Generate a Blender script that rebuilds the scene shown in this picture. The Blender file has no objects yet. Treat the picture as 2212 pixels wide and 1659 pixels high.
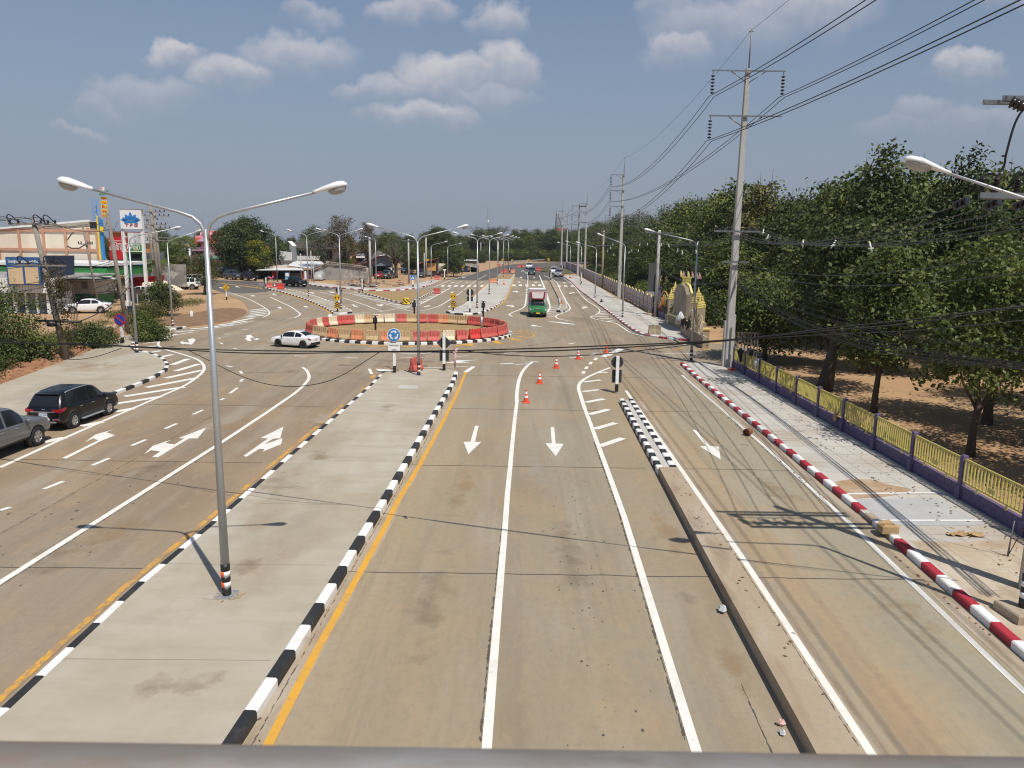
import bpy, math, random
import numpy as np
from mathutils import Vector, Matrix
random.seed(7)
R = math.radians
C = bpy.context.scene.collection
SC = bpy.context.scene
# ------------------------------------------------------------------ camera
CAMH = 8.2
PITCH, ROLL = R(10.54), R(0.8)
FPX, CX, CY = 1661.0, 1106.0, 829.5          # in a 2212 px wide picture
vf = Vector((0, math.cos(PITCH), -math.sin(PITCH)))
u0 = Vector((0, math.sin(PITCH), math.cos(PITCH)))
r0 = Vector((1, 0, 0))
vr = r0 * math.cos(ROLL) + u0 * math.sin(ROLL)
vu = u0 * math.cos(ROLL) - r0 * math.sin(ROLL)
cam = bpy.data.cameras.new('camera')
cam.sensor_width = 36.0
cam.lens = FPX / 2212 * 36.0
cam.clip_start, cam.clip_end = 0.05, 6000
cam.dof.use_dof = True
cam.dof.focus_distance = 30
cam.dof.aperture_fstop = cam.lens / 3.0
cob = bpy.data.objects.new('camera', cam)
C.objects.link(cob)
m3 = Matrix((vr, vu, -vf)).transposed()
cob.matrix_world = Matrix.Translation((0, 0, CAMH)) @ m3.to_4x4()
SC.camera = cob
# ------------------------------------------------------------------ light
SUN_V = Vector((2.69, -4.10, 8.4)).normalized()
SUN_EL = math.asin(SUN_V.z)
SUN_AZ = math.atan2(SUN_V.x, SUN_V.y)
sl = bpy.data.lights.new('sun', 'SUN')
sl.energy = 4.5
sl.angle = R(0.5)
sl.color = (1.0, 0.95, 0.87)
so = bpy.data.objects.new('sun', sl)
C.objects.link(so)
so.rotation_euler = SUN_V.to_track_quat('Z', 'Y').to_euler()
SC.view_settings.view_transform = 'Standard'
SC.view_settings.look = 'None'
SC.view_settings.exposure = 0.0
SC.view_settings.gamma = 1.0
SC.cycles.filter_width = 1.15
W = bpy.data.worlds.new('World')
SC.world = W
W.use_nodes = True
def build_world():
 nt = W.node_tree
 nt.nodes.clear()
 N = nt.nodes.new
 L = nt.links.new
 out = N('ShaderNodeOutputWorld')
 bg = N('ShaderNodeBackground')
 L(bg.outputs[0], out.inputs[0])
 sky = N('ShaderNodeTexSky')
 sky.sky_type = 'NISHITA'
 sky.sun_disc = False
 sky.sun_elevation = SUN_EL
 sky.sun_rotation = SUN_AZ
 sky.altitude = 100
 sky.air_density = 1.0
 sky.dust_density = 0.7
 sky.ozone_density = 1.6
 tc = N('ShaderNodeTexCoord')
 sep = N('ShaderNodeSeparateXYZ')
 L(tc.outputs['Generated'], sep.inputs[0])
 def math_(op, a, b=None, c=None, clamp=False):
  n = N('ShaderNodeMath'); n.operation = op; n.use_clamp = clamp
  for i, v in enumerate((a, b, c)):
   if v is None: continue
   if isinstance(v, (int, float)): n.inputs[i].default_value = v
   else: L(v, n.inputs[i])
  return n.outputs[0]
 ymax = math_('MAXIMUM', sep.outputs[1], 0.05)
 u = math_('DIVIDE', sep.outputs[0], ymax)
 v = math_('DIVIDE', sep.outputs[2], ymax)
 comb = N('ShaderNodeCombineXYZ')
 L(u, comb.inputs[0]); L(v, comb.inputs[1])
 def noise(vec, scale, detail, rough=0.55):
  n = N('ShaderNodeTexNoise')
  n.inputs['Scale'].default_value = scale
  n.inputs['Detail'].default_value = detail
  n.inputs['Roughness'].default_value = rough
  L(vec, n.inputs['Vector'])
  return n
 n1 = noise(comb.outputs[0], 11, 6)
 n2 = noise(comb.outputs[0], 34, 6, 0.6)
 def madd(vec, m, add):
  w = N('ShaderNodeVectorMath'); w.operation = 'MULTIPLY_ADD'
  L(vec, w.inputs[0]); w.inputs[1].default_value = m
  if isinstance(add, tuple): w.inputs[2].default_value = add
  else: L(add, w.inputs[2])
  return w.outputs[0]
 w1 = madd(n1.outputs['Color'], (0.085, 0.060, 0), (-0.0605, -0.0435, 0))
 w2 = madd(n2.outputs['Color'], (0.036, 0.027, 0), w1)
 pv = N('ShaderNodeVectorMath'); pv.operation = 'ADD'
 L(comb.outputs[0], pv.inputs[0]); L(w2, pv.inputs[1])
 acc = None; top = None
 for (x, y, rx, ry, s) in CLOUDS:          # flat based heaps: crisp above, melting away below
  d = vr * ((x - CX) / FPX) + vu * ((CY - y) / FPX) + vf
  cu, cv = d.x / d.y, d.z / d.y
  q = madd(pv.outputs[0], (FPX / rx, FPX / ry, 0), (-cu * FPX / rx, -cv * FPX / ry, 0))
  ln = N('ShaderNodeVectorMath'); ln.operation = 'LENGTH'; L(q, ln.inputs[0])
  sq = N('ShaderNodeSeparateXYZ'); L(q, sq.inputs[0])
  m1 = math_('MULTIPLY_ADD', ln.outputs['Value'], -2.6, 3.0, clamp=True)
  m2 = math_('MULTIPLY_ADD', sq.outputs[1], 0.62, 0.72, clamp=True)
  al = math_('MULTIPLY', math_('MULTIPLY', m1, m2), s)
  tp = math_('MULTIPLY', al, math_('MULTIPLY_ADD', sq.outputs[1], 0.62, 0.42, clamp=True))
  acc = al if acc is None else math_('MAXIMUM', acc, al)
  top = tp if top is None else math_('MAXIMUM', top, tp)
 front = math_('GREATER_THAN', sep.outputs[1], 0.05)
 cf = math_('MULTIPLY', math_('MULTIPLY', acc, front), 0.88)
 lit0 = math_('DIVIDE', top, math_('MAXIMUM', acc, 0.02))
 el = N('ShaderNodeMapRange'); el.interpolation_type = 'SMOOTHSTEP'
 L(sep.outputs[2], el.inputs['Value'])
 el.inputs['From Min'].default_value = -0.02
 el.inputs['From Max'].default_value = 0.42
 el.inputs['To Min'].default_value = 0.9
 el.inputs['To Max'].default_value = 0.12
 veil = N('ShaderNodeMixRGB')
 L(el.outputs[0], veil.inputs[0])
 sk = N('ShaderNodeVectorMath'); sk.operation = 'SCALE'
 sk.inputs['Scale'].default_value = SKY_STR
 L(sky.outputs[0], sk.inputs[0])
 L(sk.outputs[0], veil.inputs[1])
 veil.inputs[2].default_value = VEIL
 mix = N('ShaderNodeMixRGB')
 L(cf, mix.inputs[0])
 L(veil.outputs[0], mix.inputs[1])
 lit = math_('ADD', math_('MULTIPLY_ADD', n2.outputs['Fac'], 0.9, -0.5), lit0, clamp=True)
 ccol = N('ShaderNodeMixRGB')
 L(lit, ccol.inputs[0])
 ccol.inputs[1].default_value = (0.36, 0.385, 0.465, 1)
 ccol.inputs[2].default_value = (0.66, 0.64, 0.665, 1)
 L(ccol.outputs[0], mix.inputs[2])
 L(mix.outputs[0], bg.inputs[0])
 bg.inputs[1].default_value = 1.0
SKY_STR = 0.096
VEIL = (0.250, 0.288, 0.376, 1)
CLOUDS = [(370, 115, 70, 30, 1.0), (495, 160, 85, 38, .85), (640, 118, 125, 40, .7), (310, 210, 130, 48, .42), (215, 238, 60, 30, .28), (170, 285, 50, 14, .3),
   (670, 40, 60, 26, .5), (890, 18, 90, 36, .75), (1080, 40, 62, 46, .75), (960, 175, 115, 58, .95), (1095, 160, 62, 62, .95), (830, 195, 90, 28, .6), (1060, 220, 90, 26, .45),
   (910, 255, 110, 34, .8), (1465, 112, 70, 40, .72), (1560, 70, 150, 70, .55), (1720, 30, 170, 62, .72), (1450, 30, 60, 35, .35), (2100, 135, 80, 34, .85), (1990, 235, 60, 40, .38), (2130, 260, 110, 40, .3),
   (1930, 270, 90, 30, .22), (2200, 10, 80, 30, .5)]
build_world()
# ------------------------------------------------------------------ picture-to-ground helpers
CR = {'A': (0, 650, 2.7657), 'B': (600, 800, 3.6867), 'C': (1100, 800, 3.6867), 'D': (1600, 800, 3.6867), 'E': (2100, 800, 2.7657), 'F': (2700, 700, 2.37),
  'G': (3300, 500, 2.0738), 'H': (1000, 1150, 2.0109), 'I': (0, 1100, 2.212), 'J': (2700, 1300, 1.6607), 'K': (2500, 2000, 1.4439), 'L': (1000, 1300, 1.4747),
  'M': (0, 1900, 1.4747), 'N': (2600, 0, 1.5447), 'Q': (1800, 900, 3.6867), 'S': (2560, 1020, 5.5286), 'T': (400, 880, 5.53), 'U': (1300, 1000, 7.373), 'W': (0, 0, .5486)}
def px(c, x, y):
 a, b, s = CR[c]
 return ((a + x / s) * .5486, (b + y / s) * .5486)
def ray(c, x, y):
 x, y = px(c, x, y)
 return vf + vr * ((x - CX) / FPX) + vu * ((CY - y) / FPX)
def g(c, x, y, z=0.0):                       # point on the level z
 d = ray(c, x, y)
 t = (z - CAMH) / d.z
 return Vector((d.x * t, d.y * t, z))
def V(c, x, y, Y):                           # point at the distance Y
 d = ray(c, x, y)
 t = Y / d.y
 return Vector((d.x * t, Y, CAMH + d.z * t))
def gl(c, pts, z=0.0):
 return [g(c, x, y, z) for x, y in pts]
# ------------------------------------------------------------------ object helpers
def tag(o, label=None, cat=None, group=None, kind=None):
 if label: o['label'] = label
 if cat: o['category'] = cat
 if group: o['group'] = group
 if kind: o['kind'] = kind
 return o
def thing(name, label, cat, loc=(0, 0, 0), rz=0.0, group=None):
 o = bpy.data.objects.new(name, None)
 C.objects.link(o)
 o.empty_display_size = .3
 o.location = loc
 o.rotation_euler = (0, 0, rz)
 return tag(o, label, cat, group)
def copy_tree(o, parent=None):
 c = o.copy()
 C.objects.link(c)
 c.parent = parent
 for ch in list(o.children): copy_tree(ch, c)
 return c
class MB:
 def __init__(s):
  s.v = []; s.f = []; s.mi = []; s.sm = []
  s.m = None
 def pt(s, p):
  p = Vector(p)
  s.v.append(tuple(s.m @ p) if s.m else tuple(p))
  return len(s.v) - 1
 def face(s, idx, mi=0, sm=False):
  s.f.append(tuple(idx)); s.mi.append(mi); s.sm.append(sm)
 def poly(s, pts, mi=0):
  s.face([s.pt(p) for p in pts], mi)
 def box(s, c, d, mi=0, rz=0.0, ch=0.0):
  x, y, z = d[0] / 2, d[1] / 2, d[2] / 2
  rot = Matrix.Rotation(rz, 3, 'Z')
  c = Vector(c)
  if ch <= 0:
   q = [s.pt(c + rot @ Vector((a * x, b * y, e * z))) for e in (-1, 1) for a, b in ((-1, -1), (1, -1), (1, 1), (-1, 1))]
   for f in ((3, 2, 1, 0), (4, 5, 6, 7), (0, 1, 5, 4), (1, 2, 6, 5), (2, 3, 7, 6), (3, 0, 4, 7)):
    s.face([q[i] for i in f], mi)
  else:
   ring = []
   for e, k in ((-1, 1), (-1, 0), (1, 0), (1, 1)):
    zz = e * (z if k else z - ch)
    kx = ch if k else 0
    ring.append([s.pt(c + rot @ Vector((a * (x - kx), b * (y - kx), zz))) for a, b in ((-1, -1), (1, -1), (1, 1), (-1, 1))])
   s.face(ring[0][::-1], mi); s.face(ring[3], mi)
   for i in range(3):
    for j in range(4):
     s.face((ring[i][j], ring[i][(j + 1) % 4], ring[i + 1][(j + 1) % 4], ring[i + 1][j]), mi)
 def prism(s, pts, z0, z1, mi=0, side=None):
  a = [s.pt((p[0], p[1], z0)) for p in pts]
  b = [s.pt((p[0], p[1], z1)) for p in pts]
  ar = sum(pts[i][0] * pts[(i + 1) % len(pts)][1] - pts[(i + 1) % len(pts)][0] * pts[i][1] for i in range(len(pts)))
  if ar < 0: a.reverse(); b.reverse()
  n = len(pts)
  s.face(b, mi)
  s.face(a[::-1], mi)
  for i in range(n):
   s.face((a[i], a[(i + 1) % n], b[(i + 1) % n], b[i]), mi if side is None else side)
 def extrude(s, prof, p0, ax, ay, az, depth, mi=0):   # 2d profile in (ax, az), extruded along ay
  p0, ax, ay, az = Vector(p0), Vector(ax), Vector(ay), Vector(az)
  a = [s.pt(p0 + ax * u + az * v) for u, v in prof]
  b = [s.pt(p0 + ax * u + az * v + ay * depth) for u, v in prof]
  n = len(prof)
  s.face(a, mi); s.face(b[::-1], mi)
  for i in range(n):
   s.face((b[i], b[(i + 1) % n], a[(i + 1) % n], a[i]), mi)
 def tube(s, pts, rad, n=8, mi=0, cap=True, sm=True):
  pts = [Vector(p) for p in pts]
  if isinstance(rad, (int, float)): rad = [rad] * len(pts)
  rings = []
  up = None
  for i, p in enumerate(pts):
   t = (pts[min(i + 1, len(pts) - 1)] - pts[max(i - 1, 0)])
   if t.length < 1e-9: t = Vector((0, 0, 1))
   t.normalize()
   if up is None:
    up = Vector((0, 0, 1)) if abs(t.z) < .9 else Vector((0, 1, 0))
   a = t.cross(up)
   if a.length < 1e-6: a = t.cross(Vector((1, 0, 0)))
   a.normalize()
   b = a.cross(t).normalized()
   up = b
   rings.append([s.pt(p + (a * math.cos(2 * math.pi * k / n) + b * math.sin(2 * math.pi * k / n)) * rad[i]) for k in range(n)])
  for i in range(len(rings) - 1):
   for k in range(n):
    s.face((rings[i][k], rings[i][(k + 1) % n], rings[i + 1][(k + 1) % n], rings[i + 1][k]), mi, sm)
  if cap:
   s.face(rings[0][::-1], mi); s.face(rings[-1], mi)
 def cyl(s, c, r, z0, z1, n=12, mi=0, r2=None, sm=True):
  s.tube([(c[0], c[1], z0), (c[0], c[1], z1)], [r, r if r2 is None else r2], n, mi, True, sm)
 def lathe(s, c, prof, n=12, mi=0, sm=True):
  s.tube([(c[0], c[1], c[2] + z) for r, z in prof], [max(r, .001) for r, z in prof], n, mi, True, sm)
 def disc(s, c, r, nrm, th, n=20, mi=0, sm=False):
  c, nrm = Vector(c), Vector(nrm).normalized()
  s.tube([c, c + nrm * th], r, n, mi, True, sm)
 def ball(s, c, r, n=10, mi=0):
  if isinstance(r, (int, float)): r = (r, r, r)
  rr = []
  for i in range(n // 2 + 1):
   t = math.pi * i / (n // 2)
   rr.append([s.pt((c[0] + r[0] * math.sin(t) * math.cos(2 * math.pi * k / n), c[1] + r[1] * math.sin(t) * math.sin(2 * math.pi * k / n), c[2] - r[2] * math.cos(t))) for k in range(n)])
  for i in range(n // 2):
   for k in range(n):
    s.face((rr[i][k], rr[i][(k + 1) % n], rr[i + 1][(k + 1) % n], rr[i + 1][k]), mi, True)
 def mesh(s, name, mats):
  me = bpy.data.meshes.new(name)
  me.from_pydata(s.v, [], s.f)
  for m in (mats if isinstance(mats, (list, tuple)) else [mats]): me.materials.append(m)
  me.polygons.foreach_set('material_index', s.mi)
  me.polygons.foreach_set('use_smooth', s.sm)
  me.update()
  return me
 def build(s, name, mats, parent=None, kind=None):
  o = bpy.data.objects.new(name, s.mesh(name, mats))
  C.objects.link(o)
  if parent: o.parent = parent
  if kind: o['kind'] = kind
  return o
def smooth_line(pts, n=6, closed=False):     # Catmull-Rom
 pts = [Vector(p) for p in pts]
 out = []
 m = len(pts)
 for i in range(m if closed else m - 1):
  if closed: a, b, c, d = (pts[(i + k) % m] for k in (-1, 0, 1, 2))
  else: a, b, c, d = pts[max(i - 1, 0)], pts[i], pts[i + 1], pts[min(i + 2, m - 1)]
  for k in range(n):
   t = k / n
   out.append(.5 * ((2 * b) + (c - a) * t + (2 * a - 5 * b + 4 * c - d) * t * t + (3 * b - a - 3 * c + d) * t * t * t))
 if not closed: out.append(pts[-1])
 return out
def resample(pts, step):
 pts = [Vector((p[0], p[1], p[2] if len(p) > 2 else 0)) for p in pts]
 out = [pts[0]]
 acc = 0.0
 for a, b in zip(pts, pts[1:]):
  L_ = (b - a).length
  if L_ < 1e-9: continue
  d = step - acc
  while d <= L_:
   out.append(a + (b - a) * (d / L_))
   d += step
  acc = L_ - (d - step)
 if (out[-1] - pts[-1]).length > step * .3: out.append(pts[-1])
 return out
def perp(pts, i):
 t = pts[min(i + 1, len(pts) - 1)] - pts[max(i - 1, 0)]
 t = Vector((t.x, t.y, 0)).normalized()
 return Vector((-t.y, t.x, 0))
def strip(mb, pts, w, z, mi=0):
 pts = [Vector((p[0], p[1], z)) for p in pts]
 L_ = []; R_ = []
 for i, p in enumerate(pts):
  n = perp(pts, i)
  L_.append(mb.pt(p + n * w / 2)); R_.append(mb.pt(p - n * w / 2))
 for i in range(len(pts) - 1):
  mb.face((R_[i], R_[i + 1], L_[i + 1], L_[i]), mi)
def kerb(name, pts, w=.2, h=.15, seg=1.0, mats=None, z0=0.0, off=0.0, step=None):
 mb = MB()
 pts = [Vector((p[0], p[1], 0)) for p in pts]
 pts = resample(pts, seg)
 n = len(pts)
 rg = []
 prof = ((-w / 2, 0), (-w / 2, h - .03), (-w / 2 + .03, h), (w / 2 - .03, h), (w / 2, h - .03), (w / 2, 0))
 for i, p in enumerate(pts):
  nn = perp(pts, i)
  rg.append([p + nn * (a + off) + Vector((0, 0, z0 + b)) for a, b in prof])
 for i in range(n - 1):
  a = [mb.pt(q) for q in rg[i]]
  b = [mb.pt(q) for q in rg[i + 1]]
  k = i % 2
  for j in range(5): mb.face((a[j], b[j], b[j + 1], a[j + 1]), k)
  if i == 0: mb.face(a, k)
  if i == n - 2: mb.face(b[::-1], k)
 return mb.build(name, mats, kind='structure')
# ------------------------------------------------------------------ materials
MATS = {}
def mat(name, col, rough=.7, metal=0.0, layers=(), bump=None, spec=.5, coat=0.0, emit=None, coord='Object'):
 if name in MATS: return MATS[name]
 m = bpy.data.materials.new(name)
 MATS[name] = m
 m.use_nodes = True
 nt = m.node_tree
 N, L = nt.nodes.new, nt.links.new
 p = nt.nodes['Principled BSDF']
 p.inputs['Roughness'].default_value = rough
 p.inputs['Metallic'].default_value = metal
 p.inputs['Specular IOR Level'].default_value = spec
 if coat: p.inputs['Coat Weight'].default_value = coat; p.inputs['Coat Roughness'].default_value = .05
 col = tuple(col) + (1,)
 p.inputs['Base Color'].default_value = col
 if layers or bump:
  tc = N('ShaderNodeTexCoord')
  cur = None
  for (c2, scale, lo, hi, stretch, amt) in layers:
   mp = N('ShaderNodeMapping')
   L(tc.outputs[coord], mp.inputs[0])
   mp.inputs['Scale'].default_value = stretch
   mp.inputs['Location'].default_value = (scale * 3.1, scale * 1.7, 0)
   n = N('ShaderNodeTexNoise')
   n.inputs['Scale'].default_value = scale
   n.inputs['Detail'].default_value = 7
   n.inputs['Roughness'].default_value = .62
   L(mp.outputs[0], n.inputs['Vector'])
   mr = N('ShaderNodeMapRange')
   L(n.outputs['Fac'], mr.inputs['Value'])
   mr.inputs['From Min'].default_value = lo; mr.inputs['From Max'].default_value = hi
   mr.inputs['To Max'].default_value = amt
   mx = N('ShaderNodeMixRGB')
   L(mr.outputs[0], mx.inputs[0])
   if cur is None: mx.inputs[1].default_value = col
   else: L(cur, mx.inputs[1])
   mx.inputs[2].default_value = tuple(c2) + (1,)
   cur = mx.outputs[0]
  if cur is not None: L(cur, p.inputs['Base Color'])
  if bump:
   n = N('ShaderNodeTexNoise')
   n.inputs['Scale'].default_value = bump[0]
   n.inputs['Detail'].default_value = 6
   L(tc.outputs[coord], n.inputs['Vector'])
   b = N('ShaderNodeBump')
   b.inputs['Strength'].default_value = bump[1]
   b.inputs['Distance'].default_value = bump[2] if len(bump) > 2 else .02
   L(n.outputs['Fac'], b.inputs['Height'])
   L(b.outputs[0], p.inputs['Normal'])
 if emit:
  p.inputs['Emission Color'].default_value = tuple(emit) + (1,)
  p.inputs['Emission Strength'].default_value = 1
 return m
I1 = (1, 1, 1)
ALONG = (1, .12, 1)
m_dirt = mat('dirt', (.37, .225, .115), .95, layers=[((.46, .31, .17), .12, .4, .65, I1, .9), ((.25, .15, .085), .5, .5, .75, (1, 1, 1), .7), ((.42, .26, .14), 6, .4, .7, I1, .5), ((.11, .10, .045), .22, .60, .72, I1, .55)], bump=(3, .6, .08))
m_clay = mat('clay', (.27, .13, .06), .95, layers=[((.36, .19, .10), 1.2, .4, .65, I1, .9), ((.16, .085, .045), 4, .5, .7, I1, .8)], bump=(5, 1, .15))
m_road = mat('road_concrete', (.265, .208, .14), .8, layers=[((.335, .295, .225), .09, .45, .66, (1, .5, 1), .5), ((.215, .145, .088), .16, .52, .74, (1, .35, 1), .7), ((.17, .135, .10), .55, .5, .8, (1.6, .03, 1), .6), ((.36, .31, .235), .8, .50, .68, (1, .12, 1), .6), ((.345, .255, .16), 1.7, .56, .61, (1.3, .45, 1), .38), ((.37, .255, .14), .42, .5, .66, (1, .55, 1), .5), ((.16, .13, .10), .9, .56, .74, (2.2, .05, 1), .45), ((.19, .155, .115), 7, .46, .68, (1, .6, 1), .28), ((.37, .32, .25), 28, .5, .72, I1, .35), ((.13, .11, .09), 2.3, .69, .76, I1, .6)], bump=(40, .12, .01))
m_asph = mat('asphalt', (.088, .08, .072), .85, layers=[((.13, .115, .098), .12, .4, .65, ALONG, .8), ((.055, .052, .05), 1.2, .5, .75, (1, .1, 1), .6), ((.12, .105, .09), 20, .4, .7, I1, .4)], bump=(60, .2, .01))
m_slab = mat('pavement_concrete', (.385, .33, .24), .85, layers=[((.43, .39, .315), .25, .4, .62, (.5, 1, 1), .8), ((.27, .205, .13), .2, .5, .66, (1, .6, 1), .85), ((.47, .44, .37), .16, .5, .64, (1.6, .5, 1), .7), ((.32, .28, .21), 1.1, .45, .7, (.35, 1.4, 1), .7), ((.33, .27, .19), .7, .60, .74, (1, .6, 1), .6), ((.40, .35, .27), 14, .45, .75, I1, .4)], bump=(30, .1, .01))
m_pave = mat('pale_pavement', (.455, .425, .375), .85, layers=[((.53, .51, .465), .3, .42, .64, I1, .8), ((.38, .32, .245), .22, .5, .66, I1, .8), ((.42, .40, .37), 2.4, .5, .7, I1, .5), ((.36, .31, .25), 9, .55, .8, I1, .4)], bump=(30, .1, .01))
m_dull = mat('dusty_concrete', (.37, .29, .195), .9, layers=[((.42, .35, .27), .6, .45, .62, (1, .4, 1), .9), ((.25, .17, .11), 1.3, .5, .68, (1.5, .3, 1), .8), ((.30, .25, .19), 11, .45, .7, I1, .5)], bump=(25, .2, .01))
m_grassd = mat('dry_grass', (.30, .195, .085), .95, layers=[((.38, .26, .115), .9, .4, .62, (1, 2, 1), .9), ((.19, .13, .055), 2.2, .5, .72, (.5, 1.6, 1), .8), ((.40, .29, .14), 9, .5, .75, I1, .6)], bump=(5, 1, .1))
m_wpaint = mat('white_road_paint', (.74, .72, .66), .7, layers=[((.58, .53, .44), 1.1, .5, .75, I1, .7), ((.45, .39, .31), 7, .58, .78, I1, .55)])
m_ypaint = mat('yellow_road_paint', (.66, .34, .035), .7, layers=[((.50, .29, .08), 1.3, .45, .7, I1, .8), ((.33, .22, .11), 5, .55, .75, I1, .7)])
m_ypale = mat('worn_yellow_road_paint', (.62, .32, .045), .75, layers=[((.50, .29, .08), 1.3, .4, .62, I1, .7), ((.29, .20, .12), 1.9, .49, .55, (1, .6, 1), .8), ((.31, .22, .13), 6, .52, .6, I1, .7)])
m_kblack = mat('black_kerb_paint', (.022, .022, .023), .6, layers=[((.07, .062, .052), 2.5, .5, .75, I1, .7)])
m_kwhite = mat('white_kerb_paint', (.80, .79, .76), .6, layers=[((.58, .53, .45), 2.2, .52, .75, I1, .7), ((.5, .45, .37), 9, .6, .8, I1, .5)])
m_kred = mat('red_kerb_paint', (.40, .028, .045), .6, layers=[((.34, .10, .09), 2.5, .55, .75, I1, .6)])
m_crack = mat('joint_dark', (.09, .075, .06), .95)
m_galv = mat('galvanised_steel', (.46, .48, .50), .42, .55, layers=[((.38, .39, .40), 3, .4, .7, (1, 1, .3), .7)])
m_rail = mat('dusty_handrail', (.27, .245, .215), .55, .45, layers=[((.28, .20, .15), 6, .5, .66, (.35, 2, 2), .8), ((.42, .41, .42), 14, .5, .7, (.35, 1, 1), .5), ((.14, .11, .09), 30, .62, .75, (.3, 1, 1), .5)])
m_lampw = mat('lamp_white', (.72, .73, .73), .35)
m_lens = mat('lamp_lens', (.36, .36, .35), .22)
m_white = mat('white_paint', (.78, .78, .76), .5, layers=[((.62, .59, .54), 1.3, .52, .75, I1, .5)])
m_black = mat('black_paint', (.014, .014, .015), .45)
m_orange = mat('reflective_orange', (.85, .14, .03), .45)
m_pole = mat('pole_concrete', (.43, .42, .395), .85, layers=[((.33, .31, .28), 1.2, .45, .68, (1, 1, .25), .8), ((.53, .52, .49), 3, .5, .7, I1, .5)], bump=(14, .15, .02))
m_oldpole = mat('old_pole_concrete', (.24, .215, .18), .9, layers=[((.16, .14, .115), 1.2, .45, .65, (1, 1, .25), .8), ((.32, .29, .25), 4, .5, .7, I1, .6)], bump=(14, .25, .02))
m_steel = mat('dark_steel', (.20, .20, .20), .55, .6)
m_angle = mat('crossarm_steel', (.20, .21, .215), .5, .6, layers=[((.24, .23, .22), 4, .45, .7, I1, .7)])
m_insul = mat('insulator_brown', (.028, .02, .02), .25)
m_wire = mat('cable_black', (.012, .012, .013), .5)
m_wireg = mat('cable_grey', (.05, .052, .055), .5)
m_cream = mat('cream_wall', (.72, .65, .53), .9, layers=[((.58, .49, .36), .3, .45, .7, (1, 1, .4), .8), ((.50, .42, .31), 1.5, .6, .78, (1, 1, .3), .5)])
m_salmon = mat('salmon_band', (.50, .28, .18), .9, layers=[((.42, .20, .12), 1, .45, .7, I1, .7)])
m_whitew = mat('white_cladding', (.70, .70, .68), .7, layers=[((.58, .565, .53), .5, .45, .7, (1, 1, .3), .7)])
m_greyw = mat('grey_render', (.30, .285, .265), .95, layers=[((.19, .18, .17), .35, .44, .56, (1, 1, .7), .9), ((.46, .43, .37), .55, .52, .60, I1, .9), ((.13, .125, .12), 1.6, .56, .7, (1, 1, .4), .8)])
m_blue = mat('sign_blue', (.018, .085, .25), .5, layers=[((.03, .11, .27), .6, .4, .7, I1, .7)])
m_dblue = mat('sign_dark_blue', (.022, .045, .105), .6)
m_ply = mat('bare_board', (.58, .45, .28), .8, layers=[((.50, .37, .22), .5, .45, .65, I1, .8), ((.34, .24, .15), 1.1, .62, .7, I1, .6)])
m_ply2 = mat('bare_grey_board', (.30, .285, .26), .8, layers=[((.24, .225, .20), .8, .45, .65, (1, 1, .2), .8)])
m_green = mat('green_fascia', (.035, .24, .055), .5, layers=[((.03, .19, .05), 1.2, .45, .7, (2, 2, .1), .8)])
m_glassd = mat('dark_glass', (.012, .014, .017), .08, spec=.6)
m_glassb = mat('shop_glass', (.11, .13, .14), .12, spec=.6, layers=[((.24, .26, .26), .4, .45, .6, (1, 1, .5), .8)])
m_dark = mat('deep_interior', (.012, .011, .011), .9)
m_red = mat('sign_red', (.52, .018, .03), .5)
m_yel = mat('sign_yellow', (.80, .55, .03), .5)
m_gsign = mat('sign_green', (.03, .23, .08), .5)
m_blue2 = mat('bright_blue', (.03, .20, .52), .5)
m_magenta = mat('magenta_letters', (.30, .015, .07), .5)
m_rust = mat('old_iron_roof', (.21, .18, .155), .8, .1, layers=[((.28, .25, .22), .5, .45, .65, (2, .2, 1), .8), ((.15, .10, .075), 1.1, .5, .7, (2, .2, 1), .7)])
m_roofw = mat('white_iron_roof', (.72, .72, .71), .5, layers=[((.60, .59, .57), .5, .45, .7, (2, .3, 1), .8)])
m_roofb = mat('brown_tile_roof', (.135, .115, .10), .85, layers=[((.18, .155, .13), .8, .45, .65, I1, .8)])
m_rooforange = mat('orange_tile_roof', (.62, .13, .055), .7)
m_pink = mat('pink_wall', (.68, .33, .43), .8)
m_lilac = mat('lilac_wall', (.62, .42, .60), .8)
m_redw = mat('red_house_wall', (.30, .075, .06), .85, layers=[((.24, .06, .05), .6, .45, .7, I1, .8)])
m_bluew = mat('faded_blue_sheet', (.17, .21, .30), .8, layers=[((.17, .20, .27), .5, .42, .62, (1, 1, .4), .9), ((.06, .075, .12), 1.2, .5, .68, (1, 1, .4), .7)])
m_orangew = mat('orange_board', (.58, .31, .10), .8)
m_trunk = mat('bark', (.07, .055, .042), .95, layers=[((.125, .10, .08), 2, .45, .68, (1, 1, .3), .8)], bump=(9, .6, .05))
m_purple = mat('purple_paint', (.098, .074, .158), .75, layers=[((.135, .105, .19), 1.1, .45, .7, I1, .8), ((.20, .15, .22), 4, .6, .78, I1, .5)])
m_ylrail = mat('yellow_rail_paint', (.52, .45, .13), .55, layers=[((.50, .41, .10), 2, .45, .7, I1, .7)])
m_lpink = mat('pale_pink_fence', (.50, .38, .40), .8, layers=[((.42, .30, .36), 1, .45, .7, I1, .7)])
m_gold = mat('gold_yellow_paint', (.66, .56, .17), .6, layers=[((.50, .40, .14), 3, .45, .65, I1, .7)])
m_paleyel = mat('pale_yellow_paint', (.78, .66, .26), .6)
m_sand = mat('sandstone', (.33, .265, .175), .85, layers=[((.24, .195, .14), 1.4, .45, .65, (1, 1, .6), .8), ((.40, .33, .20), 2.5, .5, .7, I1, .6)])
m_stone = mat('grey_stone_slab', (.19, .16, .125), .6, layers=[((.34, .28, .17), .9, .42, .62, (1, 1, .4), .9), ((.15, .13, .115), 1.9, .5, .7, (1, 1, .3), .8)])
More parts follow.
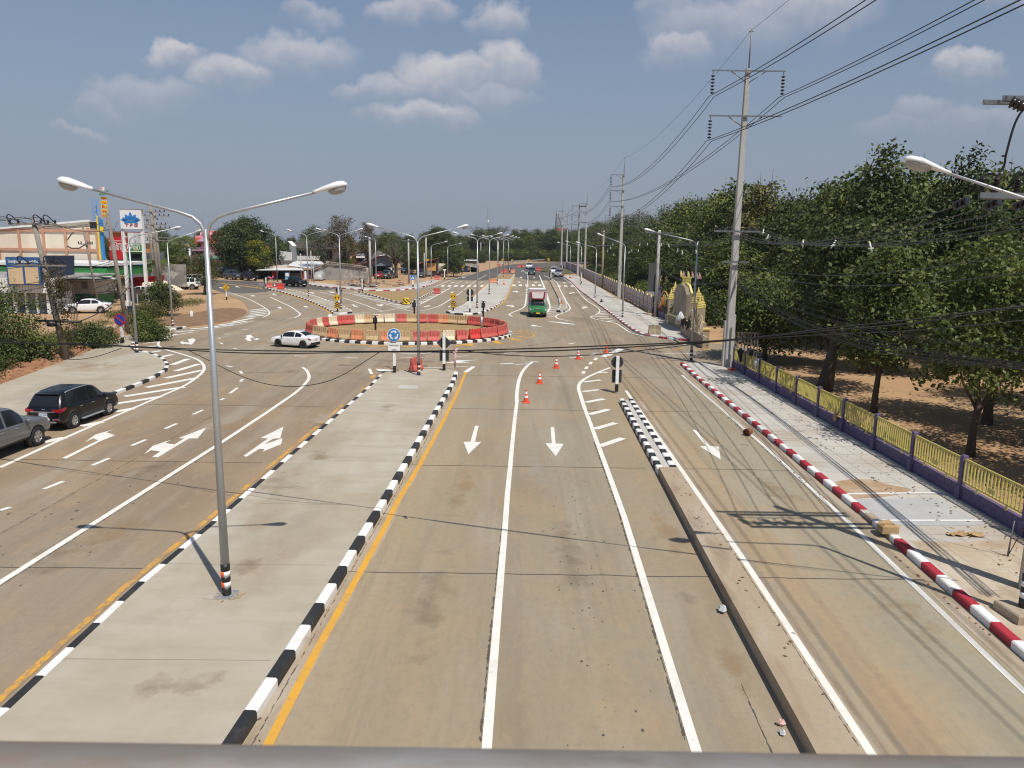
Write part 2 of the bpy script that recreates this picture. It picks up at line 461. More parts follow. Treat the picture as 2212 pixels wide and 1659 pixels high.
m_tyre = mat('tyre', (.016, .016, .017), .85)
m_alloy = mat('alloy', (.52, .52, .53), .3, .8)
m_dalloy = mat('dark_alloy', (.035, .035, .038), .4, .5)
m_tail = mat('tail_light_red', (.35, .008, .02), .2, coat=.5)
m_head = mat('headlight_glass', (.72, .74, .76), .12, coat=.6)
m_chrome = mat('chrome', (.66, .66, .66), .18, .9)
m_plate = mat('plate_white', (.72, .74, .74), .5)
m_plasticd = mat('black_plastic', (.022, .022, .023), .6)
def carpaint(name, c, metal=0.0):
 return mat(name, c, .32, metal, coat=.8, spec=.5, layers=[(tuple(x * .85 + .02 for x in c), 1.4, .45, .75, I1, .4)])
m_cblack = mat('car_black', (.006, .006, .007), .28, 0, coat=.25, spec=.35)
m_cgrey = carpaint('car_grey', (.16, .165, .17), .35)
m_cwhite = carpaint('car_white', (.80, .80, .80))
m_cgreen = carpaint('truck_green', (.012, .20, .055))
m_cred = carpaint('car_red', (.30, .012, .02))
m_cdgreen = carpaint('car_dark_green', (.045, .075, .068))
m_cslate = carpaint('car_slate', (.055, .07, .085))
m_csilver = carpaint('car_silver', (.42, .43, .44), .4)
m_cover = mat('car_cover', (.40, .40, .38), .55, .2, bump=(5, .6, .05))
m_bred = mat('barrier_red', (.50, .08, .065), .6, layers=[((.50, .17, .13), 2, .45, .7, I1, .8)])
m_bred2 = mat('barrier_bright_red', (.62, .045, .035), .5, layers=[((.52, .08, .06), 2, .45, .7, I1, .6)])
m_bcream = mat('barrier_cream', (.70, .60, .44), .6, layers=[((.62, .46, .30), 2, .5, .7, I1, .7)])
m_btan = mat('barrier_tan', (.52, .37, .20), .65, layers=[((.42, .28, .15), 2, .45, .7, I1, .8)])
m_borange = mat('barrier_orange', (.62, .21, .10), .6, layers=[((.60, .32, .17), 1.7, .42, .62, I1, .9)])
m_cone = mat('cone_orange', (.70, .085, .03), .5)
m_card = mat('cardboard', (.40, .27, .13), .9, layers=[((.30, .19, .09), 6, .45, .7, I1, .7)])
m_cloth = mat('black_cloth', (.018, .017, .022), .9)
m_wcloth = mat('white_cloth', (.62, .62, .63), .9)
m_bin = mat('bin_blue', (.025, .045, .10), .5)
m_pbag = mat('clear_plastic', (.55, .57, .58), .25)
def leafmat(name, dark, mid, light):
 m = bpy.data.materials.new(name)
 m.use_nodes = True
 nt = m.node_tree
 N, L = nt.nodes.new, nt.links.new
 p = nt.nodes['Principled BSDF']
 at = N('ShaderNodeAttribute'); at.attribute_name = 'tint'
 r = N('ShaderNodeValToRGB')
 e = r.color_ramp.elements
 e[0].color = tuple(dark) + (1,); e[1].color = tuple(light) + (1,)
 k = e.new(.55); k.color = tuple(mid) + (1,)
 L(at.outputs['Fac'], r.inputs[0])
 L(r.outputs[0], p.inputs['Base Color'])
 p.inputs['Roughness'].default_value = .5
 p.inputs['Specular IOR Level'].default_value = .2
 tr = N('ShaderNodeBsdfTranslucent')
 L(r.outputs[0], tr.inputs[0])
 mx = N('ShaderNodeMixShader'); mx.inputs[0].default_value = .2
 L(p.outputs[0], mx.inputs[1]); L(tr.outputs[0], mx.inputs[2])
 L(mx.outputs[0], nt.nodes['Material Output'].inputs[0])
 return m
l_dark = leafmat('leaf_dark', (.026, .042, .012), (.062, .088, .024), (.14, .16, .05))
l_mid = leafmat('leaf_mid', (.040, .060, .015), (.10, .13, .03), (.21, .225, .065))
l_light = leafmat('leaf_light', (.055, .075, .018), (.13, .155, .035), (.25, .255, .075))
l_yel = leafmat('leaf_olive', (.06, .066, .02), (.13, .13, .036), (.24, .215, .07))
l_brown = leafmat('leaf_brown', (.07, .05, .025), (.125, .095, .045), (.20, .155, .07))
l_flower = leafmat('leaf_yellow_flower', (.05, .085, .02), (.15, .17, .025), (.50, .38, .02))
l_airy = leafmat('leaf_greyish', (.055, .07, .04), (.10, .12, .065), (.16, .17, .10))
def road_dust():            # dust and silt lie in bands along the lanes of the near road
 nt = m_road.node_tree
 N, L = nt.nodes.new, nt.links.new
 first = [n for n in nt.nodes if n.type == 'MIX_RGB' and not n.inputs[1].is_linked][0]
 tc = N('ShaderNodeTexCoord'); sp = N('ShaderNodeSeparateXYZ'); L(tc.outputs['Object'], sp.inputs[0])
 nz = N('ShaderNodeTexNoise'); nz.inputs['Scale'].default_value = .45; nz.inputs['Detail'].default_value = 6
 mp = N('ShaderNodeMapping'); mp.inputs['Scale'].default_value = (1, .3, 1); L(tc.outputs['Object'], mp.inputs[0]); L(mp.outputs[0], nz.inputs['Vector'])
 ma = N('ShaderNodeMath'); ma.operation = 'MULTIPLY_ADD'; L(nz.outputs['Fac'], ma.inputs[0]); ma.inputs[1].default_value = 3.0
 xs_ = N('ShaderNodeMath'); xs_.operation = 'SUBTRACT'; L(sp.outputs[0], xs_.inputs[0]); xs_.inputs[1].default_value = 1.5; L(xs_.outputs[0], ma.inputs[2])
 mr = N('ShaderNodeMapRange'); L(ma.outputs[0], mr.inputs['Value'])
 mr.inputs['From Min'].default_value = -20.4; mr.inputs['From Max'].default_value = 13.6
 cr = N('ShaderNodeValToRGB'); L(mr.outputs[0], cr.inputs[0])
 st = [(-22, (.26, .185, .115)), (-14, (.215, .16, .108)), (-11, (.235, .172, .112)), (-9, (.28, .195, .12)), (-4.2, (.30, .24, .16)), (-2.6, (.25, .20, .135)), (1.6, (.245, .21, .15)), (3.0, (.26, .205, .135)), (4.3, (.32, .24, .145)), (5.6, (.33, .245, .15)), (6.5, (.275, .235, .165)), (7.4, (.265, .24, .175)), (9.2, (.27, .24, .172)), (10.4, (.33, .25, .16)), (12, (.30, .24, .165))]
 e = cr.color_ramp.elements
 while len(e) > 1: e.remove(e[0])
 for i, (x, c) in enumerate(st):
  p = (x + 22) / 34
  k = e[0] if i == 0 else e.new(p)
  k.position = p; k.color = (c[0] * 1.12, c[1] * 1.10, c[2] * 1.04, 1)
 yr = N('ShaderNodeMapRange'); L(sp.outputs[1], yr.inputs['Value'])
 yr.inputs['From Min'].default_value = 34; yr.inputs['From Max'].default_value = 56
 mx = N('ShaderNodeMixRGB'); L(yr.outputs[0], mx.inputs[0]); L(cr.outputs[0], mx.inputs[1]); mx.inputs[2].default_value = (.262, .206, .14, 1)
 L(mx.outputs[0], first.inputs[1])
road_dust()
# ------------------------------------------------------------------ ground, roads, pavements
def struct(name, mb, mats): return mb.build(name, mats, kind='structure')
mb = MB()
mb.poly([(-900, -60, -.03), (900, -60, -.03), (900, 900, -.03), (-900, 900, -.03)])
struct('ground', mb, m_dirt)
left_edge = gl('I', [(1010, 1000), (1250, 905), (1390, 835), (1455, 780), (1440, 730), (1390, 688), (1300, 655), (1200, 630), (1160, 600), (1165, 560), (1215, 520), (1310, 487), (1450, 455), (1610, 425)])
dirt_edge = gl('I', [(1700, 422), (1850, 405), (2010, 372), (2130, 320), (2172, 270)]) + gl('B', [(1330, 1440), (1240, 1385), (1130, 1350), (1010, 1300), (880, 1250), (700, 1170), (450, 1125), (250, 1105)])
top_left = gl('B', [(250, 1085), (880, 1112), (1240, 1125), (1450, 1130), (1760, 1145)])
kerb_red_far = gl('C', [(20, 1150), (310, 1172), (640, 1218), (940, 1243), (1240, 1268), (1560, 1275), (1900, 1252), (2100, 1218)]) + gl('D', [(160, 1236), (300, 1205), (400, 1172), (492, 1132)])
far_edge = gl('D', [(520, 1122), (700, 1080), (870, 1035), (1000, 1012), (1200, 960), (1400, 902), (1550, 882), (1800, 867), (2212, 852)]) + [g('E', 450, 636) + Vector((90, 8, 0))]
far_right = [g('E', 450, 668) + Vector((90, 0, 0)), g('E', 450, 668), g('E', 330, 740)]
kerb_red_right = gl('E', [(318, 800), (400, 852), (500, 948), (620, 1042), (740, 1132), (870, 1232), (1000, 1332), (1090, 1392), (1190, 1438), (1370, 1470), (1520, 1488), (1712, 1505)])
near_kerb = [Vector((11.55, 52.2, 0)), Vector((11.35, 47, 0)), Vector((11.2, 40, 0)), Vector((11.05, 31, 0)), Vector((10.85, 22, 0)), Vector((10.45, 14, 0)), Vector((10.2, 8, 0)), Vector((9.9, 1, 0))]
mb = MB()
road = [Vector((-22, 1, 0)), Vector((-20.5, 30, 0))] + left_edge + dirt_edge + top_left + kerb_red_far + far_edge + far_right + kerb_red_right + [Vector((19, 62, 0)), Vector((19, 53, 0)), Vector((14, 52.6, 0))] + near_kerb
mb.poly([(p.x, p.y, 0) for p in road])
struct('road', mb, m_road)
mb = MB()
Z = .005
mb.poly([tuple(p) for p in gl('D', [(560, 1113), (700, 1082), (870, 1038), (1000, 1015), (1200, 963), (1400, 905), (1550, 885), (1800, 870), (2210, 855)], Z) + [g('E', 440, 641, Z) + Vector((80, 6, 0)), g('E', 440, 664, Z) + Vector((80, 0, 0))] + gl('E', [(440, 664), (322, 744), (345, 815), (395, 855), (120, 842), (-40, 842), (-165, 812)], Z) + gl('D', [(1380, 1022), (1290, 1100), (1100, 1125), (860, 1118)], Z)])
mb.poly([tuple(p) for p in gl('B', [(260, 1088), (880, 1115), (1240, 1128), (1450, 1133), (1760, 1150), (2000, 1162), (2300, 1190), (2560, 1222), (2700, 1245), (2500, 1262), (2100, 1240), (1840, 1238), (1640, 1290), (1300, 1310), (1040, 1300), (880, 1248), (700, 1168), (450, 1122), (260, 1103)], Z)])
struct('asphalt_road', mb, m_asph)
mb = MB()
def patch(c, pts, z=-.02): mb.poly([tuple(p) for p in smooth_line(gl(c, pts, z), 4, True)])
patch('I', [(1300, 400), (1450, 330), (1700, 290), (1900, 255), (2080, 250), (2150, 280), (2110, 325), (1980, 365), (1800, 395), (1640, 412), (1500, 410)])
struct('turned_earth', mb, mat('turned_earth', (.20, .115, .06), .95, layers=[((.29, .18, .10), 1.1, .45, .62, (1, 2, 1), .9)], bump=(4, 1, .15)))
mb = MB()
rb = random.Random(3)
def heap(cx, cy, rx, ry, h, n=14):
 pts = []
 for k in range(4):
  f = 1 - k / 4
  ring = []
  for i in range(n):
   a = 2 * math.pi * i / n
   j = rb.uniform(.8, 1.15)
   ring.append(mb.pt((cx + rx * f * j * math.cos(a), cy + ry * f * j * math.sin(a), -.04 + h * (1 - f * f) * rb.uniform(.75, 1.2))))
  pts.append(ring)
 for k in range(3):
  for i in range(n): mb.face((pts[k][i], pts[k][(i + 1) % n], pts[k + 1][(i + 1) % n], pts[k + 1][i]), 0, False)
 mb.face(pts[3])
bank = gl('I', [(-150, 940), (60, 850), (240, 770), (420, 705), (600, 660), (760, 600), (900, 530), (1000, 480), (1100, 455)])
for i, p in enumerate(resample(bank, .8)):
 heap(p.x + rb.uniform(-.8, .2), p.y + rb.uniform(.3, 1.0), rb.uniform(.7, 1.2), rb.uniform(.6, 1.0), rb.uniform(.2, .5))
struct('earth_bank', mb, m_clay)
mb = MB()
back = gl('I', [(1500, 405), (1300, 412), (1150, 462), (1050, 520), (880, 582), (600, 692), (340, 790), (0, 915), (-400, 1075)], .15)
sw = [Vector((-20.6, 10, 0)), Vector((-20.6, 31, 0)), g('I', 700, 1120)] + smooth_line(left_edge, 3) + back + [Vector((-28, 10, 0))]
mb.prism([(p.x, p.y) for p in sw], -.05, .14)
struct('left_pavement', mb, m_slab)
kerb('left_kerb', [Vector((-20.5, 12, 0)), Vector((-20.5, 29, 0)), Vector((-20.1, 32, 0)), g('I', 800, 1085)] + smooth_line(left_edge, 5), .22, .17, .95, [m_kblack, m_kwhite])
lm = [g('W', x, y, .15) for x, y in [(0, 1540), (300, 1262), (480, 1112), (640, 972), (760, 868), (800, 833), (822, 810)]]
lm = [Vector((-8.95, 2, 0)), Vector((-8.85, 10, 0))] + lm
rm = [g('W', x, y, .15) for x, y in [(497, 1600), (620, 1412), (720, 1255), (830, 1075), (930, 905), (975, 830), (985, 803)]]
rm = [Vector((-4.75, 2, 0)), Vector((-4.6, 9, 0))] + rm
top_m = [g('W', x, y, .15) for x, y in [(838, 803), (880, 800), (950, 797), (980, 799)]]
mb = MB()
mb.prism([(p.x, p.y) for p in lm + top_m + rm[::-1]], -.05, .15)
struct('central_reserve', mb, m_slab)
kerb('central_reserve_kerb', lm, .2, .17, 1.0, [m_kblack, m_kwhite])
kerb('central_reserve_kerb', rm, .24, .19, 1.0, [m_kwhite, m_kblack], off=-.02)
kerb('central_reserve_kerb', [lm[-1]] + top_m + [rm[-1]], .16, .168, 1.0, [m_slab, m_slab])
sepL = [Vector((x, y, 0)) for x, y in ((4.60, 3), (4.92, 11.5), (5.07, 18), (5.26, 24.8), (5.61, 38.0), (5.72, 39.6))]
sepR = [p + Vector((.72 if i < 3 else (.70 if i < 4 else .62), 0, 0)) for i, p in enumerate(sepL)]
sepC = [(a + b) / 2 for a, b in zip(sepL, sepR)]
ysplit = 26.6
mb = MB()
mb.prism([(p.x, p.y) for p in [sepL[0], sepL[1], sepL[2], sepL[3], Vector((5.31, ysplit, 0)), Vector((5.31 + .68, ysplit, 0)), sepR[3], sepR[2], sepR[1], sepR[0]]], -.05, .30)
struct('lane_separator', mb, m_dull)
mb = MB()
mb.prism([(5.5, ysplit + .01), (5.78, ysplit + .01), (6.1, 39.2), (5.88, 39.2)], -.05, .16)
struct('separator_infill', mb, m_pave)
kerb('separator_kerb', [Vector((5.40, ysplit + .02, 0)), Vector((5.72, 39.2, 0))], .24, .22, .55, [m_kwhite, m_kblack])
kerb('separator_kerb', [Vector((5.92, ysplit + .02, 0)), Vector((6.2, 39.2, 0))], .24, .22, .55, [m_kblack, m_kwhite])
mb = MB()
strip(mb, [p + Vector((.32, 0, 0)) for p in sepR], .55, .006)
strip(mb, [p + Vector((.38, 0, 0)) for p in rm[:-1]], .46, .006)
strip(mb, [p + Vector((-.30, 0, 0)) for p in near_kerb], .38, .006)
struct('gutter_strip', mb, m_dull)
mb = MB()
pv = near_kerb + [Vector((14.6, 1, 0)), Vector((14.6, 50.5, 0)), Vector((13.5, 52.4, 0))]
mb.prism([(p.x, p.y) for p in pv], -.05, .14)
struct('right_pavement', mb, m_pave)
nk = [p + Vector((.1, 0, 0)) for p in near_kerb]
i0 = [p for p in resample(nk, .35)]
kerb('right_kerb', [p for p in i0 if p.y > 22.6], .24, .18, .8, [m_kred, m_kwhite])
kerb('bare_kerb', [p for p in i0 if 20.3 < p.y <= 22.7], .24, .17, .6, [m_dull, m_kwhite])
kerb('right_kerb', [p for p in i0 if p.y <= 20.4], .25, .18, .8, [m_kred, m_kwhite])
mb = MB()
mb.poly([(p.x + .23, p.y, .1425) for p in near_kerb if p.y < 20] + [(14.58, 1, .1425), (14.58, 20.6, .1425), (12.4, 20.2, .1425), (11.15, 20.3, .1425)])
struct('dusty_pavement', mb, mat('tan_pavement', (.43, .335, .225), .9, layers=[((.52, .45, .35), .5, .42, .62, I1, .9), ((.33, .24, .15), .9, .5, .68, I1, .8), ((.30, .25, .19), 8, .52, .75, I1, .5)], bump=(25, .2, .01)))
mb = MB()
patch_pts = gl('J', [(1000, 1100), (1180, 1105), (1420, 1100), (1640, 1092), (1840, 1210), (1960, 1270), (1700, 1280), (1450, 1275), (1200, 1268), (1090, 1190)], .146)
mb.poly([(max(p.x, 11.12), p.y, p.z) for p in patch_pts])
struct('paved_patch', mb, mat('grey_paving', (.40, .40, .39), .85, layers=[((.46, .455, .44), .8, .45, .65, I1, .8), ((.33, .33, .32), 6, .5, .75, I1, .5)]))
mb = MB()
mb.poly([(max(p.x, 11.13), p.y, p.z) for p in smooth_line(gl('J', [(930, 1040), (1000, 985), (1200, 975), (1330, 1010), (1470, 1040), (1380, 1075), (1200, 1095), (1050, 1095)], .148), 5, True)])
struct('mud_stain', mb, mat('mud_stain', (.36, .235, .135), .95, layers=[((.44, .34, .24), 1.2, .4, .6, I1, .9), ((.29, .17, .09), 2.6, .5, .7, I1, .8)]))
mb = MB()
for a, b in (((1030, 1098), (1660, 1090)), ((1215, 1275), (1960, 1275))):
 strip(mb, resample([g('J', *a), g('J', *b)], .4), .14, .152)
struct('mortar_smear', mb, mat('mortar', (.66, .65, .62), .9))
mb = MB()
for k in range(1, 26):
 yy = 16 + k * 1.2
 strip(mb, [Vector((11.35, yy, 0)), Vector((14.4, yy, 0))], .018, .1435)
for xx in (12.15, 12.9, 13.65):
 strip(mb, [Vector((xx - .25, 15, 0)), Vector((xx, 46, 0))], .016, .1437)
struct('paving_joints', mb, mat('paving_joint', (.30, .285, .26), .95))
mb = MB()
bk = gl('E', [(1740, 1500), (1650, 1405), (1530, 1320), (1400, 1245), (1310, 1238), (1180, 1165), (1050, 1092), (920, 1045), (750, 935), (560, 828), (470, 790), (390, 782)], .12)
fr = smooth_line(kerb_red_right, 3)
mb.prism([(p.x, p.y) for p in fr + bk], -.05, .13)
struct('far_right_pavement', mb, m_pave)
kerb('far_right_kerb', [p + Vector((.12, 0, 0)) for p in fr], .24, .16, 1.0, [m_kred, m_kwhite])
mb = MB()
cb = gl('C', [(2212, 1120), (2100, 1140), (1900, 1195), (1640, 1228), (1400, 1235), (1150, 1220), (900, 1195), (600, 1160), (310, 1140), (20, 1125)], .1)
cb2 = gl('D', [(480, 1118), (330, 1118), (170, 1150)], .1)
fr2 = smooth_line(kerb_red_far, 3)
mb.prism([(p.x, p.y) for p in fr2 + cb2 + cb], -.05, .13)
struct('corner_pavement', mb, m_pave)
kerb('corner_kerb', fr2, .26, .17, 1.15, [m_kwhite, m_kred])
for c, pts, z, m in (('L', [(855, 319), (940, 318), (952, 327), (942, 338), (850, 338), (842, 328)], .1545, m_pave), ('I', [(722, 778), (852, 776), (825, 797), (690, 799)], .1445, m_dull)):
 mb = MB(); mb.poly([tuple(p) for p in smooth_line(gl(c, pts, z), 3, True)]); struct('pavement_patch', mb, m)
mb = MB()
fr_m = gl('J', [(545, 687), (715, 683), (752, 724), (580, 728), (545, 687)], .1)
strip(mb, fr_m, .1, .1455); struct('cover_frame', mb, m_dull)
li = gl('B', [(1620, 1228), (1800, 1270), (2000, 1322), (2212, 1388)], .1) + gl('C', [(580, 1478), (720, 1545), (795, 1600)], .1)
lf = gl('C', [(860, 1604), (960, 1598), (1052, 1582)], .1)
lr = gl('C', [(1040, 1562), (900, 1490), (700, 1415), (500, 1345), (300, 1290), (120, 1252), (-60, 1225)], .1) + gl('B', [(1640, 1215)], .1)
mb = MB()
mb.prism([(p.x, p.y) for p in li + lf + lr], -.05, .14)
struct('tongue_island', mb, m_slab)
kerb('tongue_kerb', smooth_line(li, 4) + lf[:1], .24, .17, 1.0, [m_kblack, m_kwhite])
kerb('tongue_kerb', lf, .24, .17, 1.1, [m_kwhite, m_kblack])
kerb('tongue_kerb', lr, .2, .17, 1.0, [m_kwhite, m_slab])
sl_ = gl('C', [(1155, 1297), (1400, 1362), (1600, 1422), (1780, 1464), (1850, 1472), (1900, 1466)])
sr_ = gl('C', [(1930, 1440), (2010, 1405), (2120, 1345), (2212, 1298)]) + gl('D', [(400, 1285)])
st_ = gl('D', [(330, 1284), (200, 1283)]) + gl('C', [(1800, 1290), (1500, 1290), (1240, 1288)])
mb = MB()
mb.prism([(p.x, p.y) for p in sl_ + sr_ + st_], -.05, .12)
struct('splitter_island', mb, m_grassd)
kerb('splitter_kerb', sl_, .24, .17, 1.0, [m_kblack, m_kwhite])
kerb('splitter_kerb', sr_, .24, .17, 1.0, [m_kwhite, m_kblack])
fl = gl('D', [(1370, 1026), (1270, 1112), (1200, 1172), (1130, 1235), (1030, 1325), (950, 1402), (850, 1470), (700, 1545), (590, 1580)], .1)
ff = gl('D', [(700, 1604), (850, 1614), (950, 1610), (1050, 1596)], .1)
fr_ = gl('D', [(1150, 1565), (1250, 1525), (1330, 1475), (1400, 1412), (1450, 1340), (1495, 1240), (1535, 1130), (1566, 1030)], .1)
mb = MB()
mb.prism([(p.x, p.y) for p in fl + ff + fr_], -.05, .14)
struct('far_reserve', mb, m_pave)
mb = MB()
mb.prism([(p.x, p.y) for p in gl('D', [(1272, 1106), (1400, 1100), (1510, 1106), (1558, 1032), (1375, 1030)], .1)], 0, .17)
struct('far_reserve_grass', mb, m_grassd)
kerb('far_reserve_kerb', fl, .22, .17, 1.0, [m_kwhite, m_slab])
kerb('far_reserve_kerb', [fl[-1]] + ff + fr_[:1], .26, .19, 1.1, [m_kblack, m_kwhite])
kerb('far_reserve_kerb', fr_, .26, .19, 1.1, [m_kblack, m_kwhite])
sA = gl('Q', [(1340, 762), (1400, 880), (1480, 1042), (1502, 1112), (1490, 1170), (1455, 1212)])
sB = gl('Q', [(1540, 1222), (1588, 1172), (1582, 1120), (1530, 1012), (1460, 882), (1382, 757)])
mb = MB()
mb.prism([(p.x, p.y) for p in sA + sB], -.05, .22)
struct('far_lane_separator', mb, m_dull)
kerb('far_separator_kerb', sA[2:] + [sB[0]], .26, .24, .8, [m_kwhite, m_kblack])
kerb('far_separator_kerb', sB[:4], .26, .24, .8, [m_kblack, m_kwhite])
mb = MB()
mb.prism([(p.x, p.y) for p in gl('Q', [(1140, 612), (1230, 575), (1380, 555), (1400, 632), (1300, 634)], 0)], -.02, .2)
mb.prism([(p.x, p.y) for p in gl('Q', [(1535, 660), (1530, 585), (1620, 545), (1690, 590), (1690, 655)], 0)], -.02, .2)
struct('far_grass_island', mb, mat('verge_grass', (.12, .105, .045), .95, layers=[((.06, .075, .025), .5, .45, .62, I1, .9)], bump=(6, 1, .2)))
RR = 9.12; RK = .835
RC = Vector((g('H', 1243, 305).x, 60.45 + RR * RK, 0))
def EL(r, a, z=0.0): return RC + Vector((r * math.cos(a), r * RK * math.sin(a), z))
circ = [EL(RR, a) for a in [2 * math.pi * k / 96 for k in range(97)]]
kerb('roundabout_kerb', circ, .42, .2, 2 * math.pi * RR / 120, [m_kblack, m_kwhite])
mb = MB()
rings = []
rr_ = random.Random(11)
for k in range(12):
 rad = (RR - .2) * (1 - k / 12)
 rings.append([mb.pt((RC.x + rad * math.cos(2 * math.pi * i / 60), RC.y + RK * rad * math.sin(2 * math.pi * i / 60), .15 + .2 * (k / 12) + (rr_.uniform(-.04, .06) if k else 0))) for i in range(60)])
for k in range(11):
 for i in range(60): mb.face((rings[k][i], rings[k][(i + 1) % 60], rings[k + 1][(i + 1) % 60], rings[k + 1][i]), 0, False)
mb.face(rings[11])
struct('roundabout_lawn', mb, m_grassd)
# ------------------------------------------------------------------ painted markings
ZM = .008
NZ = [0]
def zn(z):          # every painted shape gets a height of its own, so that none coincide
 NZ[0] += 1
 return z + .000022 * NZ[0]
_strip = strip
def strip(mb, pts, w, z, mi=0): _strip(mb, pts, w, zn(z) if z == ZM else z, mi)
wm = MB()       # white
ym = MB()       # yellow
yw = MB()       # worn yellow
def wl(c, pts, w=.15, sm=True, m=None, z=ZM):
 P_ = gl(c, pts)
 strip(m or wm, smooth_line(P_, 6) if sm and len(P_) > 2 else resample(P_, 3), w, z)
def wp(c, pts, m=None, z=ZM):
 (m or wm).poly([tuple(p) for p in gl(c, pts, zn(z))])
def bars(c, segs, w=.4, m=None):
 for a, b in segs: strip(m or wm, gl(c, [a, b]), w, ZM)
def straight(pts, w, m):
 strip(m, [Vector((p[0], p[1], 0)) for p in pts], w, ZM)
straight([(-4.1, 3), (-3.95, 10), (-3.88, 14)] + [(p.x, p.y) for p in gl('L', [(742, 1180), (840, 985), (965, 780), (1100, 527), (1190, 345), (1230, 243)])], .17, ym)
wl('H', [(1675, 635), (1740, 590)], .3)
wl('H', [(1700, 590), (1520, 596), (1300, 603)], .14)
straight([(-.36, 4), (-.33, 11.5), (-.24, 16.5)] + [(p.x, p.y) for p in gl('L', [(1460, 1120), (1472, 950), (1487, 800), (1500, 660), (1513, 530), (1527, 415)])], .17, wm)
wl('L', [(1527, 420), (1526, 380), (1532, 325), (1542, 280), (1560, 240), (1590, 205), (1618, 185)], .2)
wl('L', [(1575, 186), (1648, 182)], .14)
straight([(2.9, 4), (3.12, 11.6)] + [(p.x, p.y) for p in gl('L', [(2150, 1085), (2100, 945), (2040, 780), (1992, 650), (1955, 545), (1920, 455)])], .18, wm)
wl('L', [(1921, 457), (1895, 375), (1885, 335), (1895, 305), (1935, 275), (2000, 245), (2068, 218)], .2)
for x, y in ((1896, 275), (1909, 246), (1926, 219), (1951, 192), (1979, 168)):
 wl('L', [(x, y + 7), (x + 9, y - 7)], .22, False)
wp('L', [(2010, 152), (2040, 158), (2150, 110), (2120, 104)])
straight([(5.7, 4), (5.99, 11.5), (6.19, 19.4), (6.30, 30), (6.38, 39), (6.42, 42.5)], .16, wm)
straight([(9.35, 4), (9.75, 14), (10.2, 22), (10.45, 31), (10.62, 40), (10.75, 48)], .15, wm)
straight([(-12.3, 4), (-12.18, 17), (-11.95, 23.6), (-11.75, 30), (-11.66, 36)] + [(p.x, p.y) for p in smooth_line(gl('H', [(320, 804), (375, 757), (418, 712), (436, 680), (432, 650), (415, 620), (385, 597)]), 5)], .19, wm)
wl('I', [(0, 1640), (570, 1380), (900, 1235), (1180, 1115), (1420, 1010), (1600, 930), (1720, 850), (1775, 790), (1765, 735), (1700, 690), (1560, 645), (1440, 610), (1385, 580), (1380, 555), (1410, 525), (1500, 490), (1680, 460)], .19)
for a, b in (((1290, 640), (1400, 622)), ((1390, 680), (1500, 655)), ((1500, 745), (1640, 692)), ((1525, 800), (1735, 738)), ((1440, 862), (1760, 792)), ((1275, 942), (1722, 858)), ((1085, 1020), (1605, 938)), ((1005, 1085), (1405, 1022)), ((1010, 1152), (1165, 1125)), ((710, 1280), (890, 1242)), ((380, 1420), (565, 1380)), ((1250, 590), (1362, 580)), ((1250, 558), (1380, 545)), ((1300, 525), (1440, 512)), ((1385, 490), (1540, 480)), ((1530, 458), (1690, 446))):
 strip(wm, gl('I', [a, b]), .42, ZM)
for a, b in (((1415, 1557), (1640, 1530)), ((1425, 1580), (1660, 1552)), ((1420, 1604), (1670, 1575)), ((1400, 1632), (1660, 1602)), ((1340, 1655), (1640, 1625))):
 strip(wm, gl('B', [a, b]), .5, ZM)
for a, b in (((2020, 375), (2212, 335)), ((1900, 400), (2150, 365)), ((1780, 420), (2040, 395)), ((1660, 432), (1900, 415))):
 strip(wm, gl('I', [a, b]), .45, ZM)
wl('B', [(1090, 1290), (1250, 1340), (1400, 1395), (1550, 1470), (1660, 1540), (1700, 1590), (1670, 1630), (1600, 1658)], .16)
wl('I', [(2212, 362), (2080, 390), (1940, 415), (1790, 436), (1650, 452)], .15)
wl('B', [(1715, 1365), (1850, 1430), (2000, 1500), (2100, 1570), (2145, 1610), (2120, 1640), (2060, 1665)], .18)
for a, b in (((1905, 517), (1918, 510)), ((1915, 552), (1940, 565)), ((2030, 602), (2070, 608)), ((1970, 752), (2025, 765)), ((2090, 800), (2110, 822)), ((2092, 892), (2118, 868)), ((2000, 995), (2070, 945)), ((1680, 1178), (1768, 1138)), ((1920, 1052), (1952, 1038)), ((1438, 1302), (1540, 1257)), ((1145, 1450), (1272, 1397)), ((802, 1622), (950, 1560)), ((1960, 480), (1998, 474)), ((2112, 440), (2160, 434))):
 strip(wm, gl('I', [a, b]), .17, ZM)
for a, b in (((94, 1057), (137, 1040)), ((0, 1103), (22, 1096))):
 strip(wm, gl('W', [a, b]), .17, ZM)
for k in range(9):
 x = -20 + k * 103
 wl('H', [(x, 579 + k * 3), (x + 78, 582 + k * 3)], .32, False)
wl('I', [(1810, 708), (1860, 720)], .3, False); wl('I', [(1912, 722), (1990, 732)], .3, False); wl('I', [(2000, 733), (2070, 740)], .3, False); wl('I', [(2085, 740), (2165, 745)], .3, False)
wp('H', [(900, 607), (925, 607), (945, 650), (920, 650)])
wp('H', [(960, 607), (1120, 618), (1000, 632)])
for a, b in (((320, 505), (418, 510)), ((720, 519), (828, 523)), ((1160, 522), (1340, 520)), ((1590, 512), (1700, 505)), ((1760, 584), (1850, 578)), ((1950, 572), (2055, 566)), ((1980, 485), (2078, 479)), ((345, 243), (402, 240)), ((120, 230), (182, 226)), ((105, 267), (162, 263)), ((370, 210), (430, 205)), ((10, 240), (60, 236)), ((0, 483), (90, 483)), ((1390, 613), (1430, 610))):
 wl('H', [a, b], .17, False)
wl('H', [(1160, 485), (1340, 487), (1480, 468)], .16)
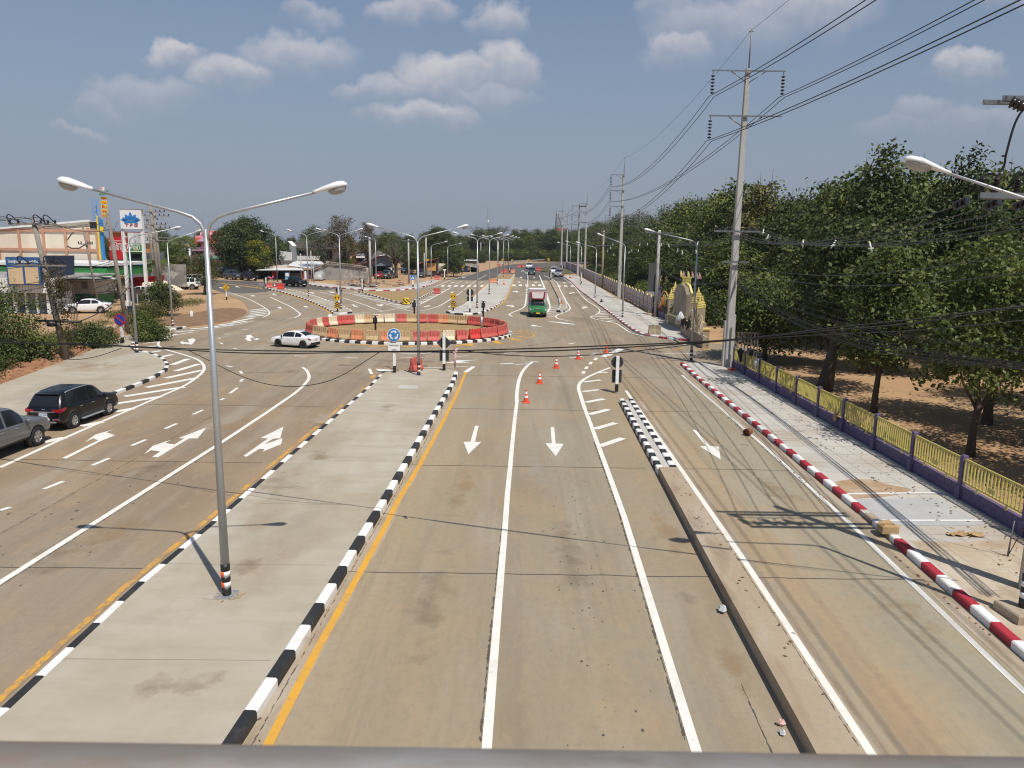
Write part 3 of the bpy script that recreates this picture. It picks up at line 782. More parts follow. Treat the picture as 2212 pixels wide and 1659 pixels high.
for a, b in (((1430, 197), (1505, 192)), ((1520, 200), (1606, 196)), ((1715, 168), (1770, 170)), ((1835, 160), (1910, 154)), ((1935, 145), (1980, 140))):
 wl('L', [a, b], .2, False)
wp('H', [(1500, 560), (1590, 548), (1575, 540), (1760, 540), (1640, 548), (1720, 556), (1640, 560)])
wp('H', [(-30, 372), (20, 368), (8, 360), (45, 372), (10, 383), (14, 376)])
wp('I', [(1565, 553), (1590, 535), (1600, 547), (1650, 550), (1635, 522), (1688, 512), (1703, 530), (1672, 568), (1650, 566), (1600, 560), (1598, 568)])
wp('I', [(2130, 515), (2150, 510), (2140, 490), (2180, 480), (2212, 505), (2180, 510), (2190, 540), (2160, 537)])
A = MB()
def ap(c, pts): A.poly([tuple(p) for p in gl(c, pts, zn(ZM))])
ap('I', [(540, 1556), (580, 1561), (885, 1405), (1003, 1358), (925, 1332), (998, 1303), (830, 1352), (737, 1420), (812, 1384), (855, 1402)])
ap('I', [(1325, 1545), (1374, 1550), (1645, 1386), (1722, 1385), (1798, 1290), (1556, 1383), (1604, 1386), (1520, 1438), (1440, 1426), (1492, 1396), (1330, 1450), (1253, 1524), (1318, 1488), (1395, 1500)])
ap('L', [(-63, 731), (-42, 735), (30, 690), (62, 690), (50, 706), (158, 662), (165, 626), (90, 654), (62, 662), (112, 630), (152, 628), (172, 560), (38, 626), (80, 630)])
ap('L', [(1284, 555), (1304, 556), (1284, 650), (1321, 648), (1245, 720), (1217, 648), (1256, 648)])
ap('L', [(1722, 562), (1743, 562), (1752, 658), (1798, 660), (1753, 732), (1692, 657), (1729, 657)])
ap('J', [(44, 651), (68, 652), (158, 758), (216, 762), (229, 847), (92, 760), (132, 758)])
for c, pts in (('D', [(1450, 1482), (1560, 1480), (1548, 1488), (1580, 1500), (1520, 1514), (1530, 1500), (1490, 1494), (1452, 1492)]), ('D', [(1545, 1277), (1620, 1272), (1612, 1280), (1640, 1288), (1590, 1300), (1598, 1288), (1548, 1286)]),
    ('D', [(1595, 1140), (1640, 1137), (1665, 1147), (1630, 1157), (1635, 1147), (1597, 1146)]), ('D', [(1850, 1150), (1890, 1140), (1925, 1148), (1925, 1152), (1885, 1150), (1880, 1160)]),
    ('D', [(1640, 1080), (1672, 1068), (1688, 1080), (1668, 1086)]), ('D', [(1838, 1082), (1856, 1074), (1872, 1084), (1850, 1090)]),
    ('D', [(245, 1510), (300, 1487), (345, 1482), (338, 1500), (310, 1497), (260, 1514)]), ('D', [(600, 1505), (630, 1488), (648, 1488), (640, 1500), (612, 1512)]), ('D', [(640, 1300), (655, 1284), (690, 1284), (685, 1294), (660, 1305)]),
    ('D', [(635, 1160), (690, 1142), (718, 1148), (690, 1152), (645, 1165)]), ('D', [(862, 1155), (880, 1140), (902, 1146), (880, 1148), (868, 1160)]), ('D', [(1078, 1155), (1095, 1138), (1118, 1144), (1098, 1146), (1085, 1158)]), ('D', [(805, 1080), (840, 1070), (872, 1075), (840, 1078), (812, 1085)]),
    ('E', [(520, 1130), (580, 1125), (605, 1132), (575, 1138), (545, 1148), (525, 1148), (540, 1136)]), ('E', [(388, 975), (440, 968), (455, 978), (425, 980), (410, 990), (390, 985)]),
    ('E', [(315, 868), (345, 862), (360, 870), (335, 876)]),
    ('C', [(1045, 1470), (1075, 1470), (1105, 1490), (1138, 1490), (1138, 1503), (1090, 1502)]), ('C', [(1400, 1462), (1430, 1465), (1440, 1478), (1470, 1466), (1522, 1470), (1490, 1482), (1500, 1498), (1440, 1492), (1430, 1482)]),
    ('C', [(430, 1290), (470, 1295), (500, 1300), (520, 1308), (480, 1314)]), ('C', [(710, 1282), (770, 1285), (820, 1300), (760, 1303)]),
    ('C', [(345, 1492), (395, 1490), (425, 1518), (395, 1510), (375, 1515), (378, 1502)]), ('C', [(-30, 1512), (10, 1510), (35, 1538), (5, 1530)]),
    ('B', [(1425, 1340), (1470, 1335), (1500, 1355), (1460, 1350), (1440, 1355)]), ('B', [(1725, 1320), (1770, 1315), (1810, 1340), (1770, 1332)]), ('B', [(1195, 1210), (1230, 1206), (1275, 1222), (1230, 1220)]), ('B', [(960, 1225), (1000, 1222), (1040, 1235), (1000, 1236)]),
    ('B', [(1805, 1515), (1850, 1500), (1880, 1515), (1860, 1518), (1880, 1535), (1845, 1528), (1830, 1520)]), ('B', [(2190, 1500), (2212, 1490), (2230, 1510), (2215, 1510)])):
 ap(c, pts)
struct('road_arrows', A, m_wpaint)
for a, b in (((2007, 675), (2143, 628)), ((1976, 575), (2100, 540)), ((1946, 490), (2061, 461)), ((1926, 420), (2032, 400)), ((1908, 358), (2010, 346)), ((1914, 302), (2015, 290)), ((1994, 248), (2055, 246))):
 strip(wm, gl('L', [a, b]), .34 if a[1] > 380 else .3, ZM)
wl('L', [(2010, 346), (2075, 358)], .26, False); wl('L', [(2015, 290), (2080, 302)], .26, False); wl('L', [(2055, 246), (2100, 258)], .24, False)
strip(yw, [p + Vector((-.42, 0, 0)) for p in lm[:-2]], .17, ZM)
wl('H', [(835, 804), (880, 760), (925, 715)], .2, m=yw); wl('H', [(930, 680), (960, 657)], .3, m=yw)
for a0, a1 in ((-205, -170), (-60, 35)):
 arc = [EL(RR + 2.1, R(a)) for a in range(a0, a1, 4)]
 strip(yw, arc, .17, ZM)
for a, w in ((-52, .6), (-36, .55), (-20, .5), (-8, .45), (6, .4), (17, .4), (176, .4), (190, .4), (204, .5), (222, .5)):
 strip(ym if -60 < a < -10 else yw, [EL(RR + .6, R(a)), EL(RR + 1.9, R(a - 6))], w, ZM)
for a in (-112, -100, -86, -75, -64):
 strip(yw, [EL(RR + 1.9, R(a)), EL(RR + .6, R(a + 10))], .5, ZM)
for pts in ([(1070, 1585), (1130, 1580), (1310, 1548), (1210, 1552)], [(1530, 1592), (1610, 1580), (1660, 1584), (1560, 1600)], [(960, 1578), (1010, 1580), (1030, 1562), (990, 1560)]): wp('E', pts, yw)
wl('E', [(1790, 1582), (1936, 1600)], .5, False, yw)
wl('E', [(1200, 1632), (1560, 1640), (1860, 1640)], .16)
wp('E', [(770, 1658), (840, 1658), (1000, 1585), (930, 1582)])
wl('E', [(1510, 1530), (1700, 1548)], .3, False)
wl('E', [(320, 812), (420, 880), (500, 975), (580, 1060), (660, 1110), (715, 1155), (718, 1190), (670, 1220), (625, 1238), (680, 1265), (800, 1290), (900, 1310), (980, 1360), (1060, 1410), (1200, 1450)], .16)
for a, b in (((705, 1188), (780, 1182)), ((690, 1205), (795, 1198)), ((660, 1222), (815, 1214)), ((650, 1240), (830, 1232)), ((710, 1262), (850, 1255)), ((800, 1290), (880, 1282))): strip(wm, gl('E', [a, b]), .45, ZM)
wl('E', [(65, 785), (110, 905), (150, 1040), (180, 1120), (170, 1155), (130, 1175)], .17)
wl('E', [(115, 788), (240, 850), (300, 960), (360, 1070), (398, 1130), (390, 1165), (330, 1195), (270, 1215), (245, 1238), (270, 1258), (340, 1275), (440, 1290)], .18)
for k in range(9):
 x = 480 + k * 58
 wl('E', [(x, 1297 + k * 9.5), (x + 42, 1303 + k * 9.5)], .2, False)
for a, b in (((190, 1122), (268, 1118)), ((180, 1138), (270, 1133)), ((175, 1160), (268, 1152)), ((150, 1182), (262, 1175)), ((145, 1200), (262, 1195)), ((145, 1218), (250, 1220)), ((145, 1240), (240, 1238)), ((95, 845), (150, 843)), ((100, 858), (155, 856)), ((105, 870), (160, 868)), ((110, 882), (160, 880))): strip(wm, gl('E', [a, b]), .42, ZM)
wp('E', [(140, 1285), (300, 1295), (440, 1315), (460, 1324), (330, 1312), (250, 1300)])
for a, b in (((555, 1412), (575, 1422)), ((390, 1535), (455, 1522)), ((445, 1366), (485, 1376)), ((250, 1330), (300, 1336)), ((0, 1300), (50, 1302)), ((105, 1588), (155, 1584)), ((550, 1478), (578, 1466)), ((590, 1658), (680, 1640))): wl('E', [a, b], .2, False)
wp('E', [(-30, 1332), (0, 1325), (60, 1338), (118, 1348), (40, 1342), (0, 1342)])
wl('D', [(1755, 1000), (1765, 1090), (1757, 1180)], .14)
for k in range(6): wl('D', [(1752 - k * 1.5, 1185 + k * 21), (1751 - k * 1.5, 1195 + k * 21)], .3, False)
wl('D', [(1745, 1315), (1738, 1400), (1720, 1490), (1660, 1540), (1560, 1580), (1505, 1605), (1500, 1625), (1540, 1648)], .2)
for k in range(6): wl('D', [(1170 + k * 80, 1638 + k * 2), (1230 + k * 80, 1640 + k * 2)], .2, False)
for k in range(5):
 x = 1540 + k * 94; wp('D', [(x, 1180), (x + 44, 1180), (x + 46, 1204), (x - 2, 1204)])
for k in range(7):
 x = 520 + k * 95; wp('D', [(x, 1188), (x + 44, 1188), (x + 20, 1214), (x - 26, 1214)])
for k in range(3):
 x = 262 + k * 72; wp('E', [(x, 894), (x + 32, 894), (x + 40, 912), (x + 5, 912)])
wl('D', [(1690, 975), (1665, 1000)], .14, False); wl('D', [(1690, 975), (1765, 1040)], .14, False)
wl('D', [(1930, 1050), (1990, 1180), (2030, 1290), (2070, 1420), (2085, 1500), (2075, 1550), (2040, 1590)], .17)
wl('D', [(1575, 1040), (1548, 1130), (1515, 1240), (1465, 1350), (1415, 1430), (1340, 1490), (1250, 1540), (1150, 1578)], .2, m=ym)
wl('D', [(1230, 1130), (1130, 1215), (1030, 1310), (920, 1410), (820, 1490), (700, 1545)], .2, m=ym)
wl('C', [(0, 1298), (200, 1350), (400, 1425), (600, 1510), (700, 1570), (735, 1610)], .18, m=ym)
wl('C', [(580, 1290), (800, 1345), (1000, 1400), (1200, 1465), (1400, 1540), (1500, 1572)], .18)
wl('C', [(750, 1635), (1000, 1612), (1250, 1590), (1500, 1572), (1700, 1535), (1900, 1500), (2010, 1480), (2212, 1380)], .16)
wl('D', [(170, 1480), (300, 1420), (470, 1325), (650, 1225)], .17)
wl('C', [(920, 1290), (1150, 1345), (1400, 1420), (1600, 1480), (1790, 1535)], .16)
for k in range(10):
 x, y = 1030 + k * 68, 1308 + k * 19
 strip(wm, gl('C', [(x, y), (x + 130, y - 12)]), .5, ZM)
for a, b in (((1690, 1488), (1950, 1478)), ((1710, 1505), (1940, 1496)), ((1760, 1528), (1890, 1516))): strip(wm, gl('C', [a, b]), .4, ZM)
for k in range(10):
 x, y = 80 + k * 48, 1478 - k * 24
 strip(wm, gl('D', [(x, y), (x + 110, y - 8)]), .5, ZM)
wl('D', [(160, 1570), (330, 1540), (500, 1480), (620, 1410), (720, 1345), (820, 1278)], .18)
for k in range(12): wl('D', [(835 + k * 16, 1258 - k * 12), (845 + k * 16, 1250 - k * 12)], .2, False)
wl('D', [(1040, 1110), (1165, 1040)], .15)
wl('D', [(730, 1172), (800, 1132)], .15, False)
wl('D', [(250, 1232), (380, 1222), (450, 1200), (560, 1150), (700, 1100), (1000, 1020)], .18)
wl('C', [(780, 1645), (1150, 1606)], .15)
wl('C', [(725, 1655), (745, 1615)], .4, False)
for a, b in (((1810, 1540), (1880, 1560)), ((1900, 1566), (1960, 1575))): wl('C', [a, b], .17, False)
wl('D', [(0, 1552), (50, 1562)], .17, False)
wl('B', [(1530, 1185), (1620, 1190)], .3, False); wl('B', [(1520, 1160), (1610, 1166)], .3, False)
for k in range(7): wl('B', [(1110 + k * 62, 1225 + k * 18), (1122 + k * 62, 1229 + k * 18)], .4, False)
wl('B', [(940, 1153), (1200, 1165), (1450, 1195), (1620, 1222)], .2, m=yw); wl('B', [(940, 1165), (1200, 1185), (1450, 1222), (1640, 1246)], .2, m=yw)
for k in range(12): wl('B', [(1000 + k * 50, 1160 + k * 6), (1040 + k * 50, 1174 + k * 6.5)], .3, False, yw)
struct('white_markings', wm, m_wpaint)
struct('yellow_markings', ym, m_ypaint)
struct('worn_yellow_markings', yw, m_ypale)
jm = MB()
jm2 = MB()
for yy in (18.05, 27.4, 37.2, 46.8):
 for xa, xb in ((-20, -9.2), (-4.2, 5.0), (6.1, 10.4)):
  pts = [Vector((xa + (xb - xa) * t / 14, yy + rb.uniform(-.03, .03), 0)) for t in range(15)]
  strip(jm, pts, .035, .0065)
for yy in (13.6, 18.05, 22.6, 27.4, 37.2):
 strip(jm2, [Vector((-8.7, yy, 0)), Vector((-4.6, yy + rb.uniform(-.05, .05), 0))], .012, .1535)
def rough_line(pts, w, z=.0068):
 P_ = resample(pts, .12)
 for i in range(len(P_) - 1):
  if rb.random() < .93: strip(jm, [P_[i] + Vector((rb.uniform(-.012, .012), 0, 0)), P_[i + 1] + Vector((rb.uniform(-.012, .012), 0, 0))], w * rb.choice((.3, .6, 1.0, 1.5)), z + rb.uniform(0, .0005))
def off(pts, d): return [Vector((p[0] + d, p[1], 0)) for p in pts]
rough_line(off([(-.33, 11.5), (-.24, 16.5), (-.06, 23), (.05, 27)], -.115), .035)
rough_line(off([(3.12, 11.6)] + [(p.x, p.y) for p in gl('L', [(2150, 1085), (2100, 945), (2040, 780), (1992, 650)])], -.125), .035)
rough_line(off([(5.99, 11.5), (6.19, 19.4), (6.30, 30), (6.38, 39)], -.14), .022)
rough_line(off([(-12.18, 17), (-11.95, 23.6), (-11.75, 30), (-11.85, 38)], .12), .02)
rough_line([(-4.2, 11), (-3.98, 18), (-3.76, 24), (-3.5, 33), (-3.3, 41)], .018)
rough_line([(-14.3, 14), (-14.1, 24), (-13.9, 36)], .02)
rough_line([(4.35, 11.3), (4.42, 13.3)], .02)
for a in (-60, -80, -100, -120): 
 strip(jm, resample([EL(RR + 2.5, R(a)), EL(RR + 9, R(a))], .7), .03, .0065)
arc = [EL(RR + 4.6, R(a)) for a in range(-170, 12, 4)]
strip(jm, arc, .035, .0067)
for k in range(150):
 if k < 90: x, y = rb.gauss(1.8, .6), rb.uniform(11, 30)
 else: x, y = rb.gauss(-13, 1.1), rb.uniform(13, 26)
 r_ = rb.uniform(.008, .03) if x > -5 else rb.uniform(.012, .05)
 jm.poly([(x + r_ * rb.uniform(.6, 1.2) * math.cos(a), y + 1.6 * r_ * rb.uniform(.6, 1.2) * math.sin(a), .0072) for a in [k2 * math.pi / 4 for k2 in range(8)]])
struct('road_joints', jm, m_crack)
struct('reserve_joints', jm2, mat('joint_pale', (.22, .185, .135), .95))
def stain_mat(name, col, amt, sc):
 m = bpy.data.materials.new(name); m.use_nodes = True
 nt = m.node_tree; N, L = nt.nodes.new, nt.links.new
 p = nt.nodes['Principled BSDF']; p.inputs['Base Color'].default_value = col + (1,); p.inputs['Roughness'].default_value = .9
 tc = N('ShaderNodeTexCoord'); ln = N('ShaderNodeVectorMath'); ln.operation = 'LENGTH'; L(tc.outputs['Object'], ln.inputs[0])
 gm = N('ShaderNodeNewGeometry'); nz = N('ShaderNodeTexNoise'); nz.inputs['Scale'].default_value = sc; nz.inputs['Detail'].default_value = 7; nz.inputs['Roughness'].default_value = .65
 L(gm.outputs['Position'], nz.inputs['Vector'])
 a = N('ShaderNodeMath'); a.operation = 'MULTIPLY_ADD'; L(nz.outputs['Fac'], a.inputs[0]); a.inputs[1].default_value = 2.2; a.inputs[2].default_value = -.62
 b_ = N('ShaderNodeMath'); b_.operation = 'SUBTRACT'; L(a.outputs[0], b_.inputs[0]); L(ln.outputs['Value'], b_.inputs[1]); b_.use_clamp = True
 c_ = N('ShaderNodeMath'); c_.operation = 'MULTIPLY'; L(b_.outputs[0], c_.inputs[0]); c_.inputs[1].default_value = amt; c_.use_clamp = True
 L(c_.outputs[0], p.inputs['Alpha'])
 return m
ST = {'b': stain_mat('brown_stain', (.27, .19, .115), .65, 1.6), 'd': stain_mat('damp_stain', (.16, .125, .09), .45, 1.1), 'l': stain_mat('pale_wash', (.48, .44, .37), .7, 1.1), 'o': stain_mat('orange_dust', (.38, .255, .14), .75, 1.3)}
for i, (c, x, y, z, rx, ry, k) in enumerate((('W', 600, 1050, .156, 1.5, 2.6, 'b'), ('W', 690, 985, .1562, 1.0, 2.2, 'b'), ('W', 655, 1120, .1558, .9, 4.0, 'l'), ('W', 520, 1235, .1563, .8, 1.6, 'b'), ('W', 380, 1480, .1564, 1.2, 1.0, 'b'), ('W', 700, 905, .1561, 1.5, 3, 'l'), ('W', 840, 880, .1565, .8, 2.0, 'b'),
 ('H', 290, 632, .0071, 1.6, 1.6, 'd'), ('W', 1230, 1200, .0071, .8, 6, 'd'), ('W', 930, 1300, .0072, .9, 5, 'd'), ('W', 1480, 1285, .0073, .45, .9, 'd'), ('W', 1440, 1150, .0074, .8, 3.5, 'o'), ('W', 1590, 1450, .0075, .5, 1.6, 'o'), ('W', 1680, 1060, .0076, 1.0, 3, 'o'), ('W', 1960, 1330, .0077, .9, 3, 'o'), ('W', 1700, 1300, .0078, 1.0, 3, 'l'),
 ('W', 250, 1150, .0072, 1.6, 3, 'o'), ('W', 120, 1200, .0073, 1.4, 2.4, 'd'), ('W', 500, 920, .0074, 1.6, 3, 'o'), ('W', 330, 1010, .0075, 1.5, 3, 'd'), ('W', 1160, 1010, .0079, 1.1, 5, 'l'), ('W', 1000, 1050, .0079, .8, 5, 'o'), ('W', 900, 780, .0071, 6, 2.2, 'd'), ('W', 1250, 690, .0071, 3, 6, 'd'), ('W', 580, 690, .0072, 4, 4, 'd'), ('W', 200, 790, .1446, 3, 3, 'o'), ('W', 60, 860, .1447, 2.5, 2.5, 'l'))):
 p = g(c, x, y, z)
 mb = MB(); mb.poly([(-1.3, -1.3, 0), (1.3, -1.3, 0), (1.3, 1.3, 0), (-1.3, 1.3, 0)])
 o = mb.build('stain', ST[k], kind='structure')
 o.location = p; o.scale = (rx, ry, 1)
# ------------------------------------------------------------------ text
def text_mesh(s, size, align='CENTER', bold=0.0):
 cu = bpy.data.curves.new('t', 'FONT')
 cu.body = s; cu.size = size; cu.align_x = align; cu.align_y = 'CENTER'
 cu.resolution_u = 3
 cu.offset = bold * size
 o = bpy.data.objects.new('t', cu)
 C.objects.link(o)
 dg = bpy.context.evaluated_depsgraph_get()
 me = bpy.data.meshes.new_from_object(o.evaluated_get(dg))
 bpy.data.objects.remove(o)
 bpy.data.curves.remove(cu)
 return me
def text(name, s, size, loc, rz, m, parent, sx=1.0, bold=0.022, shear=0.0, fit=None, tall=None):   # upright lettering facing -Y when rz = 0
 me = text_mesh(s, size, bold=bold)
 k = 1.0
 if fit:
  xs_ = [v.co.x for v in me.vertices]; yy_ = [v.co.y for v in me.vertices]
  k = fit / (max(xs_) - min(xs_)); sx = 1.0
  if tall: sx = k; k = tall / (max(yy_) - min(yy_)); sx /= k
  me.transform(Matrix.Translation((-(max(xs_) + min(xs_)) / 2, -(max(yy_) + min(yy_)) / 2, 0)))
 xf = Matrix.Translation(Vector(loc)) @ Matrix.Rotation(rz, 4, 'Z') @ Matrix.Rotation(math.pi / 2, 4, 'X') @ Matrix(((sx * k, shear * k, 0, 0), (0, k, 0, 0), (0, 0, 1, 0), (0, 0, 0, 1)))
 me.transform(xf)
 if bold:
  bm = None
 me.materials.clear(); me.materials.append(m)
 o = bpy.data.objects.new(name, me)
 C.objects.link(o)
 o.parent = parent
 return o
# ------------------------------------------------------------------ street lamps
def lamp_head(mb, mbl, p, d, L_=.74, w=.155, tilt=.22):     # cobra head, starting at p, going along d
 d = Vector(d).normalized()
 up = Vector((0, 0, 1))
 side = d.cross(up).normalized()
 nrm = side.cross(d).normalized()
 prof = [(0, .05, .05, .0), (.12, .055, .055, .0), (.3, .095, .08, -.02), (.5, .135, .10, -.03), (.72, w, .115, -.035), (.88, .125, .10, -.03), (.96, .075, .065, -.02), (1.0, .02, .02, -.01)]
 n = 12
 rings = []
 for t, wy, hz, dz in prof:
  c = p + d * (t * L_)
  ring = []
  for k in range(n):
   a = 2 * math.pi * k / n
   s_, c_ = math.sin(a), math.cos(a)
   h = hz * (1.0 if s_ > 0 else .35)
   ring.append(mb.pt(c + side * (wy * c_) + nrm * (h * s_)))
  rings.append(ring)
 for i in range(len(rings) - 1):
  for k in range(n): mb.face((rings[i][k], rings[i][(k + 1) % n], rings[i + 1][(k + 1) % n], rings[i + 1][k]), 0, True)
 mb.face(rings[0][::-1]); mb.face(rings[-1])
 c = p + d * (.68 * L_) - nrm * .03
 rr = []
 for q, dn in ((1.0, 0), (.93, .05), (.72, .09), (.4, .115), (.02, .12)):
  rr.append([mbl.pt(c + d * (.27 * L_ * q * math.cos(2 * math.pi * k / n)) + side * (w * .84 * q * math.sin(2 * math.pi * k / n)) - nrm * dn) for k in range(n)])
 for i in range(4):
  for k in range(n): mbl.face((rr[i][k], rr[i][(k + 1) % n], rr[i + 1][(k + 1) % n], rr[i + 1][k]), 0, True)
LAMP_MESH = {}
def street_lamp(label, base, rz, arms=(1, -1), fork=8.25, reach=2.32, rise=.74, bands='orange', group=None, plinth=False, r0=.098, z0=0.0, hs=.74):
 t = thing('street_lamp', label, 'street lamp', (base.x, base.y, z0), rz, group)
 key = (arms, fork, reach, rise, bands, plinth, hs)
 if key not in LAMP_MESH:
  ms = []
  mb = MB()
  mb.cyl((0, 0), r0, .74, fork - .05, 14, 0, .047)
  mb.box((0, 0, .012), (.42, .42, .03))
  for sx in (-.15, .15):
   for sy in (-.15, .15): mb.cyl((sx, sy), .018, .02, .09, 6)
  if plinth: mb.box((0, 0, -.03), (.8, .8, .5), 1, ch=.03)
  ms.append(('pole', mb.mesh('pole', [m_galv, m_dull]), None))
  z = .26 if plinth else .02
  mb = MB()
  rr = r0 + .006
  for k in range(5):
   h = (.20, .13, .13, .13, .16)[k]
   if k % 2 == 0: mb.cyl((0, 0), rr, z, z + h, 16, 0)
   else:
    if bands == 'orange':
     n0 = len(mb.f)
     mb.cyl((0, 0), rr, z, z + h, 16, 2)
     for i in range(16):
      if (i + 4) % 16 < 8: mb.mi[n0 + i] = 1
    else: mb.cyl((0, 0), rr, z, z + h, 16, 2)
   z += h
  ms.append(('painted_bands', mb.mesh('painted_bands', [m_black, m_orange, m_white]), None))
  for s_ in arms:
   mb = MB()
   pts = [(0, 0, fork - .35), (0.03 * s_, 0, fork - .12), (.10 * s_, 0, fork + .06), (.26 * s_, 0, fork + .20), (.55 * s_, 0, fork + .30), (reach * s_, 0, fork + rise)]
   mb.tube(pts, [.042, .042, .04, .036, .033, .028], 10)
   ms.append(('arm', mb.mesh('arm', m_galv), None))
   d = Vector((pts[5])) - Vector(pts[4])
   hb, lb = MB(), MB()
   lamp_head(hb, lb, Vector(pts[5]) - d.normalized() * .06, d, hs, .155 * hs / .74)
   ms.append(('lamp_head', hb.mesh('lamp_head', m_lampw), None))
   ms.append(('lens', lb.mesh('lens', m_lens), 'lamp_head'))
  LAMP_MESH[key] = ms
 last = None
 for nm, me, par in LAMP_MESH[key]:
  o = bpy.data.objects.new(nm, me)
  C.objects.link(o)
  o.parent = last if par else t
  if nm == 'lamp_head': last = o
 return t
GD = 'twin arm lamps along the central reserve'
street_lamp('tall twin arm street lamp in the foreground on the near central reserve', g('W', 490, 1286, .15), R(1), z0=.15, fork=8.25)
street_lamp('twin arm street lamp between the blue roundabout sign and the black diamond sign', g('L', 957, 262, .15), R(1), z0=.15, fork=8.0)
for (c, x, y, rz, lab, fk) in (('C', 425, 1355, -14, 'twin arm street lamp halfway along the narrow tongue island on the left', 8.3), ('C', 897, 1535, -14, 'twin arm street lamp on the tongue island behind the yellow diamond sign', 8.3), ('B', 1818, 1200, -18, 'twin arm street lamp beside two red barriers at the far tip of the tongue island', 8.3),
     ('D', 1027, 1525, 2, 'twin arm street lamp at the near end of the far pale reserve', 8.1), ('D', 1203, 1325, 2, 'second twin arm street lamp along the far pale reserve', 8.1), ('D', 1320, 1180, 2, 'twin arm street lamp where the pale reserve turns to dry grass', 8.1), ('D', 1408, 1075, 2, 'twin arm street lamp on the dry grass end of the far reserve', 8.1), ('D', 1480, 990, 2, 'farthest twin arm street lamp, beyond the reserve tip', 8.1)):
 street_lamp(lab, g(c, x, y, .12), R(rz), z0=.12, fork=fk, reach=2.32, group=GD)
GS = 'single arm lamps along the right pavement'
def lamp1(lab, c, x, y, top, head, bands, grp, fork=8.0, z0=.13, plinth=False, reach=None):
 b = g(c, x, y, z0)
 hd = V(head[0], head[1], head[2], b.y) - b
 tp = V(top[0], top[1], top[2], b.y) - b
 s_ = 1 if hd.x > 0 else -1
 return street_lamp(lab, b, 0, (s_,), tp.z - .25, min(abs(hd.x) - .45, 3.2) if reach is None else reach, max(.3, hd.z - tp.z + .2), bands, grp, plinth, .1, z0)
lamp1('single arm street lamp at the school driveway in front of the cream post', 'J', 35, 200, ('E', 1725, 410), ('E', 1240, 300), 'white', GS, z0=.02)
lamp1('single arm street lamp on the far right pavement beside the leaning concrete block', 'E', 970, 1240, ('E', 990, 435), ('E', 712, 350), 'white', GS)
lamp1('single arm street lamp on the far right pavement, third from the driveway', 'E', 672, 1030, ('E', 688, 480), ('E', 478, 432), 'white', GS)
lamp1('single arm street lamp on the far right pavement beside the back of a rectangular sign', 'E', 513, 885, ('E', 525, 458), ('E', 362, 420), 'white', GS)
lamp1('farthest single arm street lamp at the end of the right pavement', 'E', 397, 815, ('E', 400, 460), ('E', 268, 430), 'white', GS)
street_lamp('single arm street lamp at the right edge on a concrete plinth', Vector((11.42, 15.9, 0)), R(4), (-1,), 8.55, 2.9, .95, 'white', None, True, .1, .14, 1.0)
lamp1('single arm street lamp on the left pavement, standing at the striped kerb', 'I', 1195, 640, ('A', 1445, 780), ('A', 1935, 690), 'orange', 'single arm lamps on the left')
lamp1('single arm street lamp on the left behind the striped kerb end, next to bare earth', 'I', 1505, 410, ('B', 245, 530), ('B', 690, 415), 'orange', 'single arm lamps on the left')
lamp1('single arm street lamp beside the pedestrian crossing corner, arm to the right', 'D', 362, 1150, ('D', 367, 605), ('D', 582, 562), 'orange', 'lamps on the far left roadside')
lamp1('single arm street lamp in front of the dark bush on the far left roadside', 'D', 602, 1080, ('D', 605, 620), ('D', 790, 587), 'orange', 'lamps on the far left roadside')
b = g('C', 1408, 1245, .12)
street_lamp('single arm street lamp with black and white bands beside the concrete debris on the corner', b, R(60), (-1,), 7.9, 1.9, .45, 'white', None, False, .1, .12)
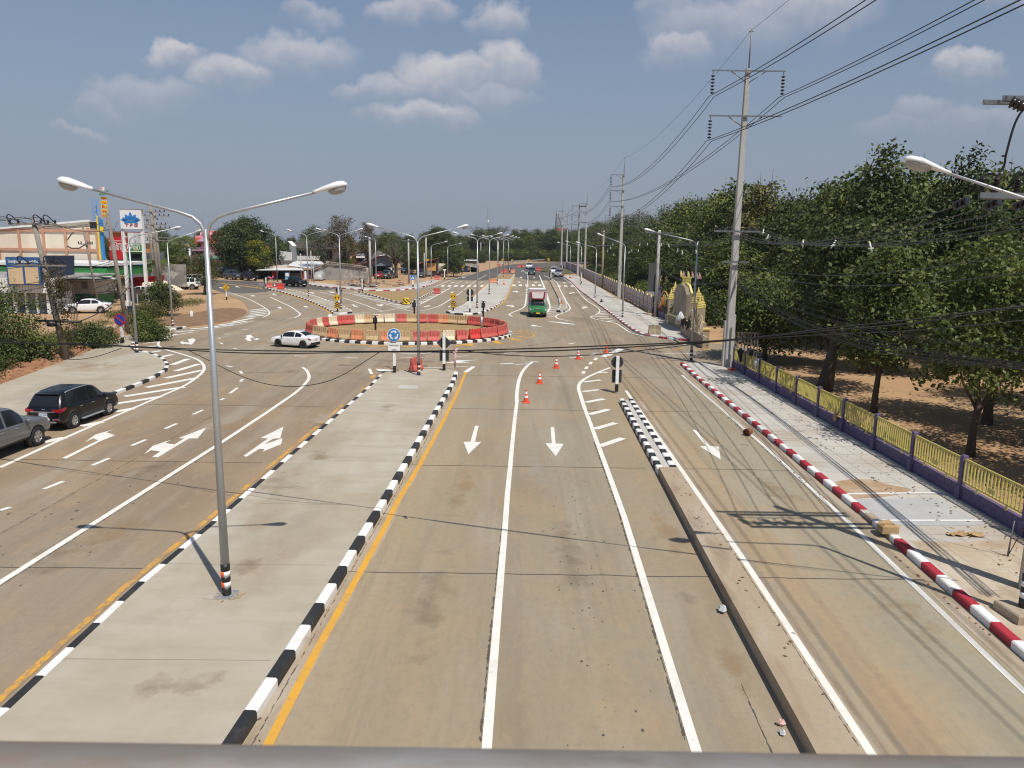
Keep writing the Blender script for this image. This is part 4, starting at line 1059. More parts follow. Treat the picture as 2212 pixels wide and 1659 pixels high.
# ------------------------------------------------------------------ power poles and cables
def string_ins(mb, p, n=6, r=.13, pitch=.2):
 z = 0
 mb.tube([p, p + Vector((0, 0, -.18))], .02, 6)
 for k in range(n):
  mb.lathe(p + Vector((0, 0, -.22 - k * pitch)), [(.03, 0), (r, -.05), (r, -.08), (.04, -.13)], 10)
 return p + Vector((0, 0, -.25 - n * pitch))
def angle_arm(mb, a, b, t=.09):
 a, b = Vector(a), Vector(b)
 d = (b - a).normalized(); s_ = d.cross(Vector((0, 0, 1))).normalized()
 mb.extrude([(0, 0), (t, 0), (t, .015), (.015, .015), (.015, t), (0, t)], a, s_, d, Vector((0, 0, 1)), (b - a).length)
def hv_pole(label, b, top, side=1, spike=True, arms='two', rz=0.0, w0=.5, w1=.27, lean=0.0):
 t = thing('transmission_pole', label, 'power pole', (b.x, b.y, 0), rz, 'concrete transmission poles')
 mb = MB()
 h = top
 def sq(w, z): return [mb.pt((x * w / 2 + lean * z, y * w / 2, z)) for x, y in ((-1, -.8), (-.8, -1), (.8, -1), (1, -.8), (1, .8), (.8, 1), (-.8, 1), (-1, .8))]
 q = [sq(w0, -.1), sq(w0 * .62 + w1 * .38, h * .4), sq(w1, h)]
 for i in range(2):
  for k in range(8): mb.face((q[i][k], q[i][(k + 1) % 8], q[i + 1][(k + 1) % 8], q[i + 1][k]))
 mb.face(q[2])
 mb.build('shaft', m_pole, t)
 ends = {}
 if arms == 'two':
  for nm, z in (('hi', h - .2), ('lo', h - 2.9)):
   ax = lean * z
   ma = MB()
   angle_arm(ma, (ax - 2.3, -.2, z), (ax + 2.3, -.2, z))
   for s_ in (-1, 1): ma.tube([(ax + s_ * 1.05, -.2, z - .02), (ax + s_ * .1, -.16, z - .62)], .03, 6)
   a = ma.build('crossarm', m_angle, t)
   for s_ in ((-1, 1) if nm == 'hi' else (-1,)):
    mi = MB()
    e = string_ins(mi, Vector((ax + s_ * 2.2, -.18, z)))
    ends[nm, s_] = Vector((b.x, b.y, 0)) + e
    mi.build('insulator_string', m_insul, a)
 elif arms == 'left':
  for k, z in enumerate((h - .2, h - 2.4, h - 4.6)):
   ma = MB()
   angle_arm(ma, (-1.9, -.2, z), (.2, -.2, z))
   ma.tube([(-1.0, -.2, z - .02), (-.1, -.16, z - .55)], .03, 6)
   a = ma.build('crossarm', m_angle, t)
   mi = MB()
   ends['p', k] = Vector((b.x, b.y, 0)) + string_ins(mi, Vector((-1.8, -.18, z)))
   mi.build('insulator_string', m_insul, a)
 if spike:
  ms = MB()
  sx = lean * h
  ms.tube([(sx + .05, 0, h - .3), (sx + .08, 0, h + 2.35)], .045, 6)
  ms.tube([(sx - .06, 0, h + 2.2), (sx + .2, 0, h + 2.2)], .03, 6)
  ms.build('top_spike', m_steel, t)
  ends['s'] = Vector((b.x + sx, b.y, h + 2.2))
 return t, ends
def sag(a, b, s, n=24):
 a, b = Vector(a), Vector(b)
 return [a.lerp(b, k / n) + Vector((0, 0, -4 * s * (k / n) * (1 - k / n))) for k in range(n + 1)]
def cable(label, runs, r=.018, group=None, m=None, name='power_cable'):
 mb = MB()
 for pts in runs: mb.tube(pts, r, 5, 0, False)
 return tag(mb.build(name, m or m_wire), label, 'cable', group)
P1 = Vector((14.42, 51.0, 0)); P2 = Vector((15.64, 114.4, 0)); P3 = Vector((17.4, 190, 0))
t1, e1 = hv_pole('tallest concrete transmission pole at the driveway corner, two crossarms and a top spike', P1, 19.0, lean=.004)
for z, w in ((8.95, 1.5), (7.0, .9)):
 mb = MB()
 angle_arm(mb, (-w, -.34, z), (w, -.34, z), .11)
 a = mb.build('lower_crossarm', m_angle, t1)
 if z > 8:
  for k in (-1.35, -.95, -.55, .6, 1.0, 1.38):
   mb = MB(); mb.lathe((k, -.28, 9.06), [(.05, 0), (.08, .05), (.05, .1), (.08, .15), (.03, .24)], 8)
   mb.build('pin_insulator', m_insul, a)
for c_, d_ in (((.33, .1, 1.9), (.09, .25, 3.4)), ((-.33, -.05, 1.6), (.10, .3, 3.2)), ((.1, -.35, 1.45), (.1, .1, 2.9))):
 mb = MB(); mb.box(c_, d_); mb.build('stub_support', m_pole, t1)
t2, e2 = hv_pole('second concrete transmission pole along the pink fence, crossarms to the left', P2, 17.9, arms='left')
t3, e3 = hv_pole('third transmission pole, right one of the close pair beyond the far pavement', P3, 17.4, arms='left')
b = g('E', 465, 780); hv_pole('transmission pole, left one of the close pair beyond the far pavement', Vector((15.7, 190, 0)), 16.9, arms='left', spike=False)
hv_pole('transmission pole standing behind the white car at the far junction', Vector((14.2, 232, 0)), 17.2, arms='left')
hv_pole('slim transmission pole beyond the far end of the right pavement', Vector((17.0, 250, 0)), 17.0, arms='left')
hv_pole('distant transmission pole rising above the far trees', Vector((36.5, 300, 0)), 18.5, arms='left')
mb = MB()
mb.tube([(15.75, 190, 16.6), (17.4, 190, 16.6)], .12, 6)
tag(mb.build('steel_beam', m_black), 'short black beam joining the tops of the paired far poles', 'beam')
NP = Vector((13.6, -14, 0))
GH = 'high voltage wires'
for key, lab, off_, s1 in ((('hi', -1), 'twin high wires from the left upper insulator of the tallest pole', Vector((-2.2, 0, 17.25)), .95), (('hi', 1), 'twin high wires from the right upper insulator of the tallest pole', Vector((1.2, 0, 17.95)), .95), (('lo', -1), 'twin high wires from the lower insulator of the tallest pole', Vector((.8, 0, 16.6)), .95)):
 k = {('hi', -1): 0, ('hi', 1): 1, ('lo', -1): 2}[key]
 runs = []
 for d in (-.17, .17):
  o_ = Vector((d, 0, -.05))
  runs.append(sag(e1[key] + o_, NP + off_ + o_, s1, 40))
  runs.append(sag(e1[key] + o_, e2['p', k] + o_, 1.7))
  runs.append(sag(e2['p', k] + o_, e3['p', k] + o_, 1.7))
  runs.append(sag(e3['p', k] + o_, Vector((14.2 - 1.8, 232, 15.2 - 2.2 * k)) + o_, .6, 10))
 cable(lab, runs, .022, GH)
cable('thin earth wire running over the tops of the transmission poles', [sag(e1['s'], NP + Vector((0, 0, 21.2)), .6), sag(e1['s'], e2['s'], 1.2), sag(e2['s'], e3['s'], 1.2)], .011)
t = thing('distribution_pole', 'distribution pole at the right edge with steel crossarms and ribbed insulators', 'power pole', (12.45, 17.3, 0))
mb = MB(); mb.tube([(0, 0, 0), (0, 0, 12.4)], [.2, .13], 8); mb.build('shaft', m_pole, t)
a1 = MB(); angle_arm(a1, (-2.4, -.2, 9.24), (1.6, -.2, 9.24), .13); angle_arm(a1, (-2.25, .12, 9.24), (1.6, .12, 9.24), .13); x1 = a1.build('crossarm', m_angle, t)
a2 = MB(); angle_arm(a2, (-2.15, -.15, 11.24), (1.6, -.15, 11.24), .13); angle_arm(a2, (-2.42, .08, 11.22), (1.6, .08, 11.22), .1); x2 = a2.build('crossarm', m_angle, t)
INS = []
for k, xx in enumerate((-2.32, -2.02, -1.56, -1.26, -.8, -.5)):
 ib = MB()
 ib.lathe((xx, -.1, 9.37), [(.04, 0)] + [q for j in range(5) for q in ((.05, .02 + j * .06), (.105, .035 + j * .06), (.05, .055 + j * .06))] + [(.03, .36)], 10)
 if k % 2: INS.append(Vector((12.45 + xx, 17.2, 9.75)))
 ib.build('pin_insulator', m_insul, x1)
for xx in (-2.5, -1.8, -1.15):
 ib = MB()
 for j in range(3): ib.tube([Vector((xx + .08 - .055 * j, .2 + .085 * j, 9.21 - .045 * j)), Vector((xx + .03 - .055 * j, .27 + .085 * j, 9.19 - .045 * j))], [.115, .075], 10)
 ib.build('strain_insulator', m_insul, x1)
ib = MB()
for j in range(3): ib.tube([Vector((-2.0 + .06 * j, -.25 - .05 * j, 11.22 - .045 * j)), Vector((-1.92 + .06 * j, -.32 - .05 * j, 11.18 - .045 * j))], [.13, .05], 12)
ib.build('strain_insulator', m_insul, x2)
for k in range(3):
 a = INS[k]
 dx = k * .48
 u = Vector((10.66 + dx, 16.9, 11.08))
 cable('thick black jumper cable hanging between the two crossarms at the right edge', [smooth_line([u + Vector((1.2, 0, .06)), u + Vector((.25, 0, .08)), u, u + Vector((-.16, .02, -.3)), u + Vector((-.24, .06, -.9)), a + Vector((.12, 0, .2)), a, a + Vector((-.14, 0, .02)), a + Vector((-.28, .06, -.04)), a + Vector((-.46, .2, -.38))], 5)], .024, 'jumper cables at the right edge')
D2 = Vector((16.12, 87.0, 0)); D3 = Vector((16.4, 143.4, 0))
sp = MB()
GW = 'spaced aerial cables along the school side'
for k, (xa, xb) in enumerate(((-2.6, -1.35), (-1.9, -.95), (-1.25, -.55))):
 for lvl in range(2):
  a = Vector((12.45 + xa + lvl * 1.9, 17.6, 9.1 - lvl * .1)); b = P1 + Vector((xb + lvl * 1.95, -.3, 9.25)); c_ = D2 + Vector((-1.5 + k * .3 + lvl * 1.9, 0, 9.3)); d_ = D3 + Vector((-1.4 + k * .4 + lvl * 1.5, 0, 9.3))
  cable('black aerial cable strung with spacers from the right edge along the trees', [sag(a, b, .95), sag(b, c_, 1.25), sag(c_, d_, 1.2), sag(d_, Vector((16.5 + k * .3, 185, 9)), .8)], .016, GW, m_wireg)
cable('black service cables hanging below the crossarms along the trees', [sag(Vector((12.45, 17.5, 8.3)), P1 + Vector((.2, -.2, 7.1)), .8), sag(Vector((12.45, 17.5, 7.8)), P1 + Vector((.2, -.2, 6.8)), .8), sag(P1 + Vector((0, 0, 7.1)), D2 + Vector((0, 0, 6.9)), .9), sag(D2 + Vector((0, 0, 6.9)), D3 + Vector((0, 0, 6.9)), .9)], .014, None, m_wireg)
m_spacer = mat('spacer_white', (.75, .75, .70), .5)
def spacer(p, tilt):
 mb = MB()
 d = Vector((math.sin(tilt), 0, math.cos(tilt)))
 mb.tube([p - d * .17, p + d * .16], [.024, .03], 6)
 mb.tube([p - Vector((.09, 0, .04)), p + Vector((.09, 0, -.015))], .02, 6)
 mb.ball(p + d * .18, .04, 8)
 tag(mb.build('cable_spacer', m_spacer), 'small white spacer clipped on the aerial cables in front of the trees', 'cable spacer', 'white cable spacers')
for c, x, y, Y, tl in (('F', 722, 510, 46, .1), ('F', 760, 560, 45, .4), ('F', 1095, 620, 38, -.05), ('F', 1375, 625, 32, .5), ('G', 268, 985, 27, -.35), ('E', 1783, 450, 57, .4), ('E', 1775, 540, 57, -.2), ('E', 1570, 520, 64, .2), ('E', 1622, 545, 63, -.1), ('E', 1478, 470, 68, -.3), ('E', 1390, 460, 72, .3), ('E', 1243, 450, 96, -.2), ('E', 1157, 457, 98, .3), ('E', 1145, 522, 98, 0), ('E', 1040, 540, 105, .3), ('E', 1072, 520, 103, 0), ('E', 875, 565, 120, 0), ('E', 842, 492, 122, 0), ('E', 808, 525, 125, .2), ('E', 867, 453, 121, 0)):
 spacer(V(c, x, y, Y), tl)
def dist_pole(label, b, h, arms, r0=.17, r1=.11, m=None, lean=(0, 0), grp=None, aw=1.5):
 t = thing('distribution_pole', label, 'power pole', (b.x, b.y, 0), 0, grp)
 mb = MB()
 tp = Vector((lean[0], lean[1], h))
 mb.tube([(0, 0, -.2), tp], [r0, r1], 8)
 mb.build('shaft', m or m_oldpole, t)
 for z in arms:
  f = z / h
  ma = MB()
  ma.box((tp.x * f, tp.y * f - .18, z), (aw * 2, .1, .11))
  a = ma.build('crossarm', m_oldpole if m is None else m_angle, t)
  for k in (-.95, -.6, .35, .65, .95):
   mi = MB(); mi.lathe((tp.x * f + k * aw, tp.y * f - .18, z + .05), [(.04, 0), (.09, .05), (.05, .1), (.09, .15), (.03, .25)], 8)
   mi.build('pin_insulator', m_insul, a)
 return t
dist_pole('pale concrete pole on the right pavement in front of the school monument', D2, 9.6, (9.3,), .2, .15, m_pole, aw=1.6)
dist_pole('brownish concrete pole with two crossarms beside the pink fence', D3, 10.3, (10.0, 7.6), .2, .16, mat('brown_pole', (.36, .30, .21), .9), aw=1.5)
LP = g('I', 580, 695)
dist_pole('weathered leaning pole with vines at the left edge, two crossarms with looped jumpers', LP, 9.1, (8.85, 6.2), .22, .15, lean=(-1.5, .3), aw=1.55)
lv = MB()
for zc, xx in ((8.95, -1.4), (6.3, -1.0)):
 for k in (-1.35, .35, 1.0):
  lv.tube(smooth_line([LP + Vector((xx + k - .35, .3, zc - .02)), LP + Vector((xx + k - .2, -.1, zc + .38)), LP + Vector((xx + k + .1, -.2, zc + .45)), LP + Vector((xx + k + .4, .2, zc - .05))], 5), .035, 5)
tag(lv.build('jumper_loops', m_wire), 'looped black jumper leads on the crossarms of the leaning left pole', 'cable')
mb = MB(); mb.lathe(LP + Vector((-.6, -.3, 2.2)), [(.02, 0), (.3, .05), (.3, .35), (.02, .4)], 12); mb.tube([LP + Vector((-1.6, -.3, 2.6)), LP + Vector((1.4, -.3, 2.55))], .08, 6)
tag(mb.build('cable_coil', m_wire), 'black cable coil and joint box slung on the leaning left pole', 'cable coil')
L2 = g('I', 1120, 475)
dist_pole('weathered concrete pole right of the leaning pole, crossing in front of the blue lotus sign', L2, 10.0, (), .2, .14, lean=(-1.1, .2))
L3 = V('B', 130, 1500, 95); L3.z = 0
dist_pole('concrete pole with several crossarms right of the blue lotus sign', V('B', 110, 1300, 100) * 1, 12.5, (11.2, 9.6, 8.0), .24, .18, lean=(-.5, 0), aw=1.9)
dist_pole('grey pole behind the multi crossarm pole on the left', V('T', 1320, 1500, 104), 11.5, (10.8, 9.2, 7.6), .2, .16, lean=(-.3, 0), aw=2.0)
dist_pole('thin leaning pole with one crossarm left of the multi crossarm poles', V('T', 1160, 700, 118), 11.0, (10.6,), .2, .16, lean=(-.8, 0), aw=1.7)
dist_pole('dark slim pole in front of the green shop', V('A', 1075, 1470, 88), 9.2, (7.2,), .13, .1, lean=(-1.1, 0), aw=.8)
for (c, x, y, ty, lab, rad) in (('C', 1322, 1185, 500, 'whitish square pole between the grey wall and the blue gable', .24), ('C', 1880, 1165, 520, 'brown pole in front of the pedestrian crossing sign', .18), ('D', 288, 1070, 500, 'pale pole in front of the orange boarded shack', .2), ('D', 262, 1090, 720, 'short thin pole left of the orange boarded shack', .12), ('D', 433, 900, 500, 'grey pole behind the orange boarded shack', .2), ('D', 627, 800, 590, 'grey pole behind the dark roadside bush', .2), ('D', 1080, 830, 570, 'grey pole at the wood edge right of the shack', .2), ('D', 930, 800, 600, 'thin pole in the wood behind the far shack', .16), ('D', 1330, 880, 560, 'pole at the wood edge behind the far lamps', .2), ('D', 1750, 800, 560, 'pole among the far trees at the road bend', .2), ('D', 2050, 780, 570, 'pole among the far trees right of the road bend', .2), ('C', 500, 1150, 830, 'thin pole at the right end of the white roofed shop', .13), ('C', 470, 1130, 690, 'grey pole behind the thin pole of the white roofed shop', .12), ('C', 320, 1110, 730, 'pole in front of the white roof', .13), ('C', 2105, 1090, 720, 'thin pole beside the parked dark pickup on the far left', .13)):
 b = g(c, x, y)
 h = V(c, x, ty, b.y).z
 dist_pole(lab, b, h, (h - .3,) if ty < 600 and c == 'C' else (), rad, rad * .75, m_pole, grp=None, aw=1.2)
GL = 'overhead wires on the left'
runs = []
for z, xo in ((9.3, -1.9), (9.3, -.6), (9.3, .4)):
 a = LP + Vector((-1.4 + xo, .1, z)); 
 cable('sagging black wire between the left poles', [sag(a, L2 + Vector((-1.1 + xo * .6, 0, 9.2 if xo < 0 else 8.7)), .5), sag(L2 + Vector((-1.1 + xo * .6, 0, 9)), Vector((-50 + xo, 100, 10)), .9), sag(a, a + Vector((-14 - xo, -12, 0.3)), .8)], .022, GL)
for z in (6.5, 6.3, 5.2, 4.8, 4.3, 3.9):
 a = LP + Vector((-.9, .1, z))
 cable('sagging black wire between the left poles', [sag(a, L2 + Vector((-.8, 0, z - .3)), .5), sag(L2 + Vector((-.8, 0, z - .3)), Vector((-49, 100, z - .5)), .8), sag(a, a + Vector((-14, -13, -1.6 + z * .12)), .5)], .02, GL)
cable('bundle of black cables from the leaning pole down to the low left pole', [sag(LP + Vector((.4, 0, 2.4)), L2 + Vector((.2, 0, 3.8)), .5), sag(L2 + Vector((.2, 0, 3.8)), Vector((-48, 98, 5)), .9)], .035)
FA = Vector((-31, 30.0, 4.85)); 
main = smooth_line([FA, Vector((-17.8, 25.2, 4.62)), Vector((-13.5, 23.7, 4.72)), Vector((-7.5, 21.6, 4.98)), Vector((-1.5, 19.4, 5.42)), Vector((3, 17.8, 5.9)), Vector((7.2, 16.3, 6.5)), Vector((10.2, 15.2, 7.15)), Vector((13.4, 14.1, 8.0))], 8)
FN = Vector((.338, .941, 0)); FD = FN.dot(Vector((-1.5, 19.4, 0)))
def onplane(c, x, y):
 d = ray(c, x, y)
 t = FD / (FN.x * d.x + FN.y * d.y)
 return Vector((d.x * t, d.y * t, CAMH + d.z * t))
main = smooth_line([FA] + [onplane('W', x, y) for x, y in ((0, 733), (200, 744), (420, 754), (600, 758), (800, 759), (1000, 757), (1250, 749), (1560, 735), (1800, 708), (2000, 687), (2212, 661))] + [Vector((13.4, 14.1, 7.6))], 6)
cable('thick black cable slung across the whole junction in the foreground', [main, [p + Vector((0, 0, -.045 - .03 * math.sin(k * .35))) for k, p in enumerate(main)]], .016)
loopc = [smooth_line([onplane('W', x, y) for x, y in L_], 6) for L_ in (((408, 757), (450, 778), (520, 812), (590, 832), (660, 833), (730, 815), (824, 758)), ((1000, 757), (1080, 766), (1180, 770), (1300, 765), (1430, 752), (1560, 736)), ((20, 735), (90, 762), (150, 776), (205, 771), (263, 752)), ((1560, 735), (1800, 722), (2000, 712), (2230, 690)))]
cable('thin slack cable looping below the thick foreground cable', loopc, .011)
mb = MB()
p0 = onplane('L', 1172, 130)
for k in range(9):
 a = p0 + Vector((rb.uniform(-.1, .1), rb.uniform(-.03, .03), rb.uniform(-.06, .12)))
 mb.tube([p0, p0.lerp(a, .6) + Vector((0, 0, .03)), a], [.02, .035, .008], 5)
mb.tube([p0, p0 + Vector((-.03, 0, -.2)), p0 + Vector((-.02, 0, -.42))], [.035, .04, .01], 5)
tag(mb.build('ribbon', mat('faded_ribbon', (.52, .33, .33), .8)), 'faded pink ribbon tied round the foreground cable', 'ribbon')
GB = 'telecom cables in front of the school trees'
for k in range(9):
 a = P1 + Vector((.2, -.3, 5.6 + .08 * (k % 5))); b = Vector((13.1 + .12 * (k % 3), 14.0, 5.9 + .1 * (k % 5)))
 cable('black telecom cable sagging from the tallest pole along the yellow fence', [sag(a, b, 1.1 + .22 * (k % 4), 30)], .012 + .006 * (k % 2), GB)
for k in range(4):
 a = P1 + Vector((.2, -.3, 6.0 + .12 * k)); b = Vector((17 + k * 1.6, 14, 4.4 + .5 * k))
 cable('black service wire slanting from the tallest pole into the school trees', [sag(a, b, .6 + .1 * k, 24)], .011, 'service wires into the trees', m_wireg)
for k in range(3):
 cable('black telecom cable between the tallest pole and the pole by the monument', [sag(P1 + Vector((0, 0, 5.7 + .15 * k)), D2 + Vector((0, 0, 5.6 + .2 * k)), .7 + .25 * k)], .016, 'telecom cables by the monument')
# ------------------------------------------------------------------ plastic barriers
BAR = {}
def barrier_mesh(m, L_=.98, h=.86):
 if m.name in BAR: return BAR[m.name]
 mb = MB()
 prof = [(-.24, .06), (-.24, .16), (-.12, .40), (-.085, h - .04), (-.06, h), (.06, h), (.085, h - .04), (.12, .40), (.24, .16), (.24, .06)]
 xs = [-.5, -.47] + [q for c in (-.27, 0, .27) for q in (c - .065, c - .04, c + .04, c + .065)] + [.47, .5]
 rings = []
 for x in xs:
  groove = any(abs(x - c) < .05 for c in (-.27, 0, .27))
  ring = []
  for (y, z) in prof:
   k = 1.0
   if groove and z > .3 and z < h - .02: k = .55
   if groove and z >= h - .01: z = h - .07
   if abs(x) > .48: k *= .94
   ring.append(mb.pt((x * L_, y * k, z)))
  rings.append(ring)
 for a, b in zip(rings, rings[1:]):
  for j in range(len(prof)): mb.face((a[j], a[(j + 1) % len(prof)], b[(j + 1) % len(prof)], b[j]))
 mb.face(rings[0][::-1]); mb.face(rings[-1])
 for x in (-.3, .3):
  mb.box((x * L_, 0, .03), (.2, .46, .06), 1)
 for s_ in (-1, 1): mb.box((s_ * .53 * L_, 0, h - .22), (.08, .07, .14))
 BAR[m.name] = mb.mesh('plastic_barrier', [m, m_plasticd])
 return BAR[m.name]
def barrier(loc, rz, m, label, group=None, sc=1.0):
 o = bpy.data.objects.new('plastic_barrier', barrier_mesh(m))
 C.objects.link(o)
 o.location = loc; o.rotation_euler = (0, 0, rz); o.scale = (sc, 1, sc * 1.0)
 return tag(o, label, 'barrier', group)
CN = {'r': (m_bred, 'faded red'), 'R': (m_bred2, 'bright red'), 'c': (m_bcream, 'cream'), 't': (m_btan, 'tan'), 'o': (m_borange, 'orange')}
near = 'rrrttotototrrcrRrrrrr'
far = 'rrorrrrrttorrtrcctcrrcrcrrt'
ring_r = RR - .42
nb = 0
GBR = 'plastic barriers round the roundabout'
ordn = ['first', 'second', 'third', 'fourth', 'fifth', 'sixth', 'seventh', 'eighth', 'ninth', 'tenth', 'eleventh', 'twelfth', 'thirteenth', 'fourteenth', 'fifteenth', 'sixteenth', 'seventeenth']
for side, seq, a0, a1 in (('near', near, 192, 356), ('far', far, 362, 546)):
 cnt = {}
 for i, ch in enumerate(seq):
  a = R(a0 + (a1 - a0) * i / (len(seq) - 1) + random.uniform(-.7, .7))
  m, nm = CN[ch]
  cnt[nm] = cnt.get(nm, 0) + 1
  wher = ('on the near ring arc, counted from the white car' if side == 'near' else 'on the far ring arc, counted from the right end')
  only = seq.count(ch) == 1
  lab = ('only ' + nm if only else ordn[cnt[nm] - 1] + ' ' + nm) + ' barrier ' + (wher if not only else wher.split(',')[0])
  p = EL(ring_r, a, .2)
  barrier(p, math.atan2(RK * math.cos(a), -math.sin(a)) + random.uniform(-.10, .10), m, lab, GBR, 1.0)
barrier(g('L', 942, 236, .15), R(62), m_bred, 'red barrier standing behind the lamp between the blue sign and the diamond sign')
barrier(g('B', 1700, 1228, .14), R(12), m_bred, 'smaller looking red barrier left of the lamp on the island tip', None, 1.0)
barrier(g('B', 1862, 1250, .14), R(-6), m_bred2, 'pale red barrier right of the lamp on the island tip', None, 1.1)
barrier(g('D', 445, 1316, .0), R(-12), m_bred, 'red barrier standing on white hatching beside the splitter island', None, 1.05)
barrier(g('D', 445, 1115, .13), R(5), m_bred, 'red barrier at the end of the red and white corner kerb', None, 1.05)
barrier(g('D', 1340, 925, .0), R(20), m_bred, 'lone red barrier by the wood edge far down the left road', None, 1.1)
barrier(g('D', 1635, 938, .0), R(0), m_bred, 'red barrier on the asphalt beside a black and yellow board far away', None, 1.1)
barrier(g('D', 1692, 930, .0), R(30), m_bred, 'narrow looking red barrier near the road bend, behind the white pickup', None, 1.0)
barrier(g('D', 1918, 985, .0), R(0), m_bred2, 'red barrier lying at the near end of the far grass island', None, 1.2)
for k, (x, lab) in enumerate(((1236, 'left one of three orange barriers at the edge of the far pale reserve'), (1260, 'middle one of three orange barriers at the edge of the far pale reserve'), (1284, 'right one of three orange barriers at the edge of the far pale reserve'))):
 barrier(g('D', x, 1155, .14), R(0), m_borange, lab, 'three orange barriers on the far reserve')
for k, (x, y, lab, mm) in enumerate(((1398, 1018, 'left one of two red barriers at the far tip of the grassy reserve', m_bred), (1448, 1014, 'right one of two red barriers at the far tip of the grassy reserve', m_bred), (1545, 1016, 'orange barrier behind the round sign at the far tip of the grassy reserve', m_borange))):
 barrier(g('D', x, y, .14), R(4), mm, lab, None, 1.1)
b = g('C', 1840, 1462, .12)
mb = MB()
n = 20
zs = [0, .15, .3, .45, .6, .75, .9, 1.05]
rings = [[mb.pt((b.x + (.50 - .02 * j) * math.cos(2 * math.pi * i / n), b.y + .36 * math.sin(2 * math.pi * i / n), .12 + z * .72)) for i in range(n)] for j, z in enumerate(zs)]
for j in range(len(zs) - 1):
 for i in range(n): mb.face((rings[j][i], rings[j][(i + 1) % n], rings[j + 1][(i + 1) % n], rings[j + 1][i]), (i + j) // 2 % 2 if 0 < j < 6 else 1, False)
mb.face(rings[-1], 1)
tag(mb.build('crash_cushion', [m_black, m_yel]), 'yellow and black striped drum at the tip of the dry grass island', 'crash cushion')
b = g('E', 1320, 1425, .13)
mb = MB()
for k in range(3):
 x0, x1 = -.55 + k * .37, -.55 + k * .37 + .34
 prof = [(-.28, 0), (-.26, .12), (-.13, .45), (-.10, .82), (.10, .80), (.13, .45), (.26, .12), (.28, 0)]
 mb.extrude([(p[0], p[1]) for p in prof], (b.x + x0, b.y, b.z), (0, 1, 0), (1, 0, 0), (0, 0, 1), x1 - x0)
mb.box((b.x, b.y, b.z + .2), (1.08, .3, .38))
tag(mb.build('concrete_barrier', mat('old_block', (.33, .27, .18), .95, layers=[((.22, .17, .11), 1.5, .45, .65, I1, .9)], bump=(8, .6, .04))), 'worn grooved concrete block standing at the red and white kerb', 'barrier')
# ------------------------------------------------------------------ cones
mb = MB()
mb.box((0, 0, .025), (.44, .44, .05), 0, ch=.01)
zz = [(.155, .05), (.135, .20), (.122, .30), (.095, .42), (.08, .52), (.055, .66), (.042, .78)]
for i in range(len(zz) - 1): mb.tube([(0, 0, zz[i][1]), (0, 0, zz[i + 1][1])], [zz[i][0], zz[i + 1][0]], 16, 1 if i in (2, 4) else 0, i == 5)
cone_me = mb.mesh('traffic_cone', [m_cone, m_white])
def cone(c, x, y, z, lab, sc=1.0, grp='orange traffic cones on the near lane'):
 o = bpy.data.objects.new('traffic_cone', cone_me)
 C.objects.link(o)
 o.location = g(c, x, y, z); o.scale = (sc,) * 3
 tag(o, lab, 'traffic cone', grp)
cone('L', 1580, 421, 0, 'nearest orange cone beside the curved white lane line', .9)
cone('L', 1658, 310, 0, 'second nearest orange cone right of the curved white line', .92)
cone('L', 1755, 221, 0, 'third orange cone, midway along the row of cones', .95)
cone('L', 1883, 169, 0, 'fourth orange cone, just below the foreground cable', .95)
cone('L', 2046, 131, 0, 'farthest orange cone of the row, touching the white bar', .95)
cone('D', 1418, 1180, .14, 'dark orange cone alone on the far pale reserve', 1.1, None)
cone('Q', 1651, 722, .13, 'orange cone beside the farthest lamp of the right pavement', 1.1, None)
cone('B', 1775, 1225, .14, 'small orange cone between two red barriers on the island tip', 1.0, None)
b = g('Q', 1522, 1088, .22)
mb = MB(); mb.tube([b + Vector((-.28, 0, 0)), b + Vector((0, 0, .3)), b + Vector((.3, .05, .03))], .06, 6); mb.tube([b + Vector((-.05, 0, .16)), b + Vector((.03, 0, .8))], [.09, .03], 6); mb.box(b + Vector((.03, 0, .11)), (.45, .2, .2))
tag(mb.build('broken_barrier', m_borange), 'broken orange plastic piece lying on the far lane separator', 'barrier piece')
b = g('E', 740, 1080, .13)
mb = MB(); mb.extrude([(-.22, 0), (.24, .11), (.02, .5)], b, (1, 0, 0), (0, .06, 0), (0, 0, 1), 1.0); mb.tube([b + Vector((-.22, 0, 0)), b + Vector((.3, .05, .14))], .03, 5)
tag(mb.build('warning_triangle', m_black), 'small black triangular frame lying on the far right pavement', 'sign frame')
# ------------------------------------------------------------------ signs
def sign_post(t, h, w=.16, black=.42, loc=(0, 0)):
 mb = MB()
 mb.box((loc[0], loc[1], h / 2 + black / 2), (w, w, h - black), 0, ch=.01)
 mb.box((loc[0], loc[1], black / 2), (w + .006, w + .006, black), 1)
 return mb.build('post', [m_white, m_black], t)
def disc_board(t, z, r, front, name='sign_board', y=-.11, th=.012, back=None):
 mb = MB(); mb.disc((0, y, z), r, (0, -1, 0), th, 32)
 return mb.build(name, front, t)
def rect_board(t, z, w, h, m, y=-.11, name='sign_board', rot=0.0, x=0.0):
 mb = MB()
 c, s_ = math.cos(rot), math.sin(rot)
 pts = [(a * w / 2 * c - b * h / 2 * s_, a * w / 2 * s_ + b * h / 2 * c) for a, b in ((-1, -1), (1, -1), (1, 1), (-1, 1))]
 mb.extrude(pts, (x, y, z), (1, 0, 0), (0, -.012, 0), (0, 0, 1), 1)
 return mb.build(name, m, t)
def flat(parent, name, polys, m, y):
 mb = MB()
 for pts in polys: mb.extrude(pts, (0, y, 0), (1, 0, 0), (0, -.004, 0), (0, 0, 1), 1)
 return mb.build(name, m, parent)
def hz(c, x, y, b): return V(c, x, y, b.y).z - b.z
